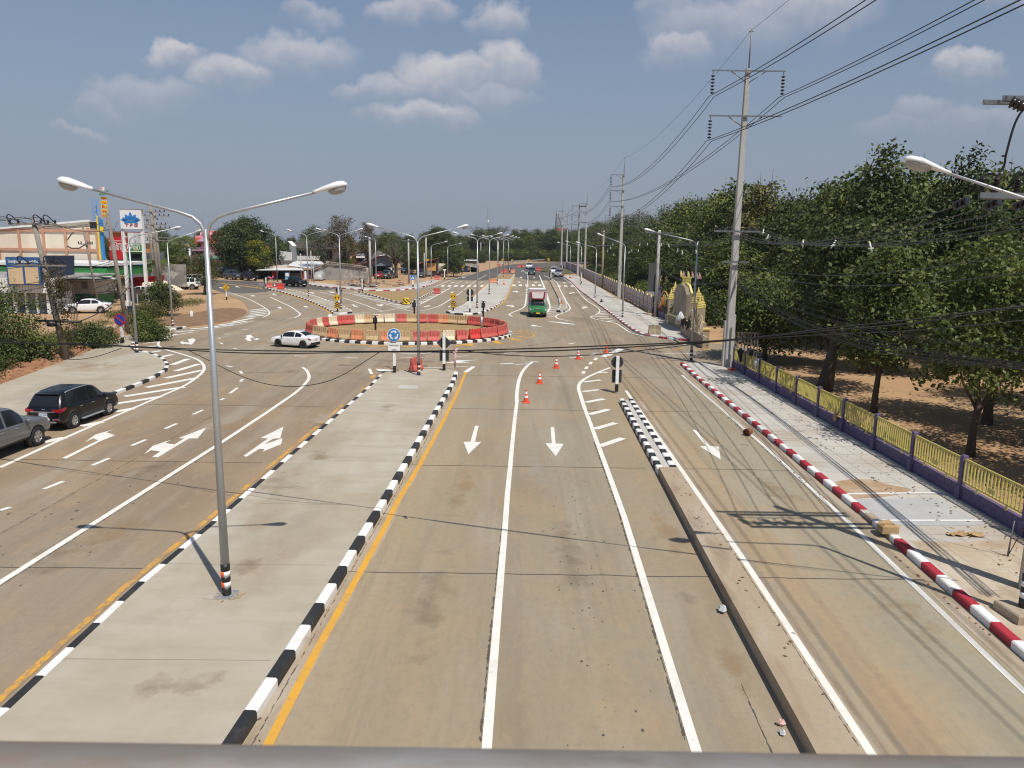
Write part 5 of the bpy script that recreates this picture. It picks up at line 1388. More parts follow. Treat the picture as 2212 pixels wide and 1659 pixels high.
def arc_pts(cx, cz, r, a0, a1, n=10): return [(cx + r * math.cos(R(a0 + (a1 - a0) * k / n)), cz + r * math.sin(R(a0 + (a1 - a0) * k / n))) for k in range(n + 1)]
b = g('L', 817, 246, .15)
t = thing('roundabout_sign', 'round blue roundabout sign with three white arrows above a text plate', 'road sign', b, R(2))
zt, zc = hz('L', 813, 62, b), hz('L', 813, 27, b)
sign_post(t, zc + .1)
d = disc_board(t, zc, .415, m_white)
disc_board(d, zc, .375, m_blue2, 'blue_face', -.124)
q_ = .61
arrs = []
for k in range(3):
 a0 = 90 + k * 120 + 48
 o_ = arc_pts(0, zc, .44 * q_, a0, a0 - 66); i_ = arc_pts(0, zc, .30 * q_, a0, a0 - 66)
 arrs.append(o_ + i_[::-1])
 e = a0 - 66
 arrs.append([(q_ * k1 * math.cos(R(e - dd)), zc + q_ * k1 * math.sin(R(e - dd))) for k1, dd in ((.56, 0), (.18, 0), (.38, 32))])
 flat(d, 'arrow', arrs[-2:], m_white, -.137)
z2 = hz('L', 811, 98, b)
pl = rect_board(t, z2, .76, .58, m_black, -.105)
rect_board(pl, z2, .73, .55, m_white, -.118, 'plate_face')
text('lettering', 'ให้รถในวงเวียน', .26, (0, -.134, z2 + .12), 0, m_black, pl, fit=.62)
text('lettering', 'ไปก่อน', .26, (0, -.134, z2 - .14), 0, m_black, pl, fit=.30)
def back_sign(lab, c, x, y, z0, top, shape, sw, rect, rz=0, name='road_sign', grp=None, w=.17):
 b = g(c, x, y, z0)
 t = thing(name, lab, 'road sign', b, rz, grp)
 sign_post(t, hz(top[0], top[1], top[2], b), w)
 ctr = hz(shape[1], shape[2], shape[3], b)
 if shape[0] == 'disc': disc_board(t, ctr, sw, m_dgrey, y=.135)
 elif shape[0] == 'diamond': rect_board(t, ctr, sw, sw, m_dgrey, .125, rot=math.pi / 4)
 elif shape[0] == 'square': rect_board(t, ctr, sw, sw, m_dgrey, .125)
 if rect:
  za, zb = hz(rect[0], rect[1], rect[2], b), hz(rect[0], rect[1], rect[3], b)
  rect_board(t, (za + zb) / 2, rect[4], abs(za - zb), m_dgrey, .125)
 return t
m_dgrey = mat('sign_back_grey', (.028, .031, .034), .5)
back_sign('back of a black diamond sign over a black plate, near end of the central reserve', 'L', 1104, 234, .15, ('L', 1102, 26), ('diamond', 'L', 1102, 75), .68, ('L', 1104, 116, 180, .58), R(1))
back_sign('back of a round dark sign over a dark plate on the striped lane separator', 'L', 2105, 356, .1, ('L', 2107, 150), ('disc', 'L', 2108, 188), .335, ('L', 2106, 232, 307, .54), R(1))
back_sign('back of a round dark sign over a dark plate on the far reserve', 'D', 922, 1580, .15, ('D', 918, 1246), ('disc', 'D', 920, 1297), .42, ('D', 921, 1355, 1424, .69), R(0))
back_sign('back of a round dark sign just behind the yellow diamond on the tongue island', 'C', 866, 1500, .15, ('C', 858, 1218), ('disc', 'C', 858, 1265), .41, ('C', 866, 1320, 1380, .55), R(-4))
back_sign('back of a diamond sign over a plate at the corner of the dry grass island', 'C', 1205, 1288, .0, ('C', 1197, 1100), ('diamond', 'C', 1195, 1140), .58, ('C', 1200, 1185, 1242, .45), R(-4))
back_sign('edge on round dark sign with a white post on the island tip', 'B', 1652, 1218, .1, ('B', 1650, 1078), ('disc', 'B', 1650, 1115), .40, ('B', 1650, 1150, 1195, .5), R(20))
back_sign('white sign post with a dark round back at the far tip of the grassy reserve', 'D', 1499, 1002, .15, ('D', 1497, 925), ('disc', 'D', 1497, 945), .42, ('D', 1498, 965, 990, .6), 0)
back_sign('white post with dark round sign at the far end of the lane separator', 'Q', 1360, 748, .1, ('Q', 1360, 628), ('disc', 'Q', 1358, 655), .42, ('Q', 1358, 680, 715, .6), R(20))
back_sign('white post with a dark round sign beside the silver car at the junction', 'Q', 1522, 650, .1, ('Q', 1522, 532), ('disc', 'Q', 1524, 555), .5, None, R(-8))
back_sign('wide dark sign back on a white post on the far right pavement', 'Q', 1804, 796, .13, ('Q', 1803, 640), ('square', 'Q', 1803, 672), .78, None, 0)
def yellow_sign(lab, c, x, y, z0, dia, sw, kind, chev=None, rz=0.0, post_w=.15, grp=None, nm='warning_sign'):
 b = g(c, x, y, z0)
 t = thing(nm, lab, 'road sign', b, rz, grp)
 zc = hz(c, dia[0], dia[1], b)
 sign_post(t, zc + .1, post_w)
 bd = rect_board(t, zc, sw, sw, m_black, -.10, rot=math.pi / 4)
 fc = rect_board(bd, zc, sw * .93, sw * .93, m_amber, -.114, 'yellow_face', rot=math.pi / 4)
 q = sw / 1.0
 if kind == 'fork':
  for s_ in (-1, 1):
   polys = [[(s_ * .08 * q, zc + .13 * q), (s_ * .15 * q, zc + .2 * q), (s_ * .32 * q, zc + .02 * q), (s_ * .25 * q, zc - .05 * q)]]
   polys.append([(s_ * .14 * q, zc + .0 * q), (s_ * .12 * q, zc - .16 * q), (s_ * .34 * q, zc - .18 * q), (s_ * .37 * q, zc + .10 * q)])
   flat(fc, 'arrow', polys, m_black, -.127)
 elif kind == 'narrow':
  polys = []
  for s_ in (-1, 1): polys.append([(s_ * .05 * q, zc + .42 * q), (s_ * .13 * q, zc + .42 * q), (s_ * .14 * q, zc + .12 * q), (s_ * .30 * q, zc - .1 * q), (s_ * .30 * q, zc - .22 * q), (s_ * .2 * q, zc - .22 * q), (s_ * .06 * q, zc + .1 * q)])
  polys.append([(-.07 * q, zc - .4 * q), (.07 * q, zc - .4 * q), (.1 * q, zc - .25 * q), (0, zc - .1 * q), (-.1 * q, zc - .25 * q)])
  flat(fc, 'arrows', polys, m_black, -.127)
 elif kind == 'curve':
  flat(fc, 'arrow', [[(-.2 * q, zc - .3 * q), (-.08 * q, zc - .3 * q), (-.02 * q, zc), (.15 * q, zc + .12 * q), (.1 * q, zc + .2 * q), (-.12 * q, zc + .08 * q)], [(.05 * q, zc + .28 * q), (.32 * q, zc + .15 * q), (.15 * q, zc + .0 * q)]], m_black, -.127)
 if chev:
  za, zb = hz(c, dia[0], chev[0], b), hz(c, dia[0], chev[1], b)
  zm, w = (za + zb) / 2, chev[2]
  cb = rect_board(t, zm, w, za - zb, m_amber, -.10, 'chevron_board')
  polys = []
  for k in range(3):
   zz_ = zb + (k + .15) * (za - zb) / 3.2
   polys += [[(-w / 2, zz_), (0, zz_ + .28 * w), (0, zz_ + .48 * w), (-w / 2, zz_ + .2 * w)], [(w / 2, zz_), (w / 2, zz_ + .2 * w), (0, zz_ + .48 * w), (0, zz_ + .28 * w)]]
  flat(cb, 'chevrons', polys, m_black, -.113)
 return t
m_amber = mat('sign_amber', (.72, .40, .02), .5)
yellow_sign('yellow diamond sign with two downward arrows over a chevron board, on the far reserve', 'D', 682, 1558, .15, (677, 1350), .65, 'fork', (1418, 1504, .57))
yellow_sign('yellow diamond sign with two downward arrows over a chevron board, on the tongue island', 'C', 845, 1578, .15, (835, 1368), .67, 'fork', (1438, 1526, .58))
yellow_sign('yellow diamond road narrows sign standing on bare earth on the left', 'B', 1080, 1403, 0, (1065, 1225), .72, 'narrow', None, R(8))
yellow_sign('yellow diamond bend sign beside the blue tarpaulin of the far shack', 'Q', 83, 640, 0, (82, 555), .72, 'curve', None)
yellow_sign('small yellow diamond sign on a tall post at the wood edge', 'Q', 660, 535, 0, (657, 452), .8, 'curve', None)
for x, y, lab in ((800, 492, 'left one of three yellow chevron boards along the far road bend'), (1035, 484, 'middle one of three yellow chevron boards along the far road bend'), (1326, 470, 'right one of three yellow chevron boards along the far road bend')):
 b = g('Q', x, y + 12); b.z = 0
 t = thing('chevron_sign', lab, 'road sign', b, 0, 'chevron boards on the bend')
 h = hz('Q', x, y - 22, b)
 sign_post(t, h, .16)
 bd = rect_board(t, h, .75, 1.1, m_amber)
 flat(bd, 'chevron', [[(-.15, h + .42), (.06, h + .42), (.28, h), (.06, h - .42), (-.15, h - .42), (.05, h)]], m_black, -.125)
b = g('I', 1068, 553, .14)
t = thing('no_parking_sign', 'round blue sign with red rim and red slash on the left pavement', 'road sign', b, R(-6))
zc = hz('I', 1053, 350, b)
sign_post(t, zc, .17)
d = disc_board(t, zc, .47, m_red)
e = disc_board(d, zc, .39, m_blue2b if False else mat('sign_deep_blue', (.02, .06, .33), .5), 'blue_face', -.124)
flat(e, 'slash', [[(-.33, zc + .20), (-.26, zc + .29), (.33, zc - .20), (.26, zc - .29)]], m_red, -.137)
b = g('C', 1940, 1216, .13)
t = thing('crossing_sign', 'square blue pedestrian crossing sign with a white triangle', 'road sign', b, 0)
zc = hz('C', 1935, 1078, b)
sign_post(t, zc, .22)
bd = rect_board(t, zc, .82, .82, m_blue2)
f = flat(bd, 'triangle', [[(-.31, zc - .28), (.31, zc - .28), (0, zc + .31)]], m_white, -.125)
flat(f, 'walking_figure', [[(-.09, zc - .25), (-.04, zc - .25), (.0, zc - .1), (.05, zc - .25), (.1, zc - .25), (.05, zc - .03), (.04, zc + .06), (-.04, zc + .06), (-.04, zc - .05)], [(-.03, zc + .08), (.03, zc + .08), (.03, zc + .14), (-.03, zc + .14)]], m_black, -.13)
b = g('D', 555, 1110, 0)
t = thing('give_way_sign', 'white triangular give way sign seen beside the parked grey pickup', 'road sign', b, R(10))
zc = hz('D', 553, 975, b)
sign_post(t, zc, .2)
flat(t, 'sign_board', [[(-.38, zc + .25), (0, zc - .38), (.38, zc + .25)]], m_white, -.11)
b = g('C', 383, 1146, .1)
t = thing('marker_post', 'white square post with black base in front of the red shop door', 'post', b)
sign_post(t, hz('C', 375, 985, b), .3, .5)
b = V('B', 1418, 1050, 158); b.z = 0
t = thing('marker_post', 'white leaning post beside the dark pickup at the far road edge', 'post', b)
sign_post(t, hz('B', 1412, 958, b), .3, .4)
for c, x, y, top, lab in (('H', 963, 322, 190, 'black signal box on a black post inside the ring, on the left'), ('H', 1270, 232, 72, 'black signal box on a black post behind the far barriers'), ('H', 1815, 258, 75, 'black signal box on a black post inside the ring, on the right')):
 b = g(c, x, y, .2)
 t = thing('signal_post', lab, 'signal', b, 0, 'black signal posts on the roundabout')
 h = hz(c, x, top, b)
 mb = MB(); mb.box((0, 0, h / 2), (.15, .15, h)); mb.build('post', m_black, t)
 mb = MB(); mb.box((0, -.12, h - .35), (.36, .16, .46), ch=.02); bx = mb.build('signal_box', m_plasticd, t)
 mb = MB(); mb.disc((0, -.2, h - .35), .13, (0, -1, 0), .05, 14); mb.build('lens', m_dgrey, bx)
 mb = MB(); mb.box((0, 0, h + .03), (.46, .4, .03)); mb.build('solar_panel', m_glassd, t)
b = g('H', 1803, 290, .2)
mb = MB(); mb.cyl((b.x, b.y), .1, .2, 1.3, 10); tag(mb.build('short_pole', m_galv), 'short grey pole stub inside the ring behind the red barriers', 'post')
b = g('I', 1670, 325)
mb = MB(); mb.box((b.x, b.y, .25), (.27, .2, .5), 0, R(20), .03); mb.box((b.x, b.y, .54), (.2, .15, .12), 0, R(20), .03)
tag(mb.build('milestone', m_white), 'white painted milestone on the turned earth at the left', 'milestone')
b = g('I', 1180, 305)
mb = MB()
pr = [(-.48, 0), (.48, 0), (.57, .82), (-.57, .82)]
mb.extrude(pr, (b.x, b.y - .5, 0), (1, 0, 0), (0, 1, 0), (0, 0, 1), .8)
mb.box((b.x, b.y - .1, .85), (1.2, .9, .07))
tag(mb.build('waste_bin', m_bin), 'dark blue waste bin behind the left lamp', 'bin')
b = g('J', 1320, 1320, .14)
mb = MB(); cs = (.46, .32, .2)
for s_ in ((0, -.16, .1, .46, .01, .2), (0, .16, .1, .46, .01, .2), (-.23, 0, .1, .01, .32, .2), (.23, 0, .1, .01, .32, .2), (0, 0, .01, .45, .31, .01)): mb.box((b.x + s_[0], b.y + s_[1], .14 + s_[2]), s_[3:])
mb.poly([(b.x - .23, b.y - .16, .342), (b.x + .23, b.y - .16, .342), (b.x + .30, b.y - .10, .40), (b.x - .1, b.y - .02, .38)]); mb.poly([(b.x - .23, b.y + .16, .34), (b.x + .23, b.y + .16, .34), (b.x + .18, b.y + .33, .40), (b.x - .15, b.y + .30, .36)])
tag(mb.build('cardboard_box', m_card), 'open brown cardboard box beside the red and white kerb', 'box')
b = g('J', 1840, 1345, .14)
mb = MB()
q = random.Random(5)
for k in range(3):
 nx, ny = 5, 4
 cx, cy = b.x - .35 + k * .3, b.y + q.uniform(-.05, .05)
 gr = [[mb.pt((cx - .2 + .1 * i + q.uniform(-.03, .03), cy - .12 + .08 * j + q.uniform(-.03, .03), .15 + q.uniform(0, .09))) for i in range(nx)] for j in range(ny)]
 for j in range(ny - 1):
  for i in range(nx - 1): mb.face((gr[j][i], gr[j][i + 1], gr[j + 1][i + 1], gr[j + 1][i]))
tag(mb.build('crumpled_cardboard', m_card), 'crumpled flattened cardboard on the right pavement near the wall', 'litter')
b = g('J', 404, 690)
mb = MB(); mb.tube([b + Vector((-.1, -.1, .16)), b + Vector((.12, .1, .17))], [.17, .15], 12, 0, False); mb.disc(b + Vector((0, 0, .16)), .12, (1, 1, 0), .02, 12)
tag(mb.build('clay_pot', mat('pot_clay', (.22, .09, .055), .8)), 'tipped brown clay pot lying at the red and white kerb', 'pot')
def crumple(b, s, m, lab, nm, n=8):
 mb = MB(); q = random.Random(int(b.x * 1000))
 rr = []
 for i in range(n // 2 + 1):
  t_ = math.pi * i / (n // 2)
  rr.append([mb.pt(b + Vector((s * q.uniform(.6, 1.2) * math.sin(t_) * math.cos(2 * math.pi * k / n), s * q.uniform(.6, 1.2) * math.sin(t_) * math.sin(2 * math.pi * k / n), s * .7 * (1 - math.cos(t_)) * q.uniform(.7, 1.1)))) for k in range(n)])
 for i in range(n // 2):
  for k in range(n): mb.face((rr[i][k], rr[i][(k + 1) % n], rr[i + 1][(k + 1) % n], rr[i + 1][k]))
 tag(mb.build(nm, m), lab, 'litter')
crumple(g('K', 495, 592), .13, m_pbag, 'crumpled clear plastic bag at the foot of the lane separator', 'plastic_bag')
crumple(g('K', 832, 1235), .09, mat('pink_paper', (.6, .40, .36), .8), 'pinkish crumpled paper near the bottom of the lane separator', 'crumpled_paper')
crumple(g('K', 838, 1290), .07, m_pbag, 'small clear plastic scrap near the bottom of the lane separator', 'plastic_scrap')
b = g('M', 1230, 665, .152)
mb = MB(); mb.poly([(b.x + .18 * random.uniform(.8, 1.1) * math.cos(k * .524), b.y + .12 * random.uniform(.8, 1.1) * math.sin(k * .524), .158) for k in range(12)])
tag(mb.build('plaster_spill', m_pave), 'thin white patch of spilled plaster beside the foreground lamp base', 'plaster spill')
heapm = MB()
b = g('M', 1325, 665, .152)
q = random.Random(8)
for k in range(26):
 a, r_ = q.uniform(0, 6.28), q.uniform(.12, .36)
 heapm.box((b.x + r_ * math.cos(a), b.y + r_ * .8 * math.sin(a), .165), (q.uniform(.03, .1), q.uniform(.03, .1), q.uniform(.02, .06)), 0, q.uniform(0, 3))
tag(heapm.build('rubble', m_dull), kind='stuff')
lv = MB()
q = random.Random(21)
for k in range(420):
 if k < 260: x, y = q.uniform(12.6, 14.3), q.uniform(16, 45)
 elif k < 340: x, y = 10.9 + q.gauss(0, .25), q.uniform(15, 40)
 elif k < 380: x, y = -4.3 + q.gauss(0, .12), q.uniform(11, 22)
 else: x, y = q.uniform(5.4, 5.9), q.uniform(11, 26)
 z = .155 if k < 260 else (.012 if k >= 340 and k < 380 else (.31 if k >= 380 else .2 if x > 10.75 else .012))
 if 260 <= k < 340: z = .012; x = min(x, 10.35)
 a = q.uniform(0, 6.28); s_ = q.uniform(.025, .065)
 lv.poly([(x + s_ * math.cos(a), y + s_ * math.sin(a), z), (x - .5 * s_ * math.sin(a), y + .5 * s_ * math.cos(a), z + q.uniform(0, .03)), (x - s_ * math.cos(a), y - s_ * math.sin(a), z + .01), (x + .5 * s_ * math.sin(a), y - .5 * s_ * math.cos(a), z + q.uniform(0, .02))])
o = lv.build('fallen_leaves', mat('dead_leaf', (.17, .095, .045), .9), kind='stuff')
# ------------------------------------------------------------------ vehicles
def interp(xs, ys, x):
 for i in range(len(xs) - 1):
  if x <= xs[i + 1]:
   t = (x - xs[i]) / (xs[i + 1] - xs[i])
   m0 = (ys[i + 1] - ys[max(i - 1, 0)]) / (xs[i + 1] - xs[max(i - 1, 0)])
   m1 = (ys[min(i + 2, len(xs) - 1)] - ys[i]) / (xs[min(i + 2, len(xs) - 1)] - xs[i])
   s0 = (ys[i + 1] - ys[i]) / (xs[i + 1] - xs[i])
   lim = 1.6 * abs(s0)
   m0 = max(-lim, min(lim, m0)) if m0 * s0 > 0 else 0
   m1 = max(-lim, min(lim, m1)) if m1 * s0 > 0 else 0
   h = xs[i + 1] - xs[i]
   return (2 * t**3 - 3 * t**2 + 1) * ys[i] + (t**3 - 2 * t**2 + t) * h * m0 + (-2 * t**3 + 3 * t**2) * ys[i + 1] + (t**3 - t**2) * h * m1
 return ys[-1]
SPEC = {
 'suv': dict(st=[(0, .52, .92, .98, .74, .72, .66), (.06, .44, 1.06, 1.12, .86, .82, .74), (.22, .40, 1.13, 1.40, .92, .89, .74), (.5, .38, 1.14, 1.74, .93, .91, .68), (.8, .34, 1.14, 1.80, .93, .915, .68), (1.6, .33, 1.12, 1.84, .93, .92, .70), (2.5, .33, 1.10, 1.82, .93, .92, .70), (2.95, .33, 1.09, 1.74, .93, .92, .68), (3.3, .33, 1.08, 1.52, .93, .915, .68), (3.72, .33, 1.07, 1.17, .93, .90, .74), (4.2, .34, 1.04, 1.11, .92, .87, .70), (4.62, .38, .96, 1.02, .89, .82, .62), (4.82, .42, .84, .88, .80, .72, .55), (4.89, .48, .70, .74, .66, .6, .5)],
    wheels=(.93, 3.78), r=.385, glass=[(.62, 1.28), (1.36, 2.16), (2.24, 3.28)], screen=(2.98, 3.66), rear=(.12, .46), L=4.89),
 'sedan': dict(st=[(0, .52, .78, .82, .66, .64, .56), (.08, .36, .92, .98, .80, .77, .66), (.35, .26, .97, 1.04, .84, .82, .66), (.62, .24, .97, 1.08, .85, .835, .62), (1.0, .22, .965, 1.27, .86, .84, .58), (1.4, .22, .95, 1.40, .86, .845, .57), (2.0, .22, .93, 1.45, .86, .85, .58), (2.5, .22, .92, 1.40, .86, .85, .57), (2.95, .22, .91, 1.18, .86, .845, .60), (3.3, .22, .90, .98, .86, .83, .64), (3.8, .23, .84, .91, .85, .79, .6), (4.15, .27, .74, .80, .80, .71, .52), (4.3, .34, .60, .64, .64, .58, .46)],
    wheels=(.78, 3.38), r=.325, glass=[(.98, 1.62), (1.69, 2.9)], screen=(2.52, 3.2), rear=(.66, 1.28), L=4.3),
 'pickup': dict(st=[(0, .6, 1.0, 1.03, .80, .80, .74), (.06, .55, 1.08, 1.11, .88, .87, .82), (.8, .5, 1.10, 1.13, .92, .90, .84), (1.62, .42, 1.10, 1.13, .92, .91, .84), (1.68, .42, 1.10, 1.2, .92, .91, .72), (1.78, .42, 1.10, 1.66, .92, .91, .66), (2.0, .42, 1.10, 1.76, .92, .91, .66), (2.6, .42, 1.09, 1.80, .92, .91, .67), (3.1, .42, 1.08, 1.74, .92, .91, .66), (3.5, .42, 1.07, 1.48, .92, .905, .67), (3.9, .42, 1.06, 1.17, .92, .89, .72), (4.5, .42, 1.03, 1.10, .91, .86, .68), (4.95, .44, .95, 1.0, .87, .80, .6), (5.2, .48, .78, .82, .74, .68, .5)],
    wheels=(1.05, 4.15), r=.385, glass=[(1.86, 2.42), (2.52, 3.48)], screen=(3.14, 3.84), rear=(1.68, 1.8), L=5.2),
}
WH = {}
def wheel_meshes(r, dark=False):
 k = (r, dark)
 if k in WH: return WH[k]
 mb = MB()
 w = .23
 prof = [(-w / 2, r * .62), (-w / 2, r * .93), (-w / 2 + .03, r), (w / 2 - .03, r), (w / 2, r * .93), (w / 2, r * .64), (w / 2 - .02, r * .62)]
 n = 24
 rg = [[mb.pt((rad * math.cos(2 * math.pi * i / n), y, rad * math.sin(2 * math.pi * i / n))) for i in range(n)] for y, rad in prof]
 for a, b in zip(rg, rg[1:]):
  for i in range(n): mb.face((a[i], a[(i + 1) % n], b[(i + 1) % n], b[i]), 0, True)
 tm = mb.mesh('tyre', m_tyre)
 mb = MB()
 mb.tube([(0, -.1, 0), (0, .06, 0)], r * .61, n, 1)
 for k2 in range(6):
  for dd in (-.16, .16):
   a = 2 * math.pi * k2 / 6 + dd
   c, s_ = math.cos(a), math.sin(a)
   pts = []
   for rad, hw in ((.1 * r, .035), (.60 * r, .026)):
    pts += [(rad * c - hw * s_, rad * s_ + hw * c), (rad * c + hw * s_, rad * s_ - hw * c)]
   pts = [pts[0], pts[1], pts[3], pts[2]]
   mb.extrude(pts, (0, .058, 0), (1, 0, 0), (0, .035, 0), (0, 0, 1), 1, 0)
 mb.tube([(0, .05, 0), (0, .1, 0)], r * .16, 12, 0)
 ring = [(math.cos(2 * math.pi * i / n), math.sin(2 * math.pi * i / n)) for i in range(n + 1)]
 mb.tube([(r * .585 * c, .085, r * .585 * s_) for c, s_ in ring], .022, 6, 0, False)
 rm = mb.mesh('rim', [m_dalloy if dark else m_alloy, m_dalloy])
 WH[k] = (tm, rm)
 return WH[k]
def link(nm, me, par, loc=(0, 0, 0), rz=0.0):
 o = bpy.data.objects.new(nm, me)
 C.objects.link(o)
 o.parent = par; o.location = loc; o.rotation_euler = (0, 0, rz)
 return o
CARM = {}
def car(label, kind, paint, loc, heading, group=None, detail=2, cat='car', name=None, dark_rim=False, plate='', sc=1.0, box=None, bed=True, trim=None):
 S = SPEC[kind]
 L_ = S['L']
 t = thing(name or {'suv': 'parked_suv', 'sedan': 'white_sedan', 'pickup': 'pickup_truck'}[kind], label, cat, loc, heading, group)
 t.scale = (sc, sc, sc)
 key = (kind, paint.name, detail)
 if key not in CARM:
  st = S['st']
  cols = list(zip(*st))
  xs = sorted(set([s_[0] for s_ in st] + [x for g_ in S['glass'] for x in g_] + list(S['screen']) + list(S['rear']) + [L_ * k / 44 for k in range(45)] + [w_ + d_ for w_ in S['wheels'] for d_ in (-S['r'] - .07, S['r'] + .07, -S['r'] * .7, S['r'] * .7, 0)]))
  xs = [x for i, x in enumerate(xs) if 0 <= x <= L_ and (i == 0 or x - xs[i - 1] > .012)]
  body, glass, wsc, rsc = MB(), MB(), MB(), MB()
  rings = []
  for x in xs:
   zb, zs, zt, wl_, ws, wt = (interp(cols[0], cols[k], x) for k in range(1, 7))
   lift = 0.0
   for w_ in S['wheels']:
    d_ = abs(x - w_)
    ra = S['r'] + .07
    if d_ < ra: lift = max(lift, S['r'] + math.sqrt(max(ra * ra - d_ * d_, 0)))
   z0 = max(zb, lift)
   z1 = max(zb + .1, lift + .012)
   z2 = max((zb + zs) * .5, lift + .03)
   gh = max(zt - zs, .001)
   half = [(0, zb), (wl_ * .6, zb), (wl_ * .93, z0), (wl_ * .985, z1), (wl_ * 1.0, z2), (ws * 1.003, max(zs - .09, z2 + .01)), (ws * .985, zs), (ws * .955 + .0, zs + min(.035, gh * .3)), (ws + (wt - ws) * .62, zs + gh * .58), (wt + .02, zt - min(.07, gh * .22)), (wt * .9, zt - min(.012, gh * .1)), (wt * .45, zt + .012), (0, zt + .018)]
   rings.append(half)
  nh = len(rings[0])
  def side_idx(mbx, i, j, s_):
   y, z = rings[i][j]
   return (xs[i], s_ * y, z)
  def quad(mbx, i, j, s_, sm=True):
   p = [side_idx(mbx, i, j, s_), side_idx(mbx, i + 1, j, s_), side_idx(mbx, i + 1, j + 1, s_), side_idx(mbx, i, j + 1, s_)]
   if s_ > 0: p = p[::-1]
   return p
  vid = {}
  def bv(i, j, s_):
   k = (i, j, s_ if rings[i][j][0] > 1e-6 else 0)
   if k not in vid: vid[k] = body.pt(side_idx(body, i, j, s_))
   return vid[k]
  gv = {}
  def addv(mbx, tag_, i, j, s_):
   k = (tag_, i, j, s_)
   if k not in gv: gv[k] = mbx.pt(side_idx(mbx, i, j, s_))
   return gv[k]
  for i in range(len(xs) - 1):
   xm = (xs[i] + xs[i + 1]) / 2
   for s_ in (-1, 1):
    for j in range(nh - 1):
     tgt = None
     gi = [k for k, (a, b) in enumerate(S['glass']) if a < xm < b]
     if 7 <= j <= 8 and gi: tgt = (glass, ('g', gi[0], s_))
     if j >= 10 and S['screen'][0] < xm < S['screen'][1]: tgt = (wsc, 'w')
     if j >= 10 and S['rear'][0] < xm < S['rear'][1]: tgt = (rsc, 'r')
     if j == 9 and S['screen'][0] + .1 < xm < S['screen'][1] - .05: tgt = (wsc, 'w')
     if tgt:
      q = [addv(tgt[0], tgt[1], a, b, s_) for a, b in ((i, j), (i + 1, j), (i + 1, j + 1), (i, j + 1))]
      tgt[0].face(q if s_ < 0 else q[::-1], 0, True)
      continue
     q = [bv(a, b, s_) for a, b in ((i, j), (i + 1, j), (i + 1, j + 1), (i, j + 1))]
     mi = 0
     if j <= 1: mi = 1
     if j == 2 and kind != 'sedan' : mi = 1
     body.face(q if s_ < 0 else q[::-1], mi, True)
  for i in (0, len(xs) - 1):
   q = [bv(i, j, -1) for j in range(nh)] + [bv(i, j, 1) for j in range(nh - 2, 0, -1)]
   body.face(q if i else q[::-1], 0)
  for w_ in S['wheels']:
   for s_ in (-1, 1):
    wd = interp(cols[0], cols[4], w_)
    body.tube([(w_, s_ * (wd - .32), S['r']), (w_, s_ * (wd - .06), S['r'])], S['r'] + .075, 20, 1)
  bm = body.mesh('body', [paint, m_plasticd])
  gms = []
  for k in range(len(S['glass'])):
   for s_ in (-1, 1):
    m1 = MB()
    mp = {}
    for f in glass.f:
     pass
  panes = {}
  inv = {v: k for k, v in gv.items() if isinstance(k[0], tuple)}
  for f in glass.f:
   kk = inv[f[0]][0] if inv[f[0]][0][0] == 'g' else None
   panes.setdefault(kk, []).append(f)
  for kk, fs in panes.items():
   m1 = MB(); mp = {}
   for f in fs:
    q = []
    for v in f:
     if v not in mp: mp[v] = m1.pt(glass.v[v])
     q.append(mp[v])
    m1.face(q, 0, True)
   gms.append(m1.mesh('window', m_glassd))
  CARM[key] = (bm, gms, wsc.mesh('windscreen', m_glassd), rsc.mesh('rear_window', m_glassd))
 bm, gms, wm_, rm_ = CARM[key]
 bo = link('body', bm, t, (-L_ / 2, 0, 0))
 for me in gms: link('window', me, t, (-L_ / 2, 0, 0))
 link('windscreen', wm_, t, (-L_ / 2, 0, 0))
 link('rear_window', rm_, t, (-L_ / 2, 0, 0))
 cols = list(zip(*S['st']))
 tm, rmm = wheel_meshes(S['r'], dark_rim)
 for w_ in S['wheels']:
  wd = interp(cols[0], cols[4], w_)
  for s_ in (-1, 1):
   e = bpy.data.objects.new('wheel', tm)
   C.objects.link(e)
   e.parent = t
   e.location = (w_ - L_ / 2, s_ * (wd - .11), S['r'])
   if s_ < 0: e.rotation_euler = (0, 0, math.pi)
   link('rim', rmm, e)
 def part(nm, fn, m):
  mb = MB(); fn(mb); return mb.build(nm, m, t)
 x0, x1 = -L_ / 2, L_ / 2
 zb = {'suv': .98, 'sedan': .80, 'pickup': .92}[kind]
 wr = {'suv': .80, 'sedan': .74, 'pickup': .84}[kind]
 zf = {'suv': .86, 'sedan': .66, 'pickup': .84}[kind]
 for s_ in (-1, 1):
  if kind == 'suv': part('tail_light', lambda mb: (mb.extrude([(-.02, -.07), (.12, -.05), (.12, .08), (-.02, .06)], (x0 + .02, s_ * .46, zb + .03), (1, 0, 0), (0, s_ * .385, 0), (0, 0, 1), 1), mb.extrude([(0, -.06), (.24, -.01), (.36, .1), (.22, .12), (0, .07)], (x0 + .08, s_ * .80, zb + .04), (1, 0, 0), (0, s_ * .112, 0), (0, 0, 1), 1)), m_tail)
  elif kind == 'sedan': part('tail_light', lambda mb: mb.extrude([(-.01, -.06), (.16, -.02), (.34, .08), (.10, .09), (-.01, .03)], (x0 + .03, s_ * .42, zb + .03), (1, 0, 0), (0, s_ * .405, 0), (0, 0, 1), 1), m_tail)
  else: part('tail_light', lambda mb: mb.box((x0 + .06, s_ * .80, .92), (.14, .14, .34), ch=.02), m_tail)
  fx = {'suv': .30, 'sedan': .28, 'pickup': .28}[kind]
  hx = x1 - fx
  wd = interp(cols[0], cols[5], L_ - fx + .02)
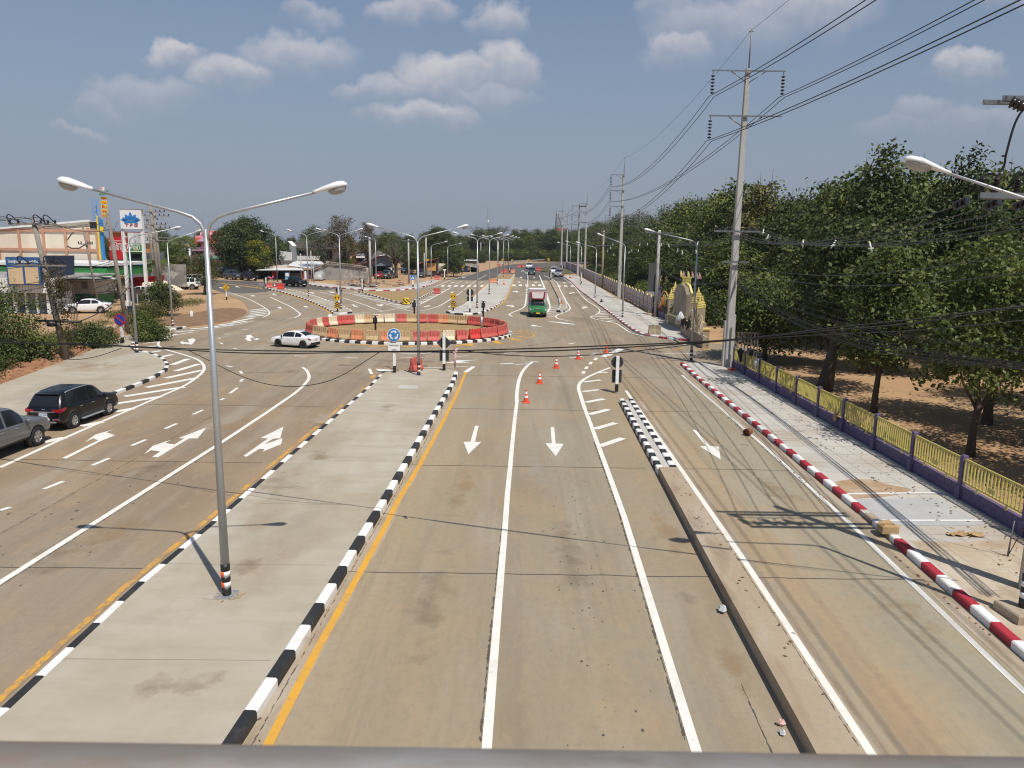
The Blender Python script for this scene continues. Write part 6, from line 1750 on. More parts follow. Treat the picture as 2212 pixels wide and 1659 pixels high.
  part('headlight', lambda mb: mb.extrude([(-.22, .06), (.1, -.07), (.19, -.06), (.1, .06), (-.1, .10)], (hx, s_ * (wd - .34), zf + .03), (1, 0, 0), (0, s_ * .33, 0), (0, 0, 1), 1), m_head)
  my = interp(cols[0], cols[5], S['screen'][1] - .15)
  mz = interp(cols[0], cols[2], S['screen'][1] - .15)
  mx_ = S['screen'][1] - .32 - L_ / 2
  part('mirror', lambda mb: (mb.ball((mx_, s_ * (my + .11), mz + .10), (.075, .115, .085), 10), mb.box((mx_ + .02, s_ * (my - .0), mz + .05), (.05, .14, .04))), paint if kind != 'sedan' else m_plasticd)
 part('front_bumper', lambda mb: (mb.box((x1 - .1, 0, .42), (.16, 1.25, .14), ch=.03), mb.box((x1 - .05, 0, zf - .08), (.07, .72, .16), ch=.02)), m_plasticd)
 if detail >= 1:
  pz = {'suv': .80, 'sedan': .78, 'pickup': .62}[kind]
  pl = part('number_plate', lambda mb: mb.box((x0 - .008 + (0 if kind != 'suv' else .015), 0, pz), (.03, .42, .19)), m_plate)
  part('front_plate', lambda mb: mb.box((x1 + .005, 0, .5), (.03, .42, .14)), m_plate if box is None else m_yel)
  if plate:
   me = text_mesh(plate, .15)
   me.transform(Matrix.Translation((x0 - .008 + (0 if kind != 'suv' else .015) - .018, 0, pz + .02)) @ Matrix.Rotation(-math.pi / 2, 4, 'Z') @ Matrix.Rotation(math.pi / 2, 4, 'X') @ Matrix.Diagonal((.75, 1, 1, 1)))
   me.materials.clear(); me.materials.append(m_blue2 if kind == 'suv' else m_black)
   o = bpy.data.objects.new('plate_text', me); C.objects.link(o); o.parent = pl
 return t
def heading(a, b): return math.atan2(b.y - a.y, b.x - a.x)
ra, fa = g('I', 662, 1296), g('I', 962, 1182)
hd = heading(ra, fa)
fw = Vector((math.cos(hd), math.sin(hd), 0)); lf_ = Vector((-fw.y, fw.x, 0))
ctr = (ra + fa) / 2 + lf_ * .86 + fw * .12
S1 = car('black sport utility car with roof rails and tinted windows parked over the white hatching', 'suv', m_cblack, ctr, hd, None, 2, 'car', 'parked_suv', False, '3ขจ 4666', sc=(fa - ra).length / 2.85)
def extra(t, nm, m, fn):
 mb = MB(); fn(mb); return mb.build(nm, m, t)
x0 = -4.89 / 2
for s_ in (-1, 1):
 extra(S1, 'roof_rail', m_galv, lambda mb: mb.tube(smooth_line([(x0 + .75, s_ * .66, 1.75), (x0 + .9, s_ * .665, 1.80), (x0 + 1.8, s_ * .675, 1.845), (x0 + 2.5, s_ * .665, 1.82), (x0 + 2.85, s_ * .65, 1.74)], 4), .026, 6))
 extra(S1, 'side_step', m_galv, lambda mb: mb.box((x0 + 2.35, s_ * .93, .36), (1.75, .17, .06), ch=.015))
 for dx in (1.5, 2.42): extra(S1, 'door_handle', m_chrome, lambda mb: mb.box((x0 + dx, s_ * .925, .98), (.2, .04, .035), ch=.008))
 extra(S1, 'side_vent', m_chrome, lambda mb: mb.box((x0 + 3.62, s_ * .915, .92), (.17, .03, .09), ch=.008))
 extra(S1, 'bumper_reflector', m_chrome, lambda mb: mb.box((x0 + .05, s_ * .62, .60), (.12, .34, .13), ch=.03))
 extra(S1, 'rear_reflector', m_tail, lambda mb: mb.box((x0 - .01, s_ * .62, .60), (.02, .24, .05)))
extra(S1, 'chrome_strip', m_chrome, lambda mb: mb.box((x0 - .002, 0, .96), (.04, 1.2, .045), ch=.01))
extra(S1, 'skid_plate', m_galv, lambda mb: mb.box((x0 + .07, 0, .47), (.14, 1.2, .09), ch=.02))
extra(S1, 'spoiler', m_cblack, lambda mb: mb.box((x0 + .47, 0, 1.735), (.22, 1.16, .045), ch=.02))
extra(S1, 'aerial', m_black, lambda mb: mb.tube([(x0 + .95, 0, 1.83), (x0 + .8, 0, 2.05)], .008, 5))
extra(S1, 'badge', m_chrome, lambda mb: mb.ball((x0 + .04, 0, 1.06), (.015, .1, .035), 10))
fa = g('I', 332, 1448)
hd2 = hd + R(1)
fw = Vector((math.cos(hd2), math.sin(hd2), 0)); lf_ = Vector((-fw.y, fw.x, 0))
ctr = fa + lf_ * .86 - fw * 1.55
G1 = car('grey double cab pickup parked behind the black car, cut by the left edge', 'pickup', m_cgrey, ctr, hd2, None, 2, 'pickup', 'pickup_truck')
x0 = -2.6
for s_ in (-1, 1):
 for dx in (2.15, 3.0): extra(G1, 'door_handle', m_chrome, lambda mb: mb.box((x0 + dx, s_ * .915, .98), (.18, .04, .04), ch=.008))
fa, ra = g('H', 188, 434), g('H', 385, 448)
hd3 = heading(ra, fa)
fw = Vector((math.cos(hd3), math.sin(hd3), 0)); lf_ = Vector((-fw.y, fw.x, 0))
ctr = (fa + ra) / 2 - lf_ * .74 + fw * .05
W1 = car('white sedan with black wheels driving round the roundabout', 'sedan', m_cwhite, ctr, hd3, None, 2, 'car', 'white_sedan', True, '4กม 528', sc=max(.86, (fa - ra).length / 2.6))
x0 = -2.15
extra(W1, 'rear_diffuser', m_plasticd, lambda mb: mb.box((x0 + .08, 0, .33), (.16, 1.35, .16), ch=.03))
for s_ in (-1, 1):
 for dx in (1.35, 2.2): extra(W1, 'door_handle', m_cwhite, lambda mb: mb.box((x0 + dx, s_ * .855, .80), (.18, .04, .04), ch=.008))
b = g('Q', 1172, 1292)
T1 = thing('box_truck', 'green cab truck with a tall white box body coming towards the roundabout', 'truck', (b.x, b.y + 2.3, 0), R(-90))
T0 = car('x', 'pickup', m_cgreen, (0, 0, 0), 0, None, 2, 'truck', 'tmp', box=True)
for ch in list(T0.children):
 ch.parent = T1
 if ch.name.startswith('rear_window') : pass
bpy.data.objects.remove(T0)
x0 = -2.6
def boxbody(mb):
 mb.box((x0 + 1.0, 0, 1.75), (3.1, 1.92, 2.3), 0, ch=.04)
 mb.box((x0 + 1.0, 0, .62), (3.0, 1.5, .2), 1)
extra(T1, 'box_body', [m_whitew, m_plasticd], boxbody)
extra(T1, 'box_trim', m_csilver, lambda mb: [mb.box((x0 + 2.56, s_ * .93, 1.75), (.05, .08, 2.32)) for s_ in (-1, 1)] + [mb.box((x0 + 2.56, 0, z), (.05, 1.9, .08)) for z in (.64, 2.88)])
def luton(mb):
 mb.extrude([(-.74, 1.86), (.74, 1.86), (.82, 2.72), (-.82, 2.72)], (x0 + 2.55, 0, 0), (0, 1, 0), (.75, 0, 0), (0, 0, 1), 1)
lt = extra(T1, 'wind_deflector', m_cred, luton)
def lpan(mb):
 mb.extrude([(-.55, 1.98), (.55, 1.98), (.66, 2.66), (-.66, 2.66)], (x0 + 3.3, 0, 0), (0, 1, 0), (.015, 0, 0), (0, 0, 1), 1)
extra(T1, 'front_panel', mat('pinkish_white_panel', (.74, .66, .66), .5, layers=[((.62, .30, .33), .9, .55, .72, I1, .6)]), lpan).parent = lt
extra(T1, 'grille', m_plasticd, lambda mb: (mb.box((2.54, 0, .86), (.12, .9, .13), ch=.02), mb.box((2.55, 0, .56), (.12, 1.05, .16), ch=.02)))
extra(T1, 'grille_bar', m_chrome, lambda mb: mb.box((2.60, 0, .94), (.05, .5, .05), ch=.01))
T1.scale = (.98, 1.04, 1.0)
car('white sedan parked on the dirt in front of the white shop on the left', 'sedan', m_cwhite, (g('I', 625, 298) + g('I', 830, 293)) / 2 + Vector((.1, .8, 0)), R(194), None, 1, 'car', 'white_sedan', sc=1.04)
car('white sport utility car parked on the dirt, nearer one of the white pair', 'suv', m_cwhite, g('B', 410, 1252) + Vector((.2, .9, 0)), R(186), 'white cars parked by the small tree', 1, 'car', 'white_suv', sc=1.0)
car('white sport utility car parked behind the nearer white one by the small tree', 'suv', m_cwhite, g('B', 440, 1205) + Vector((.3, 3.2, 0)), R(186), 'white cars parked by the small tree', 1, 'car', 'white_suv', sc=1.02)
car('white van parked behind the low concrete wall under the lotus sign', 'suv', m_cwhite, V('A', 1545, 1350, 100) * 1.0 * 1 + Vector((0, 0, 0)), R(180), None, 1, 'van', 'white_van', sc=1.0)
bpy.data.objects[[o.name for o in C.objects if o.name.startswith('white_van')][0]].location.z = 0
car('white sport utility car at the edge of the dirt lot behind the left poles', 'suv', m_cwhite, V('A', 1905, 1300, 122) * 1 - Vector((0, 0, V('A', 1905, 1300, 122).z)), R(190), None, 1, 'car', 'white_suv')
car('black pickup driving towards the roundabout past the tongue island', 'pickup', m_cblack, g('C', 195, 1216) + Vector((.1, 1.0, 0)), R(-38), None, 1, 'pickup', 'pickup_truck', plate='')
car('dark blue grey car stopped at the far left road edge beside motorbikes', 'suv', m_cslate, g('B', 1160, 1112) + Vector((0, 1.2, 0)), R(-38), None, 1, 'car', 'dark_car', sc=1.05)
car('dark pickup stopped right of the blue grey car at the far left', 'pickup', m_cblack, g('B', 1355, 1125) + Vector((0, 1.4, 0)), R(-48), None, 1, 'pickup', 'pickup_truck', sc=1.0)
car('white pickup coming round the far bend', 'pickup', m_cwhite, g('Q', 1052, 585) + Vector((0, 1.5, 0)), R(-97), None, 1, 'pickup', 'pickup_truck')
car('green grey car coming down the middle carriageway, far away', 'suv', m_cdgreen, g('Q', 1083, 672) + Vector((0, 1.5, 0)), R(-92), None, 1, 'car', 'dark_car')
car('white car with a pinkish roof load waiting at the far junction', 'suv', m_cwhite, g('Q', 1412, 664) + Vector((0, 1.8, 0)), R(-92), None, 1, 'car', 'white_car')
car('silver car in front of the white one at the far junction', 'suv', m_csilver, g('Q', 1478, 702) + Vector((0, 1.6, 0)), R(-98), None, 1, 'car', 'silver_car')
car('black pickup parked against the stained grey wall, seen from behind', 'pickup', m_cblack, g('C', 860, 1105) + Vector((-.6, 1.6, 0)), R(145), None, 1, 'pickup', 'pickup_truck')
car('red car parked in the blue gabled garage, seen from behind', 'sedan', m_cred, g('C', 1440, 1102) + Vector((0, 1.4, 0)), R(92), None, 1, 'car', 'red_car', sc=1.05)
car('dark green estate car parked beside the red car at the garage', 'suv', m_cdgreen, g('C', 1575, 1098) + Vector((0, 1.2, 0)), R(84), None, 1, 'car', 'dark_car', sc=1.0)
car('blue grey car parked on the side road behind the bare tree', 'sedan', m_cslate, V('C', 1842, 1054, 195) * 1 - Vector((0, 0, V('C', 1842, 1054, 195).z)), R(-95), None, 1, 'car', 'dark_car', sc=1.15)
car('red car further up the side road behind the bare tree', 'sedan', m_cred, V('C', 1830, 1010, 235) - Vector((0, 0, V('C', 1830, 1010, 235).z)), R(-95), None, 1, 'car', 'red_car', sc=1.15)
car('dark pickup parked under the eaves of the orange boarded shack', 'pickup', m_cslate, g('D', 212, 1080) + Vector((0, 2, 0)), R(-88), None, 1, 'pickup', 'pickup_truck')
car('silver grey pickup parked in front of the orange boarded wall', 'pickup', m_csilver, g('D', 415, 1055) + Vector((0, 2, 0)), R(-90), None, 1, 'pickup', 'pickup_truck')
car('white car deep inside the blue gabled garage', 'suv', m_cwhite, V('C', 1605, 1080, 178) - Vector((0, 0, V('C', 1605, 1080, 178).z)), R(90), None, 1, 'car', 'white_car')
b = g('C', 562, 1122) + Vector((0, 1.3, 0))
mb = MB()
rg = []
for x, h, w in ((-1.9, .2, .8), (-1.88, .9, .86), (-1.5, 1.15, .9), (-.9, 1.62, .82), (.5, 1.72, .82), (1.2, 1.2, .88), (1.9, .95, .86), (2.05, .2, .8)):
 rg.append([mb.pt((b.x + y * w, b.y + x, max(.18, z * h))) for y, z in ((-1.08, 0.12), (-1.02, .5), (-.93, .85), (-.6, 1), (0, 1.02), (.6, 1), (.93, .85), (1.02, .5), (1.08, .12))])
for a, c_ in zip(rg, rg[1:]):
 for j in range(8): mb.face((a[j], a[j + 1], c_[j + 1], c_[j]), 0, True)
t = thing('covered_car', 'car under a shiny silver cover in front of the stained wall', 'car')
mb.build('cover', m_cover, t)
for sx in (-.75, .75):
 mb = MB(); mb.tube([(b.x + sx - .1, b.y - 1.3, .33), (b.x + sx + .1, b.y - 1.3, .33)], .33, 14); mb.build('wheel', m_tyre, t)
b = V('D', 520, 1050, 182); b.z = 0
t = thing('water_tank', 'pale round tank on the ground between the grey pickup and the yield sign', 'tank')
mb = MB(); mb.tube([b + Vector((-1.2, 0, 1.5)), b + Vector((-.9, 0, 1.5)), b + Vector((1.0, 0, 1.5)), b + Vector((1.4, 0, 1.5))], [.7, 1.3, 1.3, .6], 16); mb.build('drum', mat('tank_cream', (.52, .45, .34), .7), t)
for s_ in (-.7, .8):
 mb = MB(); mb.box(b + Vector((s_, 0, .3)), (.25, 1.6, .7)); mb.build('support', m_steel, t)
def motorbike(lab, b, rz, m):
 t = thing('motorbike', lab, 'motorbike', (b.x, b.y, 0), rz)
 for x in (-.62, .62):
  mb = MB()
  ring = [(x + .27 * math.cos(k * math.pi / 8), 0, .30 + .27 * math.sin(k * math.pi / 8)) for k in range(17)]
  mb.tube(ring, .05, 6, 0, False); mb.tube([(x, -.05, .3), (x, .05, .3)], .08, 8)
  mb.build('wheel', m_tyre, t)
 mb = MB()
 mb.tube([(-.75, 0, .62), (-.3, 0, .66), (0, 0, .42), (.3, 0, .5), (.48, 0, .95)], [.1, .16, .15, .15, .09], 8)
 mb.build('body', m, t)
 mb = MB(); mb.tube([(-.7, 0, .78), (-.1, 0, .76)], [.11, .13], 8); mb.build('saddle', m_plasticd, t)
 mb = MB(); mb.tube([(.42, -.32, 1.02), (.5, 0, 1.0), (.42, .32, 1.02)], .03, 6); mb.tube([(.62, 0, .3), (.48, 0, 1.0)], .035, 6); mb.build('handlebar', m_steel, t)
 return t
motorbike('dark motorbike parked left of the blue grey car at the far left', V('B', 955, 1100, 158), R(20), m_black)
motorbike('dark motorbike parked behind another by the blue shop awning', V('B', 1010, 1095, 161), R(30), m_cslate)
motorbike('pink scooter parked in front of the red hoarding under the white canopy', V('B', 1720, 1138, 150), R(15), mat('scooter_pink', (.60, .10, .20), .4))
# ------------------------------------------------------------------ trees
def leaf_mesh(name, m, seed, lobes, n, size, aspect=.55, per=6, inner=.66, up=.5, tint=.5, spread=1.2):
 rg = np.random.default_rng(seed)
 lb = np.array(lobes, float)
 wgt = (lb[:, 3] * lb[:, 4] + lb[:, 4] * lb[:, 5] + lb[:, 3] * lb[:, 5])
 ns = max(1, n // per)
 idx = rg.choice(len(lb), ns, p=wgt / wgt.sum())
 d = rg.normal(size=(ns, 3)); d[:, 2] += .25
 d /= np.linalg.norm(d, axis=1)[:, None]
 rad = inner + (1.06 - inner) * rg.random(ns) ** .6
 lump = 1 + .16 * np.sin(d[:, 0] * 7 + idx) * np.cos(d[:, 1] * 6 + idx * 2.1)
 c = lb[idx, :3] + d * lb[idx, 3:6] * (rad * lump)[:, None]
 st = np.clip(tint + .2 * rg.normal(size=ns) + .5 * (rg.random(len(lb))[idx] - .5), .02, .98)
 cc = np.repeat(c, per, 0) + rg.normal(size=(ns * per, 3)) * size * spread * np.array([1, 1, .6])
 nn = np.repeat(d, per, 0) * .7 + rg.normal(size=(ns * per, 3)) * .55
 nn[:, 2] += up
 nn /= np.linalg.norm(nn, axis=1)[:, None]
 t = rg.normal(size=nn.shape); t[:, 2] -= .5
 t -= nn * (t * nn).sum(1)[:, None]
 t /= np.linalg.norm(t, axis=1)[:, None]
 s_ = np.cross(nn, t)
 L_ = size * rg.uniform(.7, 1.3, len(cc))[:, None]
 v = np.stack([cc - t * L_ * .5, cc + s_ * L_ * aspect * .5 - nn * L_ * .06, cc + t * L_ * .5 - nn * L_ * .12, cc - s_ * L_ * aspect * .5 - nn * L_ * .06], 1).reshape(-1, 3)
 nq = len(cc)
 me = bpy.data.meshes.new(name)
 me.vertices.add(nq * 4); me.vertices.foreach_set('co', v.ravel().astype(np.float32))
 me.loops.add(nq * 4); me.loops.foreach_set('vertex_index', np.arange(nq * 4, dtype=np.int32))
 me.polygons.add(nq); me.polygons.foreach_set('loop_start', np.arange(0, nq * 4, 4, dtype=np.int32))
 at = me.attributes.new('tint', 'FLOAT', 'POINT')
 tv = np.clip(np.repeat(np.repeat(st, per) + .1 * rg.normal(size=nq), 4), 0, 1)
 at.data.foreach_set('value', tv.astype(np.float32))
 me.materials.append(m)
 me.update(calc_edges=True)
 me.validate()
 return me
def crown_lobes(seed, w, h, z0, n, k=.36, flat=.8, dome=.5):
 q = random.Random(seed)
 out = []
 for i in range(n):
  zf = (i + .5) / n
  a = i * 2.4 + q.uniform(-.4, .4)
  prof = math.sin(math.pi * (min(.97, .12 + zf * .86)) ** (.8 + dome * .3)) ** .7
  r_ = w / 2 * prof * q.uniform(.35, .72)
  s_ = w / 2 * k * q.uniform(.75, 1.25)
  out.append((r_ * math.cos(a), r_ * math.sin(a), z0 + h * (.12 + .78 * zf), s_, s_, s_ * flat))
 for i in range(int(n * .7)):            # sprays standing out of the mass
  zf = q.uniform(.1, 1.0); a = q.uniform(0, 6.28)
  prof = math.sin(math.pi * (min(.97, .12 + zf * .86)) ** (.8 + dome * .3)) ** .7
  r_ = w / 2 * prof * q.uniform(.75, 1.08)
  s_ = w / 2 * k * q.uniform(.28, .5)
  out.append((r_ * math.cos(a), r_ * math.sin(a), z0 + h * (.1 + .9 * zf), s_, s_, s_ * q.uniform(.7, 1.3)))
 return out
def trunk_mesh(seed, lobes, r, z0, lean=(0, 0), limbs=8, fork=.0):
 q = random.Random(seed)
 mb = MB()
 zt = max(l[2] for l in lobes) * .8
 pts = []
 for k in range(7):
  f = k / 6
  pts.append(Vector((lean[0] * f + q.uniform(-.12, .12) * f * 2, lean[1] * f + q.uniform(-.12, .12) * f * 2, -.1 + zt * f)))
 mb.tube(pts, [r * (1.25 if k == 0 else 1 - .75 * k / 6) for k in range(7)], 9)
 for l in random.Random(seed + 1).sample(lobes, min(limbs, len(lobes))):
  e = Vector(l[:3])
  zb = max(z0 * .75, e.z * .45)
  f = min(1, (zb + .1) / zt)
  i = min(5, int(f * 6)); s_ = pts[i].lerp(pts[i + 1], f * 6 - i)
  md = s_.lerp(e, .5) + Vector((q.uniform(-.3, .3), q.uniform(-.3, .3), q.uniform(-.2, .3)))
  rr = r * .42
  mb.tube([s_, md, e, e + (e - md) * .5], [rr, rr * .65, rr * .35, rr * .12], 6)
 return mb.mesh('trunk', m_trunk)
def tree(label, loc, h, w, z0, m, n, size, seed, group=None, r=.2, nl=12, k=.36, flat=.8, lean=(0, 0), name='tree', extra=(), cat='tree', limbs=8, **kw):
 t = thing(name, label, cat, loc, 0, group)
 lb = crown_lobes(seed, w, h - z0, z0, nl, k, flat) + list(extra)
 lb = [(l[0] + lean[0], l[1] + lean[1]) + tuple(l[2:]) for l in lb]
 link('trunk', trunk_mesh(seed, lb, r, z0, lean, limbs), t)
 link('crown', leaf_mesh('crown', m, seed, lb, n, size, **kw), t)
 return t
def put(proto, label, loc, s, rz, group, sz=None):
 c = copy_tree(proto)
 c.location = loc; c.rotation_euler = (0, 0, rz); c.scale = (s, s, sz or s)
 if label: c['label'] = label
 if group: c['group'] = group
 elif 'group' in c: del c['group']
 return c
# --- near school trees, each its own
tree('thick trunked leaning tree behind the yellow fence, big dark leaves', (17.97, 43.6, 0), 9.6, 8.6, 2.6, l_dark, 12000, 0.27, 1, None, .42, 16, .34, lean=(.9, -.3), per=13, spread=1.5)
tree('slim leafy tree behind the middle of the yellow fence, leaves right down its trunk', (18.12, 37.6, 0), 8.4, 3.6, 1.5, l_mid, 7200, 0.24, 2, None, .17, 14, .42, per=13, spread=1.5)
tree('slender tree with hanging leaf tufts behind the near end of the yellow fence', (18.39, 29.8, 0), 8.2, 6.2, 2.0, l_mid, 9600, 0.21, 3, None, .16, 16, .30, per=13, spread=1.5)
tree('low spreading tree right behind the tallest transmission pole', (18.2, 55.0, 0), 5.8, 7.6, 1.0, l_mid, 12000, 0.27, 4, None, .2, 15, .38, per=13, spread=1.5)
tree('olive and brown leafed tree at the right edge behind the slender tree', (24.5, 31.5, 0), 9.6, 8.5, 2.3, l_yel, 13600, 0.21, 5, None, .25, 17, .33, per=13, spread=1.5)
tree('dense tree filling the right edge of the school yard', (30, 38, 0), 10.8, 10, 1.8, l_mid, 12800, 0.26, 6, None, .3, 16, .36, per=13, spread=1.5)
tree('tallest dark tree with a narrow topknot, right of the tallest transmission pole', V('W', 1905, 400, 50) * 1 - Vector((0, 0, V('W', 1905, 400, 50).z)), 12.3, 8.5, 3.5, l_dark, 12800, 0.30, 7, None, .3, 15, .33, extra=[(.3, 0, 12.2, 1.0, 1.0, 1.0), (.4, 0, 13.3, .8, .8, .8), (.5, 0, 14.0, .5, .5, .5)], per=13, spread=1.5)
tree('tall dark tree behind the lamp head at the right edge', V('W', 2085, 400, 48) - Vector((0, 0, V('W', 2085, 400, 48).z)), 12.0, 7, 3.0, l_dark, 11200, 0.29, 8, None, .28, 14, .34, extra=[(0, 0, 12.0, .9, .9, .9), (.2, 0, 13.0, .8, .8, .8)], per=13, spread=1.5)
tree('broad tree at the far right behind the olive tree', (36, 50, 0), 13, 12, 2.5, l_mid, 12000, 0.34, 9, None, .35, 16, .36, per=13, spread=1.5)
for k, (x, y, h, w) in enumerate(((21.5, 23.5, 9, 8), (27, 26, 10, 9), (22.5, 15, 9, 8), (30, 18, 10, 9), (22.5, 35.5, 8.5, 7.5))):  # off-frame trees added to shade the yard; the last one is in view
 tree(('mid green tree added unseen beyond the right edge to shade the school yard', 'bushy tree added out of view past the right edge, shading the yard', 'unseen tree added beside the school fence to shade the yard', 'unseen tree added further into the yard for its shade', 'leafy tree between the slim tree and the slender tree in the yard')[k], (x, y, 0), h, w, 2.4, (l_mid, l_yel, l_mid, l_dark, l_mid)[k], 8000, .25, 80 + k, None, .22, 16, .32, per=13, spread=1.5)
# --- prototypes for rows
P = {}
P['e'] = tree('x', (0, 0, 0), 12, 9.5, 2.2, l_light, 9500, .38, 27, None, .26, 15, .36)
P['a'] = tree('x', (0, 0, 0), 12, 10, 2.2, l_mid, 9500, .38, 21, None, .28, 16, .36)
P['b'] = tree('x', (0, 0, 0), 12, 9, 2.0, l_dark, 9500, .38, 22, None, .28, 15, .37)
P['c'] = tree('x', (0, 0, 0), 12, 8, 2.6, l_yel, 9000, .36, 23, None, .24, 15, .34)
P['d'] = tree('x', (0, 0, 0), 12, 11, 2.2, l_airy, 7000, .36, 24, None, .26, 16, .33)
P['u'] = tree('x', (0, 0, 0), 3.2, 5.5, .2, l_dark, 4500, .30, 25, None, .06, 10, .42, name='shrub', cat='shrub')
P['v'] = tree('x', (0, 0, 0), 3.2, 5.5, .2, l_mid, 4500, .30, 26, None, .06, 10, .42, name='shrub', cat='shrub')
def by_top(p, x, ytop, Y, label, group, base_h=12.0, dz=0.0, wide=1.0):
 tp = V('W', x, ytop, Y)
 h = tp.z
 s_ = h / base_h
 return put(P[p], label, (tp.x, Y, 0), s_ * wide, random.uniform(0, 6.28), group, s_)
GRV = 'school grove behind the yellow fence and driveway'
for x, yt, Y, p in ((1430, 452, 150, 'd'), (1470, 445, 140, 'a'), (1505, 436, 125, 'e'), (1540, 438, 118, 'a'), (1575, 425, 104, 'e'), (1610, 410, 96, 'a'), (1650, 405, 88, 'c'), (1690, 440, 92, 'b'), (1725, 432, 84, 'b'), (1765, 428, 78, 'b'), (1805, 425, 72, 'b'), (1850, 388, 64, 'b'), (1885, 395, 60, 'a'), (1960, 385, 62, 'a'), (2010, 398, 66, 'b'), (2060, 410, 60, 'c'), (2130, 378, 58, 'e'), (2190, 385, 60, 'c'), (2260, 370, 58, 'b'), (2330, 380, 62, 'a')):
 by_top(p, x, yt, Y, {'a': 'mid green tree in the school grove on the right, above the yellow fence', 'b': 'dark green tree in the school grove on the right, above the yellow fence', 'e': 'bright yellowish green tree in the school grove on the right, above the yellow fence', 'c': 'olive green tree in the school grove on the right, above the yellow fence', 'd': 'greyish airy tree at the left end of the school grove'}[p], GRV, wide=1.0)
for x, yt, Y, p in ((1560, 520, 100, 'b'), (1620, 530, 84, 'a'), (1690, 540, 76, 'e'), (1760, 560, 68, 'b'), (1840, 560, 66, 'a'), (1920, 560, 66, 'b'), (2000, 560, 64, 'b'), (2080, 540, 60, 'a'), (2160, 540, 58, 'b'), (2240, 520, 56, 'b'), (1500, 520, 112, 'a')):
 by_top(p, x, yt, Y, 'low crowned tree filling the shade under the school grove', 'lower trees inside the school grove', wide=1.35)
for k in range(26):
 x, Y = random.uniform(34, 95), random.uniform(72, 130)
 put(P[random.choice('aabbc')], 'tree deep inside the school grove, showing only between nearer crowns', (x, Y, 0), random.uniform(.85, 1.1), random.uniform(0, 6), 'trees deep inside the school grove')
GPF = 'trees behind the pink arched fence'
for k, Y in enumerate((82, 90, 99, 108, 117, 127, 137, 148, 160, 172, 185, 198, 212)):
 X = 21.5 + random.uniform(-.8, 2.5)
 put(P['abab'[k % 4]], 'tree with low branches growing right behind the pink arched fence', (X, Y, 0), random.uniform(.62, .78), random.uniform(0, 6), GPF)
for x, yt, Y, p in ((1300, 487, 290, 'a'), (1325, 470, 235, 'd'), (1352, 463, 220, 'd'), (1378, 462, 205, 'd'), (1402, 466, 195, 'd'), (1285, 484, 300, 'a'), (1340, 490, 190, 'a'), (1372, 492, 175, 'b'), (1405, 485, 165, 'a'), (1440, 470, 155, 'c')):
 by_top(p, x, yt, Y, 'airy pale tree beyond the pink fence' if p == 'd' else 'green tree beyond the pink fence and far pavement', 'trees beyond the far end of the right pavement')
for k in range(14):
 put(P['uv'[k % 2]], 'shrub at the foot of the trees behind the pink fence', (19.2 + random.uniform(0, 1.6), 80 + k * 9.5, 0), random.uniform(.7, 1.0), random.uniform(0, 6), 'shrubs behind the pink fence')
# --- far wood behind the bend
GFW = 'far wood behind the road bend'
ol = [(850, 515), (905, 508), (942, 495), (975, 505), (997, 511), (1019, 511), (1041, 499), (1060, 500), (1076, 505), (1101, 505), (1116, 495), (1131, 495), (1146, 502), (1175, 498), (1205, 498), (1240, 497), (1285, 488), (1330, 488)]
def outline(x):
 for (x0, y0), (x1, y1) in zip(ol, ol[1:]):
  if x0 <= x <= x1: return y0 + (y1 - y0) * (x - x0) / (x1 - x0)
 return 500
for k in range(34):
 x = 850 + k * 14.5 + random.uniform(-5, 5)
 Y = 345 + random.uniform(-12, 30) - (25 if x < 960 else 0)
 by_top('aabbcab'[k % 7], x, outline(x) + random.uniform(-4, 7), Y, 'tree in the far wood behind the road bend', GFW, wide=1.05)
for k in range(26):
 x = 880 + k * 17 + random.uniform(-6, 6)
 by_top('abbab'[k % 5], x, 540 + random.uniform(-14, 12), 330 + random.uniform(-4, 6) - (40 if x < 980 else 0), 'lower tree at the front of the far wood', 'lower trees in front of the far wood', wide=1.5)
for k in range(26):
 x = 985 + k * 12.5
 p_ = V('W', x, 560, 325.0 if x > 1040 else 290)
 put(P['uv'[k % 2]], 'shrub along the guard rail in front of the far wood', (p_.x, p_.y, 0), random.uniform(.9, 1.4), random.uniform(0, 6), 'shrubs along the far guard rail')
for k in range(46):
 x = -30 - k * 8.2 + random.uniform(-3, 3)
 Y = 268 + random.uniform(-8, 30) + 8 * math.sin(k * .7)
 put(P['abdcaab'[k % 7]], 'tree in the distant belt of trees behind the left houses', (x, Y, 0), random.uniform(.62, .92), random.uniform(0, 6), 'distant tree belt behind the left houses')
for k in range(30):
 x = -62 - k * 7.5 + random.uniform(-2, 2)
 put(P['uvu'[k % 3]], 'shrub in front of the distant belt of trees on the left', (x, 255 + random.uniform(-6, 6), 0), random.uniform(1.0, 1.7), random.uniform(0, 6), 'shrubs before the distant tree belt')
for k in range(12):
 p_ = V('A', 1560 + k * 42, 860 + (k % 3) * 18, 150 + (k % 4) * 8)
 put(P['abcd'[k % 4]], 'tree between the lotus sign and the pink house', (p_.x, p_.y, 0), p_.z / 12.0 * random.uniform(.95, 1.05), random.uniform(0, 6), 'trees between the lotus sign and the pink house')
mb = MB()
bp = V('W', 1056, 560, 335); bp.z = 0
q = random.Random(2)
stems = []
for k in range(9):
 a = q.uniform(-1, 1)
 stems.append([bp + Vector((0, 0, 0)), bp + Vector((a * 2, q.uniform(-1, 1), 6.5)), bp + Vector((a * 5, q.uniform(-1, 1), 11.5)), bp + Vector((a * 8.5, q.uniform(-1, 1), 13.2 + q.uniform(-.5, .6)))])
t = thing('bamboo', 'feathery bamboo clump rising above the far wood', 'bamboo')
for s_ in stems: mb.tube(smooth_line(s_, 4), [.12] * 6 + [.05] * 7, 5)
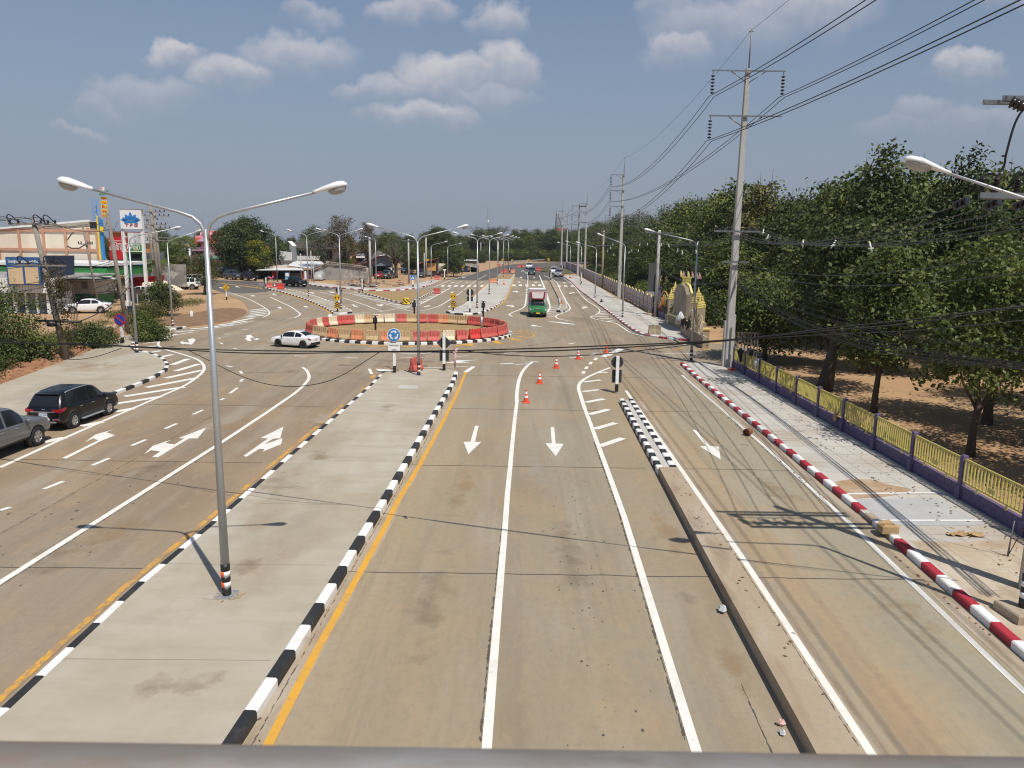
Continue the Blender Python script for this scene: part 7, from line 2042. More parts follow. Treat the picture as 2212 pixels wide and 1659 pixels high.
mb.build('stems', mat('bamboo_stem', (.16, .18, .09), .7), t)
link('foliage', leaf_mesh('foliage', l_airy, 5, [tuple(p) + (1.0, 1.0, .5) for s_ in stems for p in smooth_line(s_, 4)[5:]], 2600, .5, .3, up=.2), t)
# --- left side trees
def gb(c, x, y): return g(c, x, y)
b = gb('B', 1300, 1085)
tree('large dense round crowned dark tree on the left behind the shops', (b.x, b.y + 4, 0), 11.4, 14.6, 1.4, l_dark, 26000, .40, 31, None, .5, 30, .30, .8, inner=.78)
b = gb('B', 1545, 1098)
tree('tree with yellow blossom beside the large dark tree', (b.x, b.y, 0), 7.6, 5.2, 2.0, l_flower, 7000, .30, 32, None, .22, 13, .34, tint=.5, per=9)
b = gb('C', 1045, 1092)
tree('tall sparse brown leafed tree above the grey wall', (b.x, b.y, 0), 12.9, 9.2, 5.0, l_brown, 4600, .30, 33, None, .24, 16, .30, lean=(-2.2, 0), limbs=14)
b = gb('C', 765, 1100)
tree('thin sparse greyish tree left of the tall brown tree', (b.x, b.y, 0), 10.6, 6.6, 3.5, l_airy, 3000, .28, 34, None, .18, 14, .30, lean=(-3.2, 0), limbs=12)
b = V('C', 1290, 900, 172); b.z = 0
tree('sparse brownish grey tree right of the tall brown tree', (b.x, b.y, 0), 11.4, 5.4, 4, l_brown, 3200, .3, 35, None, .2, 12, .3, limbs=12)
b = gb('C', 1690, 1082)
tree('nearly bare tree with pale branches beside the blue gabled garage', (b.x, b.y, 0), 8.6, 8.0, 3.5, l_airy, 1300, .22, 36, None, .42, 18, .28, limbs=18)
b = gb('C', 1010, 1085)
tree('small feathery green tree against the grey wall', (b.x + .2, b.y - .5, 0), 4.4, 4.6, 2.6, l_mid, 2600, .22, 37, None, .16, 9, .36, .5, lean=(-.8, 0))
for x, yt, Y, p, lab in ((1390, 470, 215, 'a', 'x'),):
 pass
for c, x, yt, Y, p in (('C', 1560, 445, 230, 'a'), ('C', 1480, 500, 240, 'd'), ('C', 1700, 545, 220, 'd'), ('C', 1800, 560, 210, 'a'), ('C', 420, 540, 215, 'a'), ('C', 640, 480, 230, 'd'), ('C', 1200, 560, 240, 'a')):
 xx, yy = px(c, x, yt)
 by_top(p, xx, yy, Y, 'background tree rising behind the houses on the left', 'background trees behind the left houses')
for c, x, yt, Y, p, w in (('D', 430, 365, 225, 'b', 1.1), ('D', 560, 430, 240, 'b', 1.1), ('D', 330, 450, 240, 'a', 1.0), ('D', 150, 640, 190, 'a', 1.3), ('D', 80, 700, 185, 'b', 1.3), ('D', 700, 560, 250, 'a', 1.2), ('D', 850, 620, 260, 'b', 1.2), ('D', 760, 520, 290, 'd', 1.1), ('C', 1950, 720, 200, 'a', 1.2), ('C', 2080, 640, 215, 'a', 1.2)):
 xx, yy = px(c, x, yt)
 by_top(p, xx, yy, Y, 'roadside tree behind the orange boarded shack', 'trees behind the orange boarded shack', wide=w)
b = gb('D', 640, 1075)
tree('dark bush beside the far roadside lamp, left of the bend sign', (b.x + .5, b.y + 3, 0), 6.6, 6.4, .3, l_dark, 8000, .3, 41, None, .1, 14, .36, name='bush', cat='bush')
b = gb('D', 480, 1040)
tree('bush to the left of the dark roadside bush', (b.x - .5, b.y + 9, 0), 5.6, 5.0, .3, l_dark, 6000, .3, 42, None, .1, 12, .36, name='bush', cat='bush')
b = gb('B', 765, 1325)
tree('small round olive brown tree on the dirt lot', (b.x, b.y, 0), 5.6, 5.3, 1.3, l_yel, 9000, .17, 43, None, .2, 15, .34, tint=.25)
def palm(label, base, h, fl, n, m, seed):
 t = thing('palm_tree', label, 'palm', base)
 q = random.Random(seed)
 mb = MB(); mb.tube([(0, 0, 0), (.3, 0, h * .5), (.2, 0, h)], [.2, .16, .13], 7); mb.build('trunk', m_trunk, t)
 mb = MB()
 for k in range(n):
  a = 2 * math.pi * k / n + q.uniform(-.2, .2); el = q.uniform(-.1, 1.0)
  d = Vector((math.cos(a), math.sin(a), 0)); s_ = Vector((-d.y, d.x, 0))
  pts = [Vector((.2, 0, h)) + d * (fl * u * (1 - .2 * el)) + Vector((0, 0, fl * (el * u - (.5 + .55 * el) * u * u))) for u in [j / 7 for j in range(8)]]
  for j in range(7):
   w = fl * .17 * math.sin(math.pi * (.12 + .85 * j / 7))
   for e in (-1, 1):
    for f in (0, .5):
     p0 = pts[j].lerp(pts[j + 1], f); p1 = pts[j].lerp(pts[j + 1], f + .28)
     mb.poly([p0, p1, p1 + s_ * e * w + d * .15 * fl * .5 - Vector((0, 0, w * .7)), p0 + s_ * e * w * .95 + d * .13 * fl * .5 - Vector((0, 0, w * .7))])
 o = mb.build('fronds', m, t)
 at = o.data.attributes.new('tint', 'FLOAT', 'POINT')
 at.data.foreach_set('value', [min(1, max(0, .5 + .2 * q.gauss(0, 1))) for _ in o.data.vertices])
 return t
b = V('B', 390, 600, 165); b.z = 0
palm('coconut palm behind the wooden pole cluster on the left', b, V('B', 390, 520, 165).z, 4.2, 20, l_mid, 1)
b = V('B', 450, 1080, 150); b.z = 0
palm('small yellowish palm in front of the green awning', b, 4.2, 2.0, 14, l_yel, 2)
b = V('T', 1200, 1000, 108); b.z = 0
palm('small palm beside the green shop and lotus sign', b, 4.6, 2.6, 14, l_mid, 3)
for (x, y, h, w, m, n, lab, sd) in ((-34.6, 51, 4.6, 6.5, l_mid, 9000, 'tallest vine covered bush at the left edge', 51), (-32.2, 46.5, 3.4, 4.6, l_dark, 8000, 'dark bush below the tallest one at the left edge', 52), (-30.4, 42.2, 2.2, 3.6, l_mid, 6000, 'low bush closest to the camera at the left edge', 53), (-31.0, 49.0, 1.9, 2.6, l_mid, 5000, 'low bush between the left edge bushes and the leaning pole', 54), (-30.9, 56, 1.5, 4.0, l_dark, 5000, 'low scrub right of the leaning pole base', 55), (-28.8, 60.5, 1.6, 2.8, l_mid, 4000, 'small leafy bush behind the no parking sign', 56)):
 tree(lab, (x, y, -.1), h, w, .1, m, n, .17, sd, None, .05, 12, .42, .8, name='bush', cat='bush')
b = gb('I', 1410, 315)
tree('dark round bush beside the left lamp at the dirt lot', (b.x, b.y, 0), 3.4, 3.9, .1, l_dark, 8000, .17, 57, None, .05, 13, .4, name='bush', cat='bush')
b = gb('I', 1300, 372)
tree('straggly low bush below the dark round bush', (b.x, b.y, 0), 1.6, 3.4, .05, l_yel, 4000, .16, 58, None, .04, 10, .4, name='bush', cat='bush')
b = gb('I', 1200, 415)
tree('low weeds bush near the blue bin', (b.x, b.y, 0), 1.2, 2.6, .05, l_mid, 3000, .15, 59, None, .04, 9, .4, name='bush', cat='bush')
lb = [(LP.x - .15 - .09 * k + .5, LP.y + .05 * k - .1, 1.2 + .55 * k, .32, .3, .38) for k in range(8)] + [(LP.x - .2, LP.y - .2, 5.3, .75, .6, .65), (LP.x + .2, LP.y - .2, 4.6, .7, .5, .5)]
t = thing('climbing_vine', 'brownish vine climbing the leaning left pole', 'vine')
link('foliage', leaf_mesh('foliage', l_brown, 61, lb, 1800, .15, tint=.25), t)
mb = MB()
for k in range(5): mb.tube(smooth_line([LP + Vector((.5 + .12 * k, -.2, 5.0)), LP + Vector((.75 + .1 * k, -.25, 3.2)), LP + Vector((.6 + .12 * k, -.2, 1.0 + .3 * k))], 4), .02, 5)
mb.build('stems', m_trunk, t)
b = V('A', 1330, 1300, 92); b.z = 0
tree('dry leafless shrub in front of the dark shop wall', (b.x, b.y, 0), 3.4, 3.2, .3, l_brown, 900, .2, 62, None, .06, 12, .36, limbs=12, tint=.1)
for p_ in P.values():
 def rm(o):
  for ch in list(o.children): rm(ch)
  bpy.data.objects.remove(o)
 rm(p_)
def grass(name, pts_c, pts, n, hgt, m, seed):
 rg = np.random.default_rng(seed)
 poly = [(p.x, p.y) for p in gl(pts_c, pts)]
 xs = [p[0] for p in poly]; ys = [p[1] for p in poly]
 out = []
 def inside(x, y):
  c = False
  for i in range(len(poly)):
   x1, y1 = poly[i]; x2, y2 = poly[i - 1]
   if (y1 > y) != (y2 > y) and x < (x2 - x1) * (y - y1) / (y2 - y1) + x1: c = not c
  return c
 lob = []
 while len(lob) < n:
  x, y = rg.uniform(min(xs), max(xs)), rg.uniform(min(ys), max(ys))
  if inside(x, y): lob.append((x, y, hgt * .4, .25, .25, hgt * .5))
 me = leaf_mesh(name, m, seed, lob, n * 14, hgt * .8, .18, per=7, inner=.1, up=-.2, tint=.5)
 o = bpy.data.objects.new(name, me); C.objects.link(o); o['kind'] = 'stuff'
grass('verge_grass', 'I', [(1500, 205), (1640, 185), (1780, 195), (1760, 225), (1620, 238), (1500, 232)], 160, .3, l_yel, 71)
grass('verge_grass', 'I', [(330, 500), (600, 470), (900, 440), (1000, 470), (860, 560), (700, 590), (450, 640)], 420, .32, l_mid, 72)
grass('verge_grass', 'I', [(620, 400), (900, 370), (980, 385), (800, 420)], 120, .2, l_yel, 73)
grass('verge_grass', 'I', [(930, 320), (1100, 290), (1130, 320), (980, 345)], 100, .35, l_yel, 74)
# ------------------------------------------------------------------ buildings on the left
def at(c, x, y, Y): return V(c, x, y, Y)
def fbox(mb, c, x0, y0, x1, y1, Y, depth, mi=0, dy=0.0):      # block whose front shows between two picture corners at distance Y
 a, b = V(c, x0, y0, Y), V(c, x1, y1, Y)
 xa, xb = min(a.x, b.x), max(a.x, b.x); za, zb = min(a.z, b.z), max(a.z, b.z)
 mb.box(((xa + xb) / 2, Y + dy + depth / 2, (za + zb) / 2), (xb - xa, depth, zb - za), mi)
 return xa, xb, za, zb
def part(t, nm, m, fn):
 mb = MB(); fn(mb)
 return mb.build(nm, m, t)
Y = 110
t = thing('cream_building', 'large cream windowless building with salmon coloured bands and pilasters', 'building')
x0 = V('A', 0, 700, Y).x - 22; x1 = V('A', 1075, 700, Y).x
zt0, zt1 = V('A', 0, 690, Y).z, V('A', 1030, 600, Y).z
sl = (zt1 - zt0) / (V('A', 1030, 600, Y).x - V('A', 0, 690, Y).x)
def zr(x): return zt1 + sl * (x - V('A', 1030, 600, Y).x)
dxr = V('A', 1082, 700, Y + 16).x - x1
part(t, 'wall', m_cream, lambda mb: mb.extrude([(x0, 0), (x1, 0), (x1, zr(x1) - .15), (x0, zr(x0) - .15)], (0, Y, 0), (1, 0, 0), (dxr, 16, 0), (0, 0, 1), 1))
part(t, 'roof', m_roofw, lambda mb: mb.extrude([(x0 - .2, zr(x0) - .15), (x1 - 1.0, zr(x1 - 1) - .15), (x1 - 1.0, zr(x1 - 1) + .12), (x0 - .2, zr(x0) + .12)], (0, Y - .35, 0), (1, 0, 0), (dxr, 17, 0), (0, 0, 1), 1))
for yb in (712, 922, 1140):
 z = V('A', 500, yb, Y).z
 part(t, 'band', m_salmon, lambda mb: mb.box(((x0 + x1) / 2, Y - .03, z), (x1 - x0, .26, .38)))
for xa in (-260, -20, 215, 478, 718, 965, 1062):
 xx = V('A', xa, 800, Y).x
 part(t, 'pilaster', m_salmon, lambda mb: mb.box((xx, Y - .06, 4.6), (.32, .3, 9.2 if xa < 1000 else 8)))
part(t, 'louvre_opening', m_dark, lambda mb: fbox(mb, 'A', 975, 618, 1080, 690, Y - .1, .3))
for pts in (((735, 812), (770, 760), (800, 735)), ((735, 880), (780, 905), (860, 905), (900, 880), (960, 850))):
 mb = MB(); mb.tube([V('A', a, b, Y - .03) for a, b in pts], .06, 5); mb.build('crack', m_dark, t)
t = thing('fin_sign', 'tall thin blue and yellow sign fin at the corner of the cream building', 'sign')
part(t, 'panel', m_blue2, lambda mb: mb.extrude([(0, 0), (.62, 0), (.62, 5.2), (.1, 5.6)], V('A', 1092, 1030, 104), (1, 0, 0), (0, .25, 0), (0, 0, 1), 1))
part(t, 'yellow_stripe', m_yel, lambda mb: mb.extrude([(0, 0), (.16, 0), (.14, 5.6), (.0, 5.75)], V('A', 1086, 1030, 103.8), (1, 0, 0), (0, .2, 0), (0, 0, 1), 1))
part(t, 'yellow_patch', m_yel, lambda mb: mb.box(V('A', 1110, 700, 103.85), (.4, .2, .7)))
t = thing('sign_tower', 'blue lattice mast with stacked yellow Thai boards, a white and green board on top', 'sign')
Yt = 118
a = V('A', 1075, 1000, Yt)
top = V('A', 1075, 370, Yt)
def lattice(mb):
 for dx, dy in ((-.35, 0), (.35, 0), (0, .5)): mb.tube([(a.x + dx, Yt + dy, 0), (a.x + dx, Yt + dy, top.z)], .05, 5)
 k = 0
 z = 0
 while z < top.z - .8:
  mb.tube([(a.x - .35, Yt, z), (a.x + .35, Yt, z + .8)], .03, 4); mb.tube([(a.x + .35, Yt, z), (a.x - .35, Yt, z + .8)], .03, 4)
  z += .8
part(t, 'mast', m_blue2, lattice)
for (xa, ya, xb, yb, s_, m) in ((1097, 345, 1162, 376, 'โอน', m_yel), (1097, 385, 1165, 425, 'ไทย', m_yel), (1100, 432, 1168, 472, 'สิน', m_yel), (1104, 480, 1171, 520, 'เชื่อ', m_yel), (1108, 528, 1175, 568, 'ด่วน', m_yel)):
 o = part(t, 'yellow_board', m, lambda mb: fbox(mb, 'A', xa, ya, xb, yb, Yt - .3, .15))
 ctr = V('A', (xa + xb) / 2, (ya + yb) / 2, Yt - .3)
 text('lettering', s_, 1.0, (ctr.x, Yt - .33, ctr.z), 0, m_red, o, fit=.72, tall=.40)
o = part(t, 'white_board', m_white, lambda mb: fbox(mb, 'A', 1080, 238, 1136, 284, Yt - .3, .15))
ctr = V('A', 1108, 261, Yt); text('lettering', 'รถแลก', .62, (ctr.x, Yt - .33, ctr.z + .14), 0, m_red, o, fit=.55, tall=.22); text('lettering', 'เงิน', .62, (ctr.x, Yt - .33, ctr.z - .16), 0, m_red, o, fit=.4, tall=.24)
o = part(t, 'green_board', m_gsign, lambda mb: mb.extrude([(-.66, -.34), (.62, -.2), (.66, .36), (-.66, .2)], V('A', 1126, 302, Yt - .6), (1, 0, 0), (0, .15, 0), (0, 0, 1), 1))
ctr = V('A', 1126, 302, Yt); text('lettering', 'ทะเบียน', .75, (ctr.x, Yt - .62, ctr.z), 0, m_white, o, fit=.9, tall=.25)
Y = 80
t = thing('white_shop', 'white clad shop with a blue framed sign box and glass front at the left edge', 'shop')
xl = V('A', 0, 1300, Y).x - 10
xr = V('A', 540, 1300, Y).x
z1, z2 = V('A', 200, 1390, Y).z, V('A', 200, 1235, Y).z
part(t, 'fascia', m_whitew, lambda mb: mb.box(((xl + xr) / 2, Y + .5, (z1 + z2) / 2), (xr - xl, 1.0, z2 - z1)))
part(t, 'fascia_ribs', m_greyw, lambda mb: [mb.box((xl + k * .3, Y - .005, (z1 + z2) / 2), (.025, .02, z2 - z1)) for k in range(int((xr - xl) / .3))])
part(t, 'roof', m_greyw, lambda mb: mb.box(((xl + xr) / 2, Y + 8, z2 - .1), (xr - xl - .5, 14, .15)))
part(t, 'shopfront', m_glassb, lambda mb: mb.box(((xl + xr - 1) / 2, Y + .9, z1 / 2), (xr - xl - 1.2, .1, z1)))
part(t, 'lower_panel', m_dblue, lambda mb: mb.box(((xl + xr - 1) / 2, Y + .83, .45), (xr - xl - 1.2, .06, .9)))
for xa in (-110, 10, 115, 240, 360, 485):
 xx = V('A', xa, 1450, Y).x
 part(t, 'pillar', m_white, lambda mb: mb.box((xx, Y + .7, z1 / 2), (.13 if xa not in (115, 485) else .35, .3, z1)))
part(t, 'side_wall', m_greyw, lambda mb: mb.box((xr - .15, Y + 2.4, z1 / 2), (.3, 3, z1)))
sb = part(t, 'sign_box', m_blue, lambda mb: fbox(mb, 'A', 55, 1000, 452, 1310, Y - .5, .45))
for xa, xb in ((82, 258), (266, 428)): part(t, 'bare_board', m_ply, lambda mb: fbox(mb, 'A', xa, 1112, xb, 1296, Y - .55, .1))
cz = V('A', 250, 1052, Y - .5)
text('lettering', 'ไทยฟู้ดส์ เฟรช มาร์เก็ต', 1.12, (cz.x, Y - .53, cz.z), 0, m_white, sb, fit=3.1)
cz = V('A', 250, 1088, Y - .5)
text('lettering', 'สด สะอาด ราคาประหยัด', .62, (cz.x, Y - .53, cz.z), 0, m_csilver, sb, fit=2.3)
pa, pb = V('A', 452, 985, Y - .45), V('A', 800, 985, 90)
pc, pd = V('A', 452, 1302, Y - .45), V('A', 800, 1246, 90)
part(t, 'sign_side', m_dblue, lambda mb: (mb.poly([pc, pd, pb, pa]), mb.poly([pc + Vector((0, .2, 0)), pa + Vector((0, .2, 0)), pb + Vector((0, .2, 0)), pd + Vector((0, .2, 0))])))
def onside(u, w): 
 lo = pc.lerp(pd, u); hi = pa.lerp(pb, u)
 return lo.lerp(hi, w) + Vector((.02, -.06, 0))
part(t, 'bare_side_board', m_ply2, lambda mb: mb.poly([onside(.43, .04), onside(.97, .04), onside(.97, .68), onside(.43, .68)]))
part(t, 'side_mark', m_wcloth, lambda mb: [mb.poly([onside(u, .80), onside(u + .07, .80), onside(u + .07, .88), onside(u, .88)]) for u in (.28, .37, .62, .71, .79)])
t = thing('beige_annex', 'low beige annex with a green lower wall right of the white shop', 'building')
part(t, 'upper_wall', m_cream, lambda mb: fbox(mb, 'A', 545, 1262, 1045, 1392, 92, 5))
part(t, 'roof', m_roofw, lambda mb: fbox(mb, 'A', 540, 1246, 1050, 1264, 91.6, 6))
part(t, 'white_wall', m_whitew, lambda mb: fbox(mb, 'A', 745, 1392, 1060, 1408, 92.1, 4))
part(t, 'green_wall', m_green, lambda mb: fbox(mb, 'A', 815, 1408, 1062, 1560, 92.2, 4))
part(t, 'grey_wall', m_greyw, lambda mb: fbox(mb, 'A', 480, 1392, 815, 1570, 92.3, 4))
part(t, 'door', m_dark, lambda mb: fbox(mb, 'A', 878, 1428, 935, 1520, 92.0, .15))
part(t, 'sign_plate', m_greyw, lambda mb: fbox(mb, 'A', 880, 1272, 955, 1345, 91.9, .08))
Y = 97
t = thing('green_store', 'store with a white and green fascia, white awning and dark glazed side', 'shop')
part(t, 'green_fascia', m_green, lambda mb: fbox(mb, 'A', -400, 1100, 1175, 1212, Y, 12))
part(t, 'white_fascia', m_whitew, lambda mb: fbox(mb, 'A', -400, 1052, 1175, 1102, Y - .15, 12))
cA = [V('A', 1175, 1212, Y), V('A', 1255, 1182, 109), V('A', 1255, 1078, 109), V('A', 1175, 1100, Y)]
part(t, 'green_side', m_green, lambda mb: mb.poly(cA))
cB = [V('A', 1175, 1102, Y), V('A', 1255, 1080, 109), V('A', 1252, 1046, 109), V('A', 1175, 1052, Y)]
part(t, 'white_side', m_whitew, lambda mb: mb.poly(cB))
part(t, 'ribs', m_dark, lambda mb: [mb.poly([cA[0].lerp(cA[1], u) + Vector((.02, -.02, 0)), cA[0].lerp(cA[1], u + .04) + Vector((.02, -.02, 0)), cA[3].lerp(cA[2], u + .04) + Vector((.02, -.02, 0)), cA[3].lerp(cA[2], u) + Vector((.02, -.02, 0))]) for u in (.08, .24, .4, .56, .72, .88)])
aw = [V('A', 1060, 1215, 94), V('A', 1190, 1226, 94), V('A', 1312, 1172, 108), V('A', 1250, 1165, 109), V('A', 1150, 1212, 96.8)]
part(t, 'awning', m_roofw, lambda mb: (mb.poly(aw), mb.poly([p + Vector((0, 0, -.15)) for p in aw][::-1])))
part(t, 'glazing', m_glassb, lambda mb: mb.poly([V('A', 1060, 1490, 95.5), V('A', 1325, 1470, 108), V('A', 1310, 1190, 108), V('A', 1060, 1222, 95.5)]))
part(t, 'mullion', m_steel, lambda mb: [mb.tube([V('A', 1060, 1490, 95.4).lerp(V('A', 1325, 1470, 107.9), u), V('A', 1060, 1222, 95.4).lerp(V('A', 1310, 1190, 107.9), u)], .06, 4) for u in (.02, .14, .26, .38, .5, .62, .74, .86, .97)])
part(t, 'front_wall', m_greyw, lambda mb: fbox(mb, 'A', 640, 1212, 1060, 1500, Y + .6, 1))
part(t, 'condenser', m_white, lambda mb: fbox(mb, 'A', 1255, 1052, 1292, 1098, 108, .6))
Y = 128
t = thing('red_sign_building', 'building with a big red Thai sign seen behind the leaning pole', 'building')
part(t, 'wall', m_orangew, lambda mb: fbox(mb, 'A', 1188, 728, 1388, 1200, Y, 10))
part(t, 'roof', m_redw, lambda mb: fbox(mb, 'A', 1180, 722, 1395, 742, Y - .4, 11))
sg = part(t, 'red_sign', m_red, lambda mb: mb.extrude([(0, 0), (15.8 * .75, 1.6), (15.8 * .75, 14.6 * .9), (0, 14.3 * .9)], V('A', 1186, 1030, Y - .5), (1, 0, 0), (0, .3, 0), (0, 0, 1), 1) if False else fbox(mb, 'A', 1180, 778, 1392, 1028, Y - .5, .3))
c1 = V('A', 1262, 868, Y); text('lettering', 'ดีมีสุข', 3.4, (V('A', 1290, 868, Y).x, Y - .55, c1.z), 0, m_white, sg, fit=2.0, tall=.95)
c1 = V('A', 1275, 912, Y); text('lettering', 'เขมราฐ', 2.9, (V('A', 1290, 912, Y).x, Y - .55, c1.z), 0, m_white, sg, fit=2.3, tall=.85)
c1 = V('A', 1250, 822, Y); text('lettering', 'ร้านขายของฝาก', 1.0, (V('A', 1270, 822, Y).x, Y - .55, c1.z), 0, m_white, sg, fit=2.0, tall=.25)
Y = 118
t = thing('green_shop', 'green framed two storey shop with a green Thai sign between the lotus pylon legs', 'shop')
part(t, 'wall', m_glassb, lambda mb: fbox(mb, 'A', 1392, 960, 1560, 1300, Y, 8))
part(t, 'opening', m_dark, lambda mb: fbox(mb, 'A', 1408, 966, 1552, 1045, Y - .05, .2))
part(t, 'green_frame', m_gsign, lambda mb: [fbox(mb, 'A', a, b, c_, d_, Y - .2, .3) for a, b, c_, d_ in ((1392, 955, 1402, 1300), (1552, 955, 1562, 1300), (1394, 1048, 1560, 1056), (1394, 1120, 1560, 1128))])
sg = part(t, 'green_sign', m_gsign, lambda mb: fbox(mb, 'A', 1392, 852, 1560, 962, Y - .4, .4))
part(sg, 'sign_stripe', m_yel, lambda mb: fbox(mb, 'A', 1392, 936, 1560, 946, Y - .5, .1))
c1 = V('A', 1470, 888, Y); text('lettering', 'คลังยา', 3.0, (c1.x, Y - .45, c1.z), 0, m_white, sg, fit=1.95, tall=.8)
c1 = V('A', 1500, 922, Y); text('lettering', 'เภสัช', 1.4, (c1.x, Y - .45, c1.z), 0, m_paleyel, sg, fit=.8, tall=.26)
part(t, 'poster', m_blue2, lambda mb: fbox(mb, 'A', 1497, 1062, 1556, 1122, Y - .3, .1))
part(t, 'white_block', m_whitew, lambda mb: fbox(mb, 'A', 1388, 735, 1460, 852, Y + 1, 6))
Y = 91
t = thing('pylon_sign', 'tall white pylon sign with a blue lotus and purple letters on two white legs', 'sign')
bd = part(t, 'board', m_white, lambda mb: fbox(mb, 'A', 1300, 480, 1548, 697, Y, .5))
part(t, 'frame', m_csilver, lambda mb: (fbox(mb, 'A', 1296, 476, 1552, 481, Y - .05, .6), fbox(mb, 'A', 1296, 696, 1552, 701, Y - .05, .6)))
legs = ((1330, 1402), (1545, 1600))
for xt, xb in legs:
 p0, p1 = V('A', xb, 1535, Y), V('A', xt, 700, Y)
 xm = (p0.x + p1.x) / 2
 part(t, 'leg', m_white, lambda mb: (mb.box((V('A', (xt + xb) / 2 - (8 if xt < 1400 else 4), 1100, Y).x, Y + .25, p1.z / 2), (.30, .35, p1.z)), mb.box((V('A', (xt + xb) / 2 - (8 if xt < 1400 else 4), 1100, Y).x, Y + .25, .25), (.6, .7, .5))))
for yy in (782, 860, 940): part(t, 'crossbar', m_white, lambda mb: fbox(mb, 'A', 1345, yy - 5, 1560, yy + 5, Y + .1, .2))
ctr = V('A', 1423, 590, Y)
s_ = (V('A', 1530, 590, Y).x - V('A', 1316, 590, Y).x) / 214
def petal(cx, cy, L_, w, ang):
 ps = []
 for k in range(13):
  u = k / 12; ww = w * math.sin(math.pi * u) ** .8 * (1 - .25 * u)
  ps.append((u * L_, ww / 2))
 for k in range(11, 0, -1):
  u = k / 12; ww = w * math.sin(math.pi * u) ** .8 * (1 - .25 * u)
  ps.append((u * L_, -ww / 2))
 c, sn = math.cos(R(ang)), math.sin(R(ang))
 return [((cx + x * c - y * sn) * s_, (cy + x * sn + y * c) * s_) for x, y in ps]
def lotus(mb):
 for p in (petal(0, -18, 96, 44, 90), petal(-14, -20, 84, 50, 122), petal(14, -20, 84, 50, 58), petal(-38, -22, 66, 34, 142), petal(38, -22, 66, 34, 38), petal(-50, -22, 62, 26, 160), petal(50, -22, 62, 26, 20), petal(-4, -20, 78, 26, 196), petal(4, -20, 78, 26, -16), petal(-26, -32, 52, 24, 0)):
  mb.extrude(p, (ctr.x, Y - .03, ctr.z), (1, 0, 0), (0, .028, 0), (0, 0, 1), 1)
part(bd, 'lotus_emblem', m_blue2, lotus)
cz = V('A', 1432, 655, Y)
text('lettering', 'T F G', .62, (cz.x, Y - .03, cz.z), 0, m_magenta, bd, fit=1.46, tall=.34, shear=.2, bold=.035)
t = thing('low_concrete_wall', 'low grey concrete wall between the lotus pylon legs', 'wall')
part(t, 'wall', m_greyw, lambda mb: fbox(mb, 'A', 1395, 1352, 1715, 1515, 96, .3))
part(t, 'pier', m_greyw, lambda mb: fbox(mb, 'A', 1552, 1350, 1585, 1515, 95.8, .5))
for xa in (1440, 1490, 1660): part(t, 'post', m_white, lambda mb: fbox(mb, 'A', xa, 1405 if xa < 1600 else 1390, xa + 8, 1530, 90, .12))
t = thing('red_stall', 'red roofed market stall behind the low concrete wall', 'stall')
part(t, 'roof', m_red, lambda mb: mb.extrude([(-2.6, -.5), (2.4, -.3), (2.6, .5), (-2.2, .1)], V('A', 1490, 1245, 108), (1, 0, 0), (0, 3, 0), (0, 0, 1), 1))
part(t, 'panel', m_red, lambda mb: fbox(mb, 'A', 1445, 1250, 1535, 1330, 108.2, .5))
t = thing('cream_tent', 'pale cream tent roof right of the lotus pylon', 'tent')
pk = V('A', 1690, 1205, 118)
part(t, 'roof', mat('tent_cream', (.66, .58, .44), .8), lambda mb: [mb.poly([pk, pk + Vector((a * 3.6, -2.5 if True else 0, -2.6)), pk + Vector((b * 3.6, c_, -2.6))]) for a, b, c_ in ((-1, 1, -2.5), (-1, -1, 3), (1, 1, 3))])
part(t, 'side', m_greyw, lambda mb: mb.box((pk.x - 1, 121, 2.2), (9, .2, 3.4)))
Y = 185
t = thing('pink_house', 'pink and orange roofed tower house behind the left lamp arm', 'house')
part(t, 'tower_wall', m_pink, lambda mb: fbox(mb, 'B', 620, 470, 830, 690, Y, 7))
part(t, 'upper_wall', m_lilac, lambda mb: fbox(mb, 'B', 690, 420, 890, 560, Y + 2, 6))
part(t, 'upper_roof', m_rooforange, lambda mb: [mb.extrude([(V('B', a, 0, Y).x, V('B', 0, 462, Y).z), (V('B', (a + b) / 2, 0, Y).x, V('B', 0, 388, Y).z), (V('B', b, 0, Y).x, V('B', 0, 462, Y).z), (V('B', (a + b) / 2, 0, Y).x, V('B', 0, 415, Y).z)], (0, Y + 1.2, 0), (1, 0, 0), (0, 6, 0), (0, 0, 1), 1) for a, b in ((640, 790), (780, 920))])
part(t, 'lower_roof', m_rooforange, lambda mb: mb.extrude([(V('B', 585, 0, Y).x, V('B', 0, 576, Y).z), (V('B', 625, 0, Y).x, V('B', 0, 490, Y).z), (V('B', 800, 0, Y).x, V('B', 0, 490, Y).z), (V('B', 840, 0, Y).x, V('B', 0, 576, Y).z)], (0, Y - 1, 0), (1, 0, 0), (0, 4, 0), (0, 0, 1), 1))
part(t, 'gable', m_lilac, lambda mb: mb.extrude([(V('B', 640, 0, Y).x, V('B', 0, 545, Y).z), (V('B', 725, 0, Y).x, V('B', 0, 492, Y).z), (V('B', 800, 0, Y).x, V('B', 0, 545, Y).z)], (0, Y - 1.3, 0), (1, 0, 0), (0, .3, 0), (0, 0, 1), 1))
part(t, 'balcony', m_lpink, lambda mb: (fbox(mb, 'B', 548, 645, 820, 652, Y - 2.2, .4), fbox(mb, 'B', 548, 676, 820, 690, Y - 2.2, 2.4), [fbox(mb, 'B', 552 + 22 * k, 650, 558 + 22 * k, 680, Y - 2.1, .2) for k in range(13)]))
part(t, 'lower_wall', m_pink, lambda mb: fbox(mb, 'B', 560, 690, 830, 1050, Y - .5, 6))
for k in range(5): part(t, 'arch', m_dark, lambda mb: fbox(mb, 'B', 588 + 44 * k, 705, 622 + 44 * k, 750, Y - .7, .3))
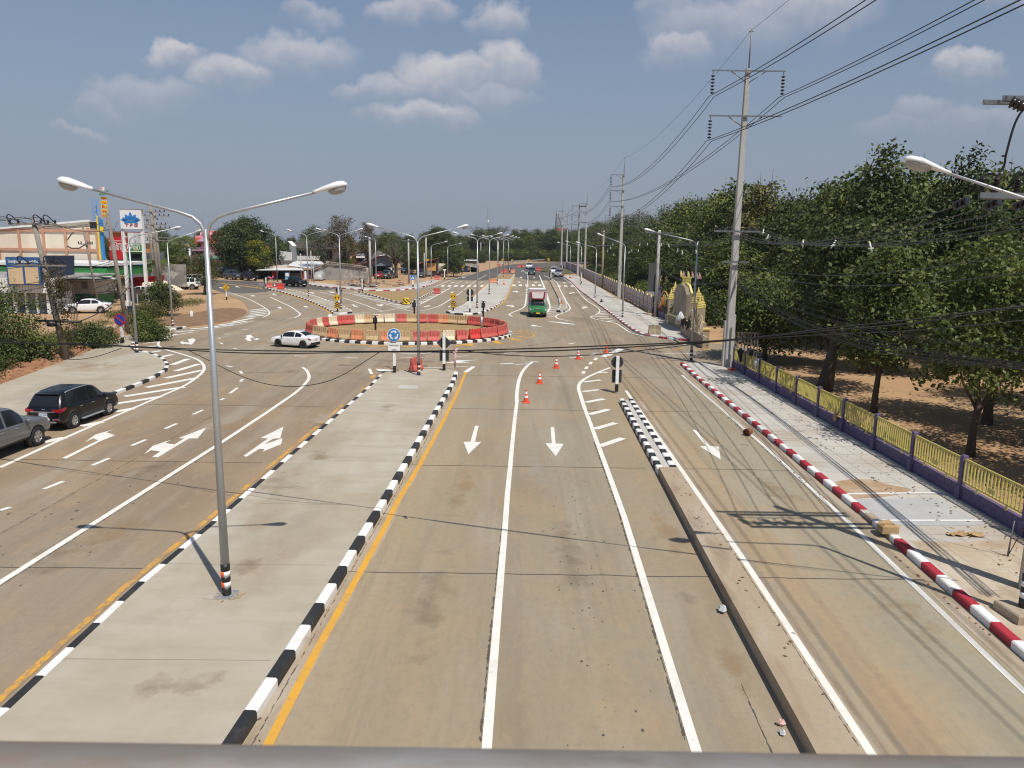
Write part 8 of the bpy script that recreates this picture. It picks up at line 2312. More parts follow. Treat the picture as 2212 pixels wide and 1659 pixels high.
part(t, 'window', m_dark, lambda mb: fbox(mb, 'B', 640, 590, 700, 640, Y - .2, .3))
part(t, 'spire', m_rooforange, lambda mb: mb.tube([V('B', 752, 420, Y + 1), V('B', 750, 375, Y + 1)], [.25, .03], 6))
t = thing('aerial_mast', 'thin aerial mast above the pink house', 'mast')
part(t, 'mast', m_steel, lambda mb: mb.tube([V('B', 738, 480, 240), V('B', 733, 150, 240)], [.12, .06], 5))
Y = 172
t = thing('awning_shops', 'row of shops with green awnings and a grey roof at the far left', 'shop')
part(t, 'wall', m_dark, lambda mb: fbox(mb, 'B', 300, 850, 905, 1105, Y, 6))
part(t, 'roof', m_rust, lambda mb: fbox(mb, 'B', 305, 808, 905, 832, Y - 1.5, 8))
part(t, 'awning', m_gsign, lambda mb: fbox(mb, 'B', 345, 930, 650, 958, Y - 3, 3))
part(t, 'mint_roof', mat('mint_roof', (.22, .50, .33), .6), lambda mb: fbox(mb, 'B', 660, 782, 905, 815, Y - 2, 4))
part(t, 'grey_gable', m_rust, lambda mb: mb.extrude([(V('B', 660, 0, Y).x, V('B', 0, 770, Y).z), (V('B', 740, 0, Y).x, V('B', 0, 690, Y).z), (V('B', 830, 0, Y).x, V('B', 0, 770, Y).z)], (0, Y - 1, 0), (1, 0, 0), (0, 4, 0), (0, 0, 1), 1))
part(t, 'pink_panel', m_pink, lambda mb: (fbox(mb, 'B', 312, 870, 360, 945, Y - .3, .4), fbox(mb, 'B', 480, 880, 530, 915, Y - .3, .4)))
part(t, 'yellow_panel', m_yel, lambda mb: fbox(mb, 'B', 435, 855, 488, 880, Y - .3, .4))
t = thing('billboard', 'steel billboard frame with a white sheet, seen from behind, above the green awnings', 'billboard')
part(t, 'sheet', m_whitew, lambda mb: fbox(mb, 'B', 318, 650, 485, 800, 160, .15))
part(t, 'frame', m_steel, lambda mb: ([fbox(mb, 'B', x, 645, x + 12, 830, 159.6, .2) for x in (340, 445)], [fbox(mb, 'B', 318, y, 540, y + 8, 159.6, .2) for y in (672, 770)]))
part(t, 'post', m_galv, lambda mb: mb.tube([V('B', 565, 1095, 160) * 1, V('B', 535, 660, 160)], .35, 8))
t = thing('banner', 'small pale blue and white advertising banner on the dirt lot', 'banner')
part(t, 'sheet', mat('banner_blue', (.42, .62, .70), .6), lambda mb: fbox(mb, 'B', 278, 988, 402, 1070, 140, .1))
part(t, 'label_strip', m_white, lambda mb: fbox(mb, 'B', 280, 1008, 400, 1045, 139.9, .08))
part(t, 'legs', m_steel, lambda mb: (fbox(mb, 'B', 285, 1065, 292, 1100, 140, .1), fbox(mb, 'B', 388, 1065, 395, 1100, 140, .1)))
Y = 170
t = thing('shaded_shops', 'dark shaded shop row with a blue awning under the big round tree', 'shop')
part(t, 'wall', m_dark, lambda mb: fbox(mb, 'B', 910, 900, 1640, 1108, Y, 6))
part(t, 'blue_awning', mat('awning_blue', (.16, .20, .36), .7), lambda mb: fbox(mb, 'B', 918, 935, 1030, 990, Y - 3, 2.5))
part(t, 'blue_panel', m_dblue, lambda mb: fbox(mb, 'B', 1105, 925, 1240, 1040, Y - .4, .3))
part(t, 'tin_front', m_whitew, lambda mb: fbox(mb, 'B', 1120, 865, 1238, 912, Y - 2, .3))
part(t, 'teal_sign', mat('teal_sign', (.05, .16, .20), .5), lambda mb: fbox(mb, 'B', 1028, 880, 1105, 950, Y - 4, .2))
part(t, 'red_frontage', m_redw, lambda mb: fbox(mb, 'B', 1305, 935, 1530, 1100, Y - .6, .4))
part(t, 'red_shutter', m_red, lambda mb: (fbox(mb, 'B', 1430, 985, 1525, 1092, Y - .9, .2)))
part(t, 'roof', m_rust, lambda mb: fbox(mb, 'B', 1240, 880, 1560, 900, Y - 2, 8))
part(t, 'step', m_dull, lambda mb: fbox(mb, 'B', 910, 1100, 1600, 1112, Y - 1.5, 1.5))
Y = 158
t = thing('canopy_shop', 'low shop with a long white canopy and a big white iron roof', 'shop')
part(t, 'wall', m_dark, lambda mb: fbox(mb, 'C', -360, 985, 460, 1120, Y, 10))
def quadpart(nm, m, pts, th=.12):
 part(t, nm, m, lambda mb: (mb.poly(pts), mb.poly([p - Vector((0, -.02, th)) for p in pts][::-1])))
quadpart('canopy', m_roofw, [V('C', -350, 975, Y - 5), V('C', 338, 972, Y - 5), V('C', 330, 938, Y), V('C', -230, 945, Y)])
quadpart('signboard', mat('blank_fascia', (.58, .52, .46), .8), [V('C', -310, 965, Y - .6), V('C', 112, 938, Y - .6), V('C', 112, 888, Y - .6), V('C', -300, 945, Y - .6)])
quadpart('main_roof', m_roofw, [V('C', 115, 905, Y), V('C', 500, 955, Y - 1), V('C', 742, 850, Y + 14), V('C', 240, 832, Y + 16)])
quadpart('eave_roof', m_roofw, [V('C', 0, 985, Y - 2), V('C', 350, 975, Y - 2), V('C', 345, 942, Y + 2), V('C', 0, 945, Y + 2)])
part(t, 'grey_shutter', m_rust, lambda mb: fbox(mb, 'C', 120, 1015, 330, 1105, Y - .3, .2))
part(t, 'red_hoarding', m_red, lambda mb: fbox(mb, 'B', 1735, 990, 1802, 1100, Y - 1, .3))
part(t, 'blue_box', m_dblue, lambda mb: fbox(mb, 'B', 1770, 1070, 1805, 1125, Y - 3, .6))
part(t, 'red_door', m_redw, lambda mb: fbox(mb, 'C', 330, 965, 375, 1110, Y - .3, .3))
part(t, 'purple_door', mat('door_purple', (.10, .06, .10), .8), lambda mb: fbox(mb, 'C', 378, 965, 465, 1115, Y - .28, .3))
t = thing('standing_banner', 'upright light blue banner with a white round logo by the white canopy', 'banner')
part(t, 'sheet', mat('banner_sky', (.20, .42, .62), .6), lambda mb: fbox(mb, 'C', 80, 1010, 143, 1112, 150, .1))
part(t, 'round_mark', m_white, lambda mb: mb.disc(V('C', 112, 1040, 149.93), .32, (0, -1, 0), .04, 16))
part(t, 'post', m_white, lambda mb: fbox(mb, 'C', 145, 985, 150, 1115, 150, .1))
t = thing('house_gable_board', 'white painted gable wall with a dish shape above the white canopy', 'wall')
part(t, 'wall', m_whitew, lambda mb: mb.extrude([(V('C', -40, 0, 170).x, V('C', 0, 830, 170).z), (V('C', 148, 0, 170).x, V('C', 0, 828, 170).z), (V('C', 148, 0, 170).x, V('C', 0, 712, 170).z), (V('C', -20, 0, 170).x, V('C', 0, 692, 170).z)], (0, 170, 0), (1, 0, 0), (0, .4, 0), (0, 0, 1), 1))
part(t, 'dish', m_greyw, lambda mb: mb.ball(V('C', 45, 788, 169.6), (.62, .15, .36), 14))
part(t, 'lower_roof', m_rust, lambda mb: fbox(mb, 'C', -150, 828, 200, 900, 169, 3))
Y = 180
t = thing('brown_roof_house', 'old cream house with a brown hipped roof behind the white roofed shop', 'house')
part(t, 'wall', mat('old_cream', (.46, .40, .32), .9, layers=[((.33, .29, .24), .4, .45, .65, I1, .8)]), lambda mb: fbox(mb, 'C', 240, 640, 850, 900, Y, 12))
part(t, 'roof', m_roofb, lambda mb: mb.extrude([(V('C', 215, 0, Y).x, V('C', 0, 650, Y).z), (V('C', 180, 0, Y).x + 1, V('C', 0, 552, Y).z), (V('C', 860, 0, Y).x - 1, V('C', 0, 552, Y).z), (V('C', 900, 0, Y).x, V('C', 0, 650, Y).z)], (0, Y - 1.5, 0), (1, 0, 0), (0, 12, 0), (0, 0, 1), 1))
part(t, 'side_wing', mat('blue_grey_sheet', (.26, .29, .31), .7), lambda mb: fbox(mb, 'C', 145, 570, 240, 830, Y - 2, 8))
part(t, 'awning', m_white, lambda mb: mb.poly([V('C', 120, 550, Y - 3), V('C', 185, 552, Y - 3), V('C', 252, 625, Y - 5), V('C', 195, 620, Y - 5)]))
for xa, xb in ((285, 380), (460, 520), (600, 660), (700, 760)):
 part(t, 'window', m_dark, lambda mb: fbox(mb, 'C', xa, 690, xb, 745, Y - .1, .3))
part(t, 'balcony_panel', m_whitew, lambda mb: fbox(mb, 'C', 250, 765, 585, 825, Y - 1, .3))
part(t, 'dark_bay', m_dark, lambda mb: fbox(mb, 'C', 585, 690, 760, 830, Y - .4, .3))
t = thing('stained_wall', 'long stained grey rendered warehouse wall with a lean-to roof edge', 'building')
Y0, Y1 = 155, 158
pl = [(V('C', 465, 0, Y0).x, 0), (V('C', 1262, 0, Y0).x, 0), (V('C', 1262, 0, Y0).x, V('C', 0, 935, Y0).z), (V('C', 1000, 0, Y0).x, V('C', 0, 895, Y0).z), (V('C', 720, 0, Y0).x, V('C', 0, 868, Y0).z), (V('C', 465, 0, Y0).x, V('C', 0, 965, Y0).z)]
part(t, 'wall', m_greyw, lambda mb: mb.extrude(pl, (0, Y0, 0), (1, 0, 0), (0, .5, 0), (0, 0, 1), 1))
part(t, 'roof_edge', m_rust, lambda mb: [mb.tube([V('C', a, b, Y0 - .3), V('C', c_, d_, Y0 - .3)], .16, 4) for a, b, c_, d_ in ((460, 962, 722, 862), (722, 862, 1000, 890), (1000, 890, 1270, 930))])
part(t, 'pier', m_greyw, lambda mb: fbox(mb, 'C', 1160, 935, 1180, 1090, Y0 - .2, .3))
part(t, 'painted_column', m_white, lambda mb: fbox(mb, 'C', 1250, 940, 1290, 1090, Y0 + .7, .4))
Y = 188
t = thing('red_house', 'red walled house with a white gable and a shaded window behind the grey wall', 'house')
part(t, 'wall', m_redw, lambda mb: fbox(mb, 'C', 1055, 742, 1420, 900, Y, 10))
part(t, 'gable', m_whitew, lambda mb: mb.extrude([(V('C', 1050, 0, Y).x, V('C', 0, 745, Y).z), (V('C', 1240, 0, Y).x, V('C', 0, 690, Y).z), (V('C', 1430, 0, Y).x, V('C', 0, 745, Y).z)], (0, Y - .1, 0), (1, 0, 0), (0, 10, 0), (0, 0, 1), 1))
part(t, 'roof', m_roofb, lambda mb: [mb.tube([V('C', a, b, Y - .6), V('C', c_, d_, Y - .6)], .3, 4) for a, b, c_, d_ in ((1030, 752, 1240, 680), (1240, 680, 1450, 752))])
w = part(t, 'window', m_dark, lambda mb: fbox(mb, 'C', 1118, 790, 1230, 842, Y - .1, .3))
part(t, 'awning', m_white, lambda mb: fbox(mb, 'C', 1112, 768, 1238, 796, Y - 1.2, 1.2))
Y = 172
t = thing('blue_garage', 'open garage with a faded blue gable and long grey iron roof', 'garage')
part(t, 'gable', m_bluew, lambda mb: mb.extrude([(V('C', 1345, 0, Y).x, V('C', 0, 893, Y).z), (V('C', 1640, 0, Y).x, V('C', 0, 890, Y).z), (V('C', 1600, 0, Y).x, V('C', 0, 800, Y).z), (V('C', 1495, 0, Y).x, V('C', 0, 735, Y).z), (V('C', 1345, 0, Y).x, V('C', 0, 825, Y).z)], (0, Y, 0), (1, 0, 0), (0, .3, 0), (0, 0, 1), 1))
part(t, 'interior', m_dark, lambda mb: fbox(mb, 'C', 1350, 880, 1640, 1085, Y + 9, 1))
part(t, 'side_wall', mat('garage_blue_grey', (.22, .23, .25), .8), lambda mb: mb.poly([V('C', 1115, 1085, Y + 3), V('C', 1350, 1090, Y), V('C', 1350, 825, Y), V('C', 1195, 895, Y + 3)]))
part(t, 'roof', m_rust, lambda mb: (mb.poly([V('C', 1110, 898, Y - 1), V('C', 1345, 822, Y - 1), V('C', 1500, 728, Y - 1), V('C', 1440, 690, Y + 14), V('C', 1330, 745, Y + 14)]), mb.poly([V('C', 1500, 728, Y - 1), V('C', 1650, 815, Y - 1), V('C', 1590, 760, Y + 14), V('C', 1440, 690, Y + 14)])))
for xa in (1348, 1636): part(t, 'post', m_galv, lambda mb: fbox(mb, 'C', xa - 5, 840, xa + 5, 1085, Y - .2, .3))
Y = 176
t = thing('orange_shack', 'dark roofed shack with orange boards on the far roadside', 'shack')
part(t, 'wall', mat('shack_dark', (.06, .03, .028), .9), lambda mb: mb.extrude([(V('D', 165, 0, Y).x, 0), (V('D', 430, 0, Y).x, 0), (V('D', 430, 0, Y).x, V('D', 0, 812, Y).z), (V('D', 165, 0, Y).x, V('D', 0, 875, Y).z)], (0, Y, 0), (1, 0, 0), (0, 6, 0), (0, 0, 1), 1))
part(t, 'roof', m_redw, lambda mb: mb.extrude([(V('D', 155, 0, Y).x, V('D', 0, 885, Y).z), (V('D', 440, 0, Y).x, V('D', 0, 800, Y).z), (V('D', 440, 0, Y).x, V('D', 0, 790, Y).z), (V('D', 155, 0, Y).x, V('D', 0, 872, Y).z)], (0, Y - 1, 0), (1, 0, 0), (0, 8, 0), (0, 0, 1), 1))
part(t, 'orange_board', m_orangew, lambda mb: fbox(mb, 'D', 302, 870, 428, 985, Y - .2, .15))
part(t, 'lower_panel', m_csilver, lambda mb: fbox(mb, 'D', 302, 988, 370, 1045, Y - .2, .15))
part(t, 'orange_top', m_yel, lambda mb: fbox(mb, 'D', 270, 815, 330, 838, Y + 8, .4))
t = thing('far_red_roof', 'bright orange red roof edge among trees behind the bare tree', 'house')
part(t, 'roof', m_rooforange, lambda mb: fbox(mb, 'C', 1755, 722, 1915, 742, 215, 6))
part(t, 'wall', m_whitew, lambda mb: fbox(mb, 'C', 1770, 742, 1900, 900, 216, 5))
Y = 205
t = thing('roadside_shack', 'low roadside shack with sloping tin roofs and a blue tarpaulin', 'shack')
part(t, 'roof', m_rust, lambda mb: (mb.poly([V('D', 770, 895, Y - 2), V('D', 1055, 945, Y - 2), V('D', 1010, 870, Y + 5), V('D', 750, 850, Y + 5)])))
part(t, 'upper_roof', m_whitew, lambda mb: fbox(mb, 'D', 832, 825, 1028, 840, Y + 3, 5))
part(t, 'white_sheet', m_white, lambda mb: mb.poly([V('D', 745, 835, Y - 2.3), V('D', 832, 862, Y - 2.3), V('D', 832, 850, Y), V('D', 760, 826, Y)]))
part(t, 'upper_wall', mat('shack_pinkish', (.38, .30, .26), .9), lambda mb: fbox(mb, 'D', 845, 840, 1010, 890, Y + 4, 3))
part(t, 'wall', m_dark, lambda mb: fbox(mb, 'D', 780, 905, 1040, 1000, Y + 1, 4))
part(t, 'blue_tarpaulin', mat('tarpaulin', (.10, .19, .38), .7, bump=(3, 1, .2)), lambda mb: fbox(mb, 'D', 828, 925, 890, 1008, Y - .5, .4))
part(t, 'white_panel', m_white, lambda mb: fbox(mb, 'D', 888, 932, 930, 975, Y - .8, .2))
for xa in (745, 775, 925): part(t, 'post', m_white, lambda mb: fbox(mb, 'D', xa, 905, xa + 8, 1005, Y - 1.5, .25))
t = thing('radio_mast', 'tall thin red and white radio mast above the far wood', 'mast')
part(t, 'mast', m_steel, lambda mb: mb.tube([V('D', 1191, 420, 420) - Vector((0, 0, 15)), V('D', 1187, 50, 420)], [.3, .2], 6))
part(t, 'white_section', m_whitew, lambda mb: mb.tube([V('D', 1190, 300, 419), V('D', 1189, 245, 419)], .32, 6))
t = thing('crane_tower', 'distant red and grey lattice tower behind the far poles', 'tower')
def lat(mb):
 a, b = V('D', 2215, 420, 400), V('D', 2190, 155, 400)
 for s_ in (-1, 1): mb.tube([a + Vector((s_ * 2, 0, 0)), b + Vector((s_ * .6, 0, 0))], .18, 4)
 for k in range(9):
  p, q_ = a.lerp(b, k / 9), a.lerp(b, (k + 1) / 9)
  w0, w1 = 2 - 1.4 * k / 9, 2 - 1.4 * (k + 1) / 9
  mb.tube([p + Vector((-w0, 0, 0)), q_ + Vector((w1, 0, 0))], .12, 4); mb.tube([p + Vector((w0, 0, 0)), q_ + Vector((-w1, 0, 0))], .12, 4)
part(t, 'lattice', m_steel, lat)
part(t, 'red_deck', mat('deck_red', (.42, .10, .06), .7), lambda mb: (fbox(mb, 'E', 240, 268, 340, 305, 402, 4), fbox(mb, 'E', 318, 282, 338, 302, 401, 1)))
t = thing('guard_rail', 'long grey guard rail along the outside of the far road bend', 'guard rail')
pts = gl('D', [(1390, 895), (1550, 876), (1800, 861), (2212, 846)]) + [g('E', 450, 632) + Vector((60, 6, 0))]
pts = smooth_line(pts, 5)
mb = MB()
mb.tube([p + Vector((0, 0, .75)) for p in pts], .28, 6); mb.build('rail', m_csilver, t)
for p in resample(pts, 6.0)[:20]:
 mb = MB(); mb.box(p + Vector((0, .1, .35)), (.2, .2, .8)); mb.build('post', m_galv, t)
q = random.Random(12)
mb = MB()
for k in range(70):
 p = g('C', q.uniform(850, 1800), q.uniform(1120, 1215))
 mb.box(p + Vector((0, 0, .04)), (q.uniform(.2, 1.6), q.uniform(.2, .8), q.uniform(.05, .28)), k % 3, q.uniform(0, 3))
mb.build('debris', [m_dull, m_clay, m_greyw], kind='stuff')
for c, x, y, w, lab in (('C', 1120, 1208, 2.6, 'flat grey broken slab on the corner dirt, left of the diamond sign'), ('C', 1270, 1212, 2.8, 'dark grey heap of broken slabs right of the diamond sign')):
 p = g(c, x, y)
 mb = MB()
 for k in range(7): mb.box(p + Vector((q.uniform(-w / 2, w / 2), q.uniform(-.8, .8), .1 + .12 * k * .5)), (q.uniform(.6, 1.6), q.uniform(.5, 1.2), .12), 0, q.uniform(0, 3))
 tag(mb.build('broken_slabs', m_greyw), lab, 'debris')
# ------------------------------------------------------------------ school side on the right
t = thing('school_fence', 'purple block wall with purple posts and yellow railing panels along the right pavement', 'fence')
FX = 14.62
ys = [8.9, 11.85, 14.85, 17.8, 20.78, 24.0, 27.1, 30.05, 33.05, 35.9, 38.8, 41.8, 44.8, 47.7, 50.2]
m_block = mat('purple_block_wall', (.10, .078, .158), .8, layers=[((.14, .115, .185), .9, .45, .7, I1, .8), ((.09, .055, .19), 3, .5, .75, I1, .5)], bump=(7, .2, .02))
part(t, 'block_wall', m_block, lambda mb: mb.box((FX + .06, (ys[0] + ys[-1]) / 2, .30), (.14, ys[-1] - ys[0], .62)))
def joints(mb):
 for z in (.2, .4): mb.box((FX - .008, (ys[0] + ys[-1]) / 2, z), (.012, ys[-1] - ys[0], .012))
 y = ys[0]
 k = 0
 while y < ys[-1]:
  for r_ in range(3): mb.box((FX - .008, y + (.2 if r_ % 2 else 0), .1 + .2 * r_), (.012, .012, .19))
  y += .4
part(t, 'block_joints', mat('purple_dark', (.07, .045, .14), .9), joints)
for y in ys:
 part(t, 'post', m_purple, lambda mb: mb.box((FX + .02, y, .80), (.17, .17, 1.62), ch=.015))
 part(t, 'buttress', m_purple, lambda mb: mb.box((FX - .05, y, .29), (.12, .24, .58), ch=.02))
for a, b in zip(ys, ys[1:]):
 def panel(mb):
  L_ = b - a - .26
  y0 = a + .13
  for z in (.76, 1.50): mb.box((FX, y0 + L_ / 2, z), (.05, L_, .05))
  n = 17
  for k in range(n + 1): mb.box((FX, y0 + L_ * k / n, 1.13), (.045, .04, .72))
  for f in (.25, .75): mb.box((FX, y0 + L_ * f, .67), (.04, .06, .2))
  mb.box((FX - .035, y0 + L_ * .5, .92), (.012, .34, .14))
 part(t, 'railing_panel', m_ylrail, panel)
t = thing('gate_post', 'tall purple gate post partly hidden by the tallest transmission pole', 'gate post')
part(t, 'shaft', m_purple, lambda mb: mb.box((14.55, 51.6, 1.5), (.5, .5, 3.0), ch=.02))
part(t, 'cap', m_purple, lambda mb: mb.box((14.55, 51.6, 3.06), (.66, .66, .14), ch=.02))
t = thing('sliding_gate', 'slim brown slatted gate beside the purple gate post', 'gate')
part(t, 'frame', m_steel, lambda mb: [mb.box((15.0 + .22 * k, 52.3, 1.2), (.06, .06, 2.2)) for k in range(9)] + [mb.box((15.9, 52.3, z), (1.9, .05, .06)) for z in (.2, 2.25)])
for p, s_, m_, lab in ((Vector((14.4, 48.2, 1.6)), .6, m_cloth, 'black cloth bow tied near the far end of the yellow fence'), (Vector((14.4, 44.9, 1.5)), .5, m_wcloth, 'white and dark cloth bow tied on a fence post')):
 mb = MB(); q = random.Random(int(p.y * 7))
 for k in range(7): mb.tube([p, p + Vector((q.uniform(-.1, .1), q.uniform(-.3, .3), q.uniform(-.2, .2))) * s_ * 1.4, p + Vector((q.uniform(-.1, .1), q.uniform(-.4, .4), -q.uniform(.4, 1.3))) * s_], [.05, .12, .03], 6)
 tag(mb.build('cloth_bow', m_), lab, 'cloth bow')
b = g('J', 962, 600, .4)
mb = MB(); mb.box((14.53, b.y, .62), (.1, .22, .34), ch=.03); mb.tube([(14.53, b.y - .06, .78), (14.53, b.y, .95), (14.53, b.y + .06, .78)], .012, 4)
tag(mb.build('paper_bag', m_card), 'brown paper bag hanging on the yellow railing', 'bag')
b = g('J', 300, 262, .14)
mb = MB(); mb.box(b + Vector((0, 0, .06)), (.5, .25, .12), 0, .5)
tag(mb.build('orange_scrap', m_cone), 'orange plastic scrap at the foot of the tallest pole', 'litter')
cable('thin stay wire running from the right edge pole down to the pavement', [[Vector((14.1, 17.0, 7.5)), g('J', 2105, 1480, .14)]], .012)
mb = MB(); p = g('J', 2105, 1480, .14); mb.tube([p, p + Vector((.02, 0, .5)), p + Vector((.05, -.0, 1.0))], [.03, .02, .012], 6)
tag(mb.build('stay_rod', m_steel), 'dark stay rod anchored in the right pavement', 'stay rod')
t = thing('floodlight', 'black floodlight leaning on the far end of the yellow fence', 'floodlight')
part(t, 'case', m_black, lambda mb: mb.box((14.5, 46.5, 1.75), (.25, .5, .42), ch=.04)); part(t, 'bracket', m_black, lambda mb: mb.tube([(14.6, 46.5, 1.4), (14.55, 46.5, 1.7)], .03, 6))
def onpt(c, x, y, Y): return V(c, x, y, Y)
Ym = 78
mon = thing('school_monument', 'sandstone school sign monument with golden stepped finials and a tall grey slab', 'monument')
gb0 = g('S', 660, 1530); gb1 = g('S', 880, 1640)
X0 = 15.4
def finial(mb, c, s_, z0):
 for k, (r_, h) in enumerate(((.50, .14), (.40, .10), (.46, .18), (.34, .10), (.36, .2), (.24, .10))):
  mb.box((c[0], c[1], z0 + h * .36), (r_ * 2 * s_, r_ * 2 * s_, h * .74), 0, R(0), .02); z0 += h * .72
 mb.lathe((c[0], c[1], z0), [(.22 * s_, 0), (.20 * s_, .1), (.10 * s_, .3), (.015, .52)], 8)
 return z0
cols = [('S', 462, 1100, 640, 79.5, .55, 1.0), ('S', 550, 1095, 490, 82, .62, 1.15), ('S', 968, 1300, 700, 72, .5, .95), ('S', 1058, 1300, 615, 74, .62, 1.2), ('S', 1088, 1400, 800, 69.5, .52, .9), ('S', 1150, 1310, 790, 71.5, .5, .9)]
for c, x, yb, yt, Yc, w_, s_ in cols:
 top = V(c, x, yt, Yc); 
 zc_ = top.z - 1.11
 part(mon, 'column', m_sand, lambda mb: (mb.box((top.x, Yc, zc_ / 2), (w_, w_, zc_), ch=.03), mb.box((top.x, Yc, .5), (w_ * 1.5, w_ * 1.5, 1.0), ch=.03)))
 part(mon, 'finial', m_gold, lambda mb: finial(mb, (top.x, Yc), s_ * .62, zc_))
sa, sb_ = V('S', 890, 1200, 70.5), V('S', 620, 1080, 77.5)
def slab(mb):
 d = Vector((sb_.x - sa.x, sb_.y - sa.y, 0)); L_ = d.length; d.normalize(); n = Vector((-d.y, d.x, 0))
 zt = V('S', 760, 560, 73).z
 z0 = 1.2
 pr = [(0, z0), (L_, z0), (L_ * 1.05, z0 + 1.6), (L_, z0 + 1.6), (L_, zt - .9), (L_ * .8, zt - .15), (L_ * .62, zt), (L_ * .4, zt), (L_ * .2, zt - .15), (0, zt - .8)]
 mb.extrude(pr, (sa.x, sa.y, 0), d, n * .5, (0, 0, 1), 1)
part(mon, 'stone_slab', m_stone, slab)
def edge(mb):
 d = Vector((sb_.x - sa.x, sb_.y - sa.y, 0)); zt = V('S', 760, 560, 73).z
 prs = [(0, zt - .72), (.2, zt - .07), (.4, zt + .08), (.62, zt + .08), (.8, zt - .07), (1, zt - .82)]
 mb.tube([Vector((sa.x + d.x * u, sa.y + d.y * u, z)) for u, z in prs], .13, 6)
part(mon, 'golden_edge', m_paleyel, edge)
cr = V('S', 795, 500, 74)
part(mon, 'crest', m_gold, lambda mb: (mb.box((cr.x, cr.y, cr.z - .1), (.75, .3, 1.0), 0, R(-30), .04), mb.box((cr.x, cr.y, cr.z + .42), (.85, .36, .12), 0, R(-30))))
part(mon, 'plinth', m_sand, lambda mb: mb.extrude([(0, 0), (9, 0), (9, 1.1), (0, 1.1)], (16.0, 69.5, 0), Vector((-.02, 1, 0)), (1.3, 0, 0), (0, 0, 1), 1))
part(mon, 'plinth_step', m_paleyel, lambda mb: mb.extrude([(0, 1.1), (9, 1.1), (9, 1.25), (0, 1.25)], (15.93, 69.45, 0), Vector((-.02, 1, 0)), (1.4, 0, 0), (0, 0, 1), 1))
part(mon, 'planter_wall', m_sand, lambda mb: mb.extrude([(0, 0), (9.5, 0), (9.5, .9), (0, .9)], (15.05, 60.5, 0), Vector((.03, 1, 0)), (.5, 0, 0), (0, 0, 1), 1))
def railing(mb):
 for y in (61.2, 64.0):
  for s_ in (.95, .7, .45):
   mb.tube([(15.2, y + 1.25 - 1.25 * s_ * math.cos(R(a)), .95 + 1.7 * s_ * math.sin(R(a))) for a in range(0, 181, 15)], .04, 5)
 mb.tube([(15.2, 60.6, .95), (15.2, 69.5, .95)], .05, 5)
part(mon, 'arched_rail', mat('rail_beige', (.42, .36, .28), .6), railing)
b = V('S', 1175, 1520, 68)
part(mon, 'base_block', m_sand, lambda mb: (mb.box((b.x, 67.5, .36), (.6, .6, .72), ch=.02),))
part(mon, 'base_cap', m_gold, lambda mb: (mb.box((b.x, 67.5, .76), (.74, .74, .07), ch=.01), mb.box((b.x, 67.5, .86), (.66, .66, .07), ch=.01)))
b = g('S', 990, 1655)
t = thing('cream_pillar', 'square pillar, cream above and purple below, at the school driveway', 'pillar')
zt = V('S', 1000, 1235, b.y).z; zm = V('S', 1000, 1520, b.y).z
bx = b.x + .12
part(t, 'purple_base', m_purple, lambda mb: mb.box((bx, b.y + .4, zm / 2), (.86, .8, zm)))
part(t, 'cream_top', m_paleyel, lambda mb: mb.box((bx, b.y + .4, (zm + zt) / 2), (.86, .8, zt - zm)))
part(t, 'lamp_globe', m_white, lambda mb: mb.ball((bx - .3, b.y + .4, zt + .3), .26, 12))
def swag(lab, pts, m, drop=.45):
 mb = MB()
 P_ = smooth_line(pts, 5)
 top = [mb.pt(p) for p in P_]
 bot = [mb.pt(p + Vector((.05, 0, -drop * (.6 + .5 * abs(math.sin(i * .8)))))) for i, p in enumerate(P_)]
 for i in range(len(P_) - 1): mb.face((top[i], top[i + 1], bot[i + 1], bot[i]))
 tag(mb.build('bunting', m), lab, 'bunting')
swag('black and white bunting swag on the arched rail below the grey slab', [V('S', 640, 1230, 66.5), V('S', 700, 1310, 65.5), V('S', 760, 1270, 64.5), V('S', 800, 1360, 63.8), V('S', 850, 1300, 63), V('S', 885, 1350, 62.3)], m_cloth, .8)
swag('black bunting zigzag left of the monument, beside the pale pole', [V('S', 0, 990, 96), V('S', 50, 1050, 93), V('S', 130, 1000, 90), V('S', 170, 980, 88), V('S', 230, 1040, 86), V('S', 260, 990, 85), V('S', 320, 1050, 83), V('S', 400, 1070, 81)], m_cloth, .8)
swag('black bunting along the far pink fence end', [V('E', 1180, 1050, 108), V('E', 1200, 1090, 105), V('E', 1225, 1070, 103), V('E', 1250, 1110, 101), V('E', 1300, 1100, 98)], m_cloth, .9)
mb = MB()
p = V('S', 655, 1300, 66)
for k in range(6): mb.tube([p + Vector((0, 0, .6)), p + Vector((.1 * k - .25, 0, .1)), p + Vector((.13 * k - .33, .05, -.5))], [.08, .13, .05], 6)
tag(mb.build('cloth_drape', m_wcloth), 'white cloth drape tied at the left end of the arched rail', 'drape')
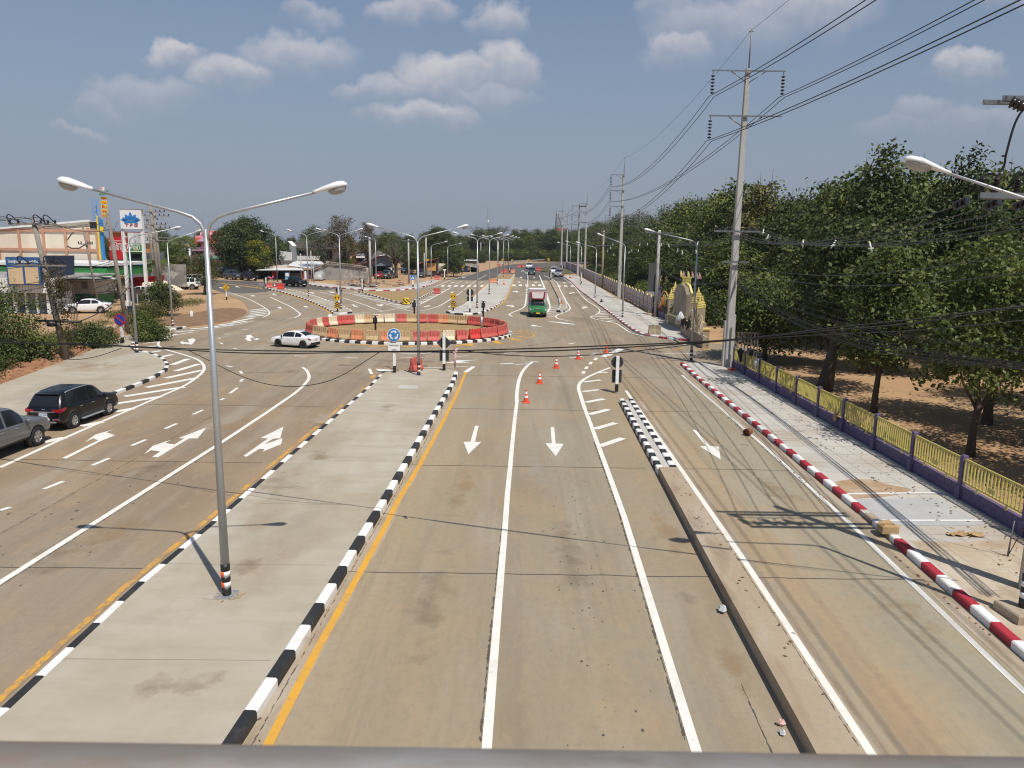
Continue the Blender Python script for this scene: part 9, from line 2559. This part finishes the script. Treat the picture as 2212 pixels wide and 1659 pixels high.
for k, (x, y, cols_) in enumerate(((662, 360, 0), (715, 370, 1), (805, 370, 0), (890, 375, 1), (985, 400, 1), (1035, 400, 1))):
 p = V('S', x, y + 90, 75)
 t = thing('flag', ('yellow flag on the left end of the flag row above the monument', 'striped red white and blue flag, second in the row above the monument', 'yellow flag behind the golden crest of the monument', 'striped flag just left of the lamp pole above the monument', 'striped flag just right of the lamp pole above the monument', 'rightmost drooping striped flag above the monument')[k], 'flag', (p.x, p.y, p.z - .35))
 t.scale = (.42, .42, .40)
 part(t, 'pole', m_steel, lambda mb: mb.tube([(0, 0, -.4), (-.15 + .08 * k, 0, 3.2)], .025, 5))
 q = random.Random(k)
 hs = 1.5
 n = 6
 for j in range(1 if cols_ == 0 else 5):
  mm = m_gold if cols_ == 0 else (m_red, m_white, m_dblue, m_white, m_red)[j]
  def cloth_(mb):
   w0, w1 = (0, .75) if cols_ == 0 else (.15 * j, .15 * j + .15)
   for i in range(n):
    z1, z0 = 3.1 - hs * i / n, 3.1 - hs * (i + 1) / n
    s1, s0 = .03 * math.sin(i * 1.3), .03 * math.sin((i + 1) * 1.3)
    f1, f0 = .35 + .65 * i / n, .35 + .65 * (i + 1) / n
    mb.poly([(-.1 + .07 * k + w0 * f1, s1, z1), (-.1 + .07 * k + w0 * f0, s0, z0), (-.1 + .07 * k + w1 * f0, s0 + .1 * w1, z0 - .1), (-.1 + .07 * k + w1 * f1, s1 + .1 * w1, z1 - .1)])
  part(t, 'cloth' if cols_ == 0 else 'stripe', mm, cloth_)
t = thing('arched_fence', 'long pale pink fence of arched panels between purple posts along the far pavement', 'fence')
fx = lambda y: 16.55 + .004 * (y - 88)
Yp = [92 + 2.95 * k for k in range(38)]
for y in Yp:
 part(t, 'post', m_purple, lambda mb: (mb.box((fx(y), y, .95), (.26, .26, 1.9)), mb.box((fx(y), y, 2.02), (.32, .32, .22), 1, 0, .06)) if False else mb.box((fx(y), y, .95), (.17, .17, 1.9)))
m_archp = mat('arch_panel', (.50, .41, .36), .85, layers=[((.40, .31, .28), .8, .45, .7, I1, .7)])
for a, b in zip(Yp, Yp[1:]):
 def arch(mb):
  L_ = b - a - .3
  pr = [(0, 0), (L_, 0)] + [(L_ / 2 + L_ / 2 * math.cos(R(k)), 1.05 + .95 * math.sin(R(k))) for k in range(0, 181, 20)]
  mb.extrude(pr, (fx(a) - .05, a + .15, .1), (0, 1, 0), (.12, 0, 0), (0, 0, 1), 1)
 part(t, 'arched_panel', m_archp, arch)
 def crest(mb):
  L_ = b - a - .3
  mb.tube([(fx(a), a + .15 + L_ / 2 + L_ / 2 * math.cos(R(k)), 1.17 + .95 * math.sin(R(k))) for k in range(0, 181, 20)], .06, 5)
 if a < 150: part(t, 'arch_edge', m_paleyel, crest)
part(t, 'mid_rail', m_lpink, lambda mb: mb.tube([(fx(92) - .14, 92, .95), (fx(200) - .14, 200, .95)], .04, 5))
t = thing('lilac_wall', 'lilac wall turning towards the far junction beyond the arched fence', 'wall')
part(t, 'wall', m_lpink, lambda mb: mb.extrude([(0, 0), (40, 0), (40, 2.1), (0, 2.1)], (16.9, 201.5, 0), Vector((-.02, 1, 0)), (.3, 0, 0), (0, 0, 1), 1))
t = thing('arched_gate', 'orange and green arched gate beside a purple wall left of the monument', 'gate')
part(t, 'base_wall', m_purple, lambda mb: mb.extrude([(0, 0), (6.8, 0), (6.8, .75), (0, .75)], (16.35, 80.5, 0), (0, 1, 0), (.25, 0, 0), (0, 0, 1), 1))
part(t, 'gate_post', m_purple, lambda mb: (mb.box((16.4, 87.7, 1.6), (.55, .55, 3.2)), mb.box((16.4, 87.7, 3.25), (.7, .7, .14))))
for k in range(0, 16, 2): part(t, 'green_bar', m_gsign, lambda mb: mb.tube([(16.45, 81 + .38 * k, .75), (16.45, 81 + .38 * k, .8 + 2.1 * math.sin(math.pi * (.08 + .84 * k / 15)))], .035, 4))
for k in range(1, 16, 2): part(t, 'orange_bar', m_cone, lambda mb: mb.tube([(16.45, 81 + .38 * k, .75), (16.45, 81 + .38 * k, .7 + 2.0 * math.sin(math.pi * (.08 + .84 * k / 15)))], .03, 4))
part(t, 'arch_tube', m_orangew, lambda mb: mb.tube([(16.45, 83.9 + 3.0 * math.cos(R(a)), .8 + 2.25 * math.sin(R(a))) for a in range(0, 181, 12)], .07, 6))
t = thing('notice_hoarding', 'tall dark weathered hoarding on a steel ladder frame behind the pale pole', 'hoarding')
part(t, 'panel', mat('hoarding_dark', (.07, .07, .07), .8, layers=[((.20, .19, .18), .6, .5, .65, (1, 1, .3), .8)]), lambda mb: fbox(mb, 'E', 1262, 650, 1335, 985, 96, .3))
part(t, 'ladder_frame', m_steel, lambda mb: ([fbox(mb, 'E', x, 730, x + 5, 1010, 95.6, .15) for x in (1345, 1368)], [fbox(mb, 'E', 1345, 730 + 42 * k, 1372, 735 + 42 * k, 95.6, .1) for k in range(7)]))
part(t, 'base', m_greyw, lambda mb: fbox(mb, 'E', 1225, 965, 1345, 1015, 95.8, .8))
t = thing('school_building', 'low red roofed school building with a pale nameboard under the trees', 'building')
Ys = 92
part(t, 'roof', m_redw, lambda mb: mb.extrude([(V('F', 920, 0, Ys).x, V('F', 0, 1275, Ys).z), (V('F', 1480, 0, Ys).x, V('F', 0, 1275, Ys).z), (V('F', 1440, 0, Ys).x, V('F', 0, 1190, Ys).z), (V('F', 960, 0, Ys).x, V('F', 0, 1190, Ys).z)], (0, Ys, 0), (1, 0, 0), (0, 6, 0), (0, 0, 1), 1))
nb_ = part(t, 'nameboard', mat('faded_board', (.52, .55, .58), .7), lambda mb: fbox(mb, 'F', 1085, 1238, 1345, 1270, Ys - .3, .15))
part(t, 'wall', m_dark, lambda mb: fbox(mb, 'F', 930, 1275, 1470, 1420, Ys + .6, 5))
# ------------------------------------------------------------------ handrail of the footbridge
t = thing('footbridge_railing', 'grey dusty tube handrail of the footbridge along the bottom edge', 'railing')
d = ray('W', 1106, 1640)
k_ = .62 / d.y
ctr = Vector((d.x, d.y, d.z)) * k_ + Vector((0, 0, CAMH))
rad = .042
part(t, 'handrail', m_rail, lambda mb: mb.tube([(ctr.x + x, ctr.y + .0015 * x, ctr.z - rad * .55 - .018 - .003 * x) for x in (-8, -4, -2, -1, 0, 1, 2, 4, 8)], rad, 24))
part(t, 'lower_rail', m_rail, lambda mb: mb.tube([(-8, ctr.y, ctr.z - .5), (8, ctr.y, ctr.z - .5)], .025, 12))
for x in (-6.2, -4.2, -2.2, 2.2, 4.2, 6.2): part(t, 'post', m_rail, lambda mb: mb.tube([(x, ctr.y, ctr.z - 1.15), (x, ctr.y, ctr.z - .04)], .03, 12))
# ------------------------------------------------------------------ air
mb = MB()
mb.box((0, 420, 13.5), (1900, 1040, 30))
hm = bpy.data.materials.new('haze_air')
hm.use_nodes = True
nt = hm.node_tree
nt.nodes.clear()
o_ = nt.nodes.new('ShaderNodeOutputMaterial')
v_ = nt.nodes.new('ShaderNodeVolumePrincipled')
v_.inputs['Color'].default_value = (.80, .87, .96, 1)
v_.inputs['Density'].default_value = .00016
v_.inputs['Anisotropy'].default_value = .2
nt.links.new(v_.outputs[0], o_.inputs['Volume'])
mb.build('haze', hm, kind='stuff')
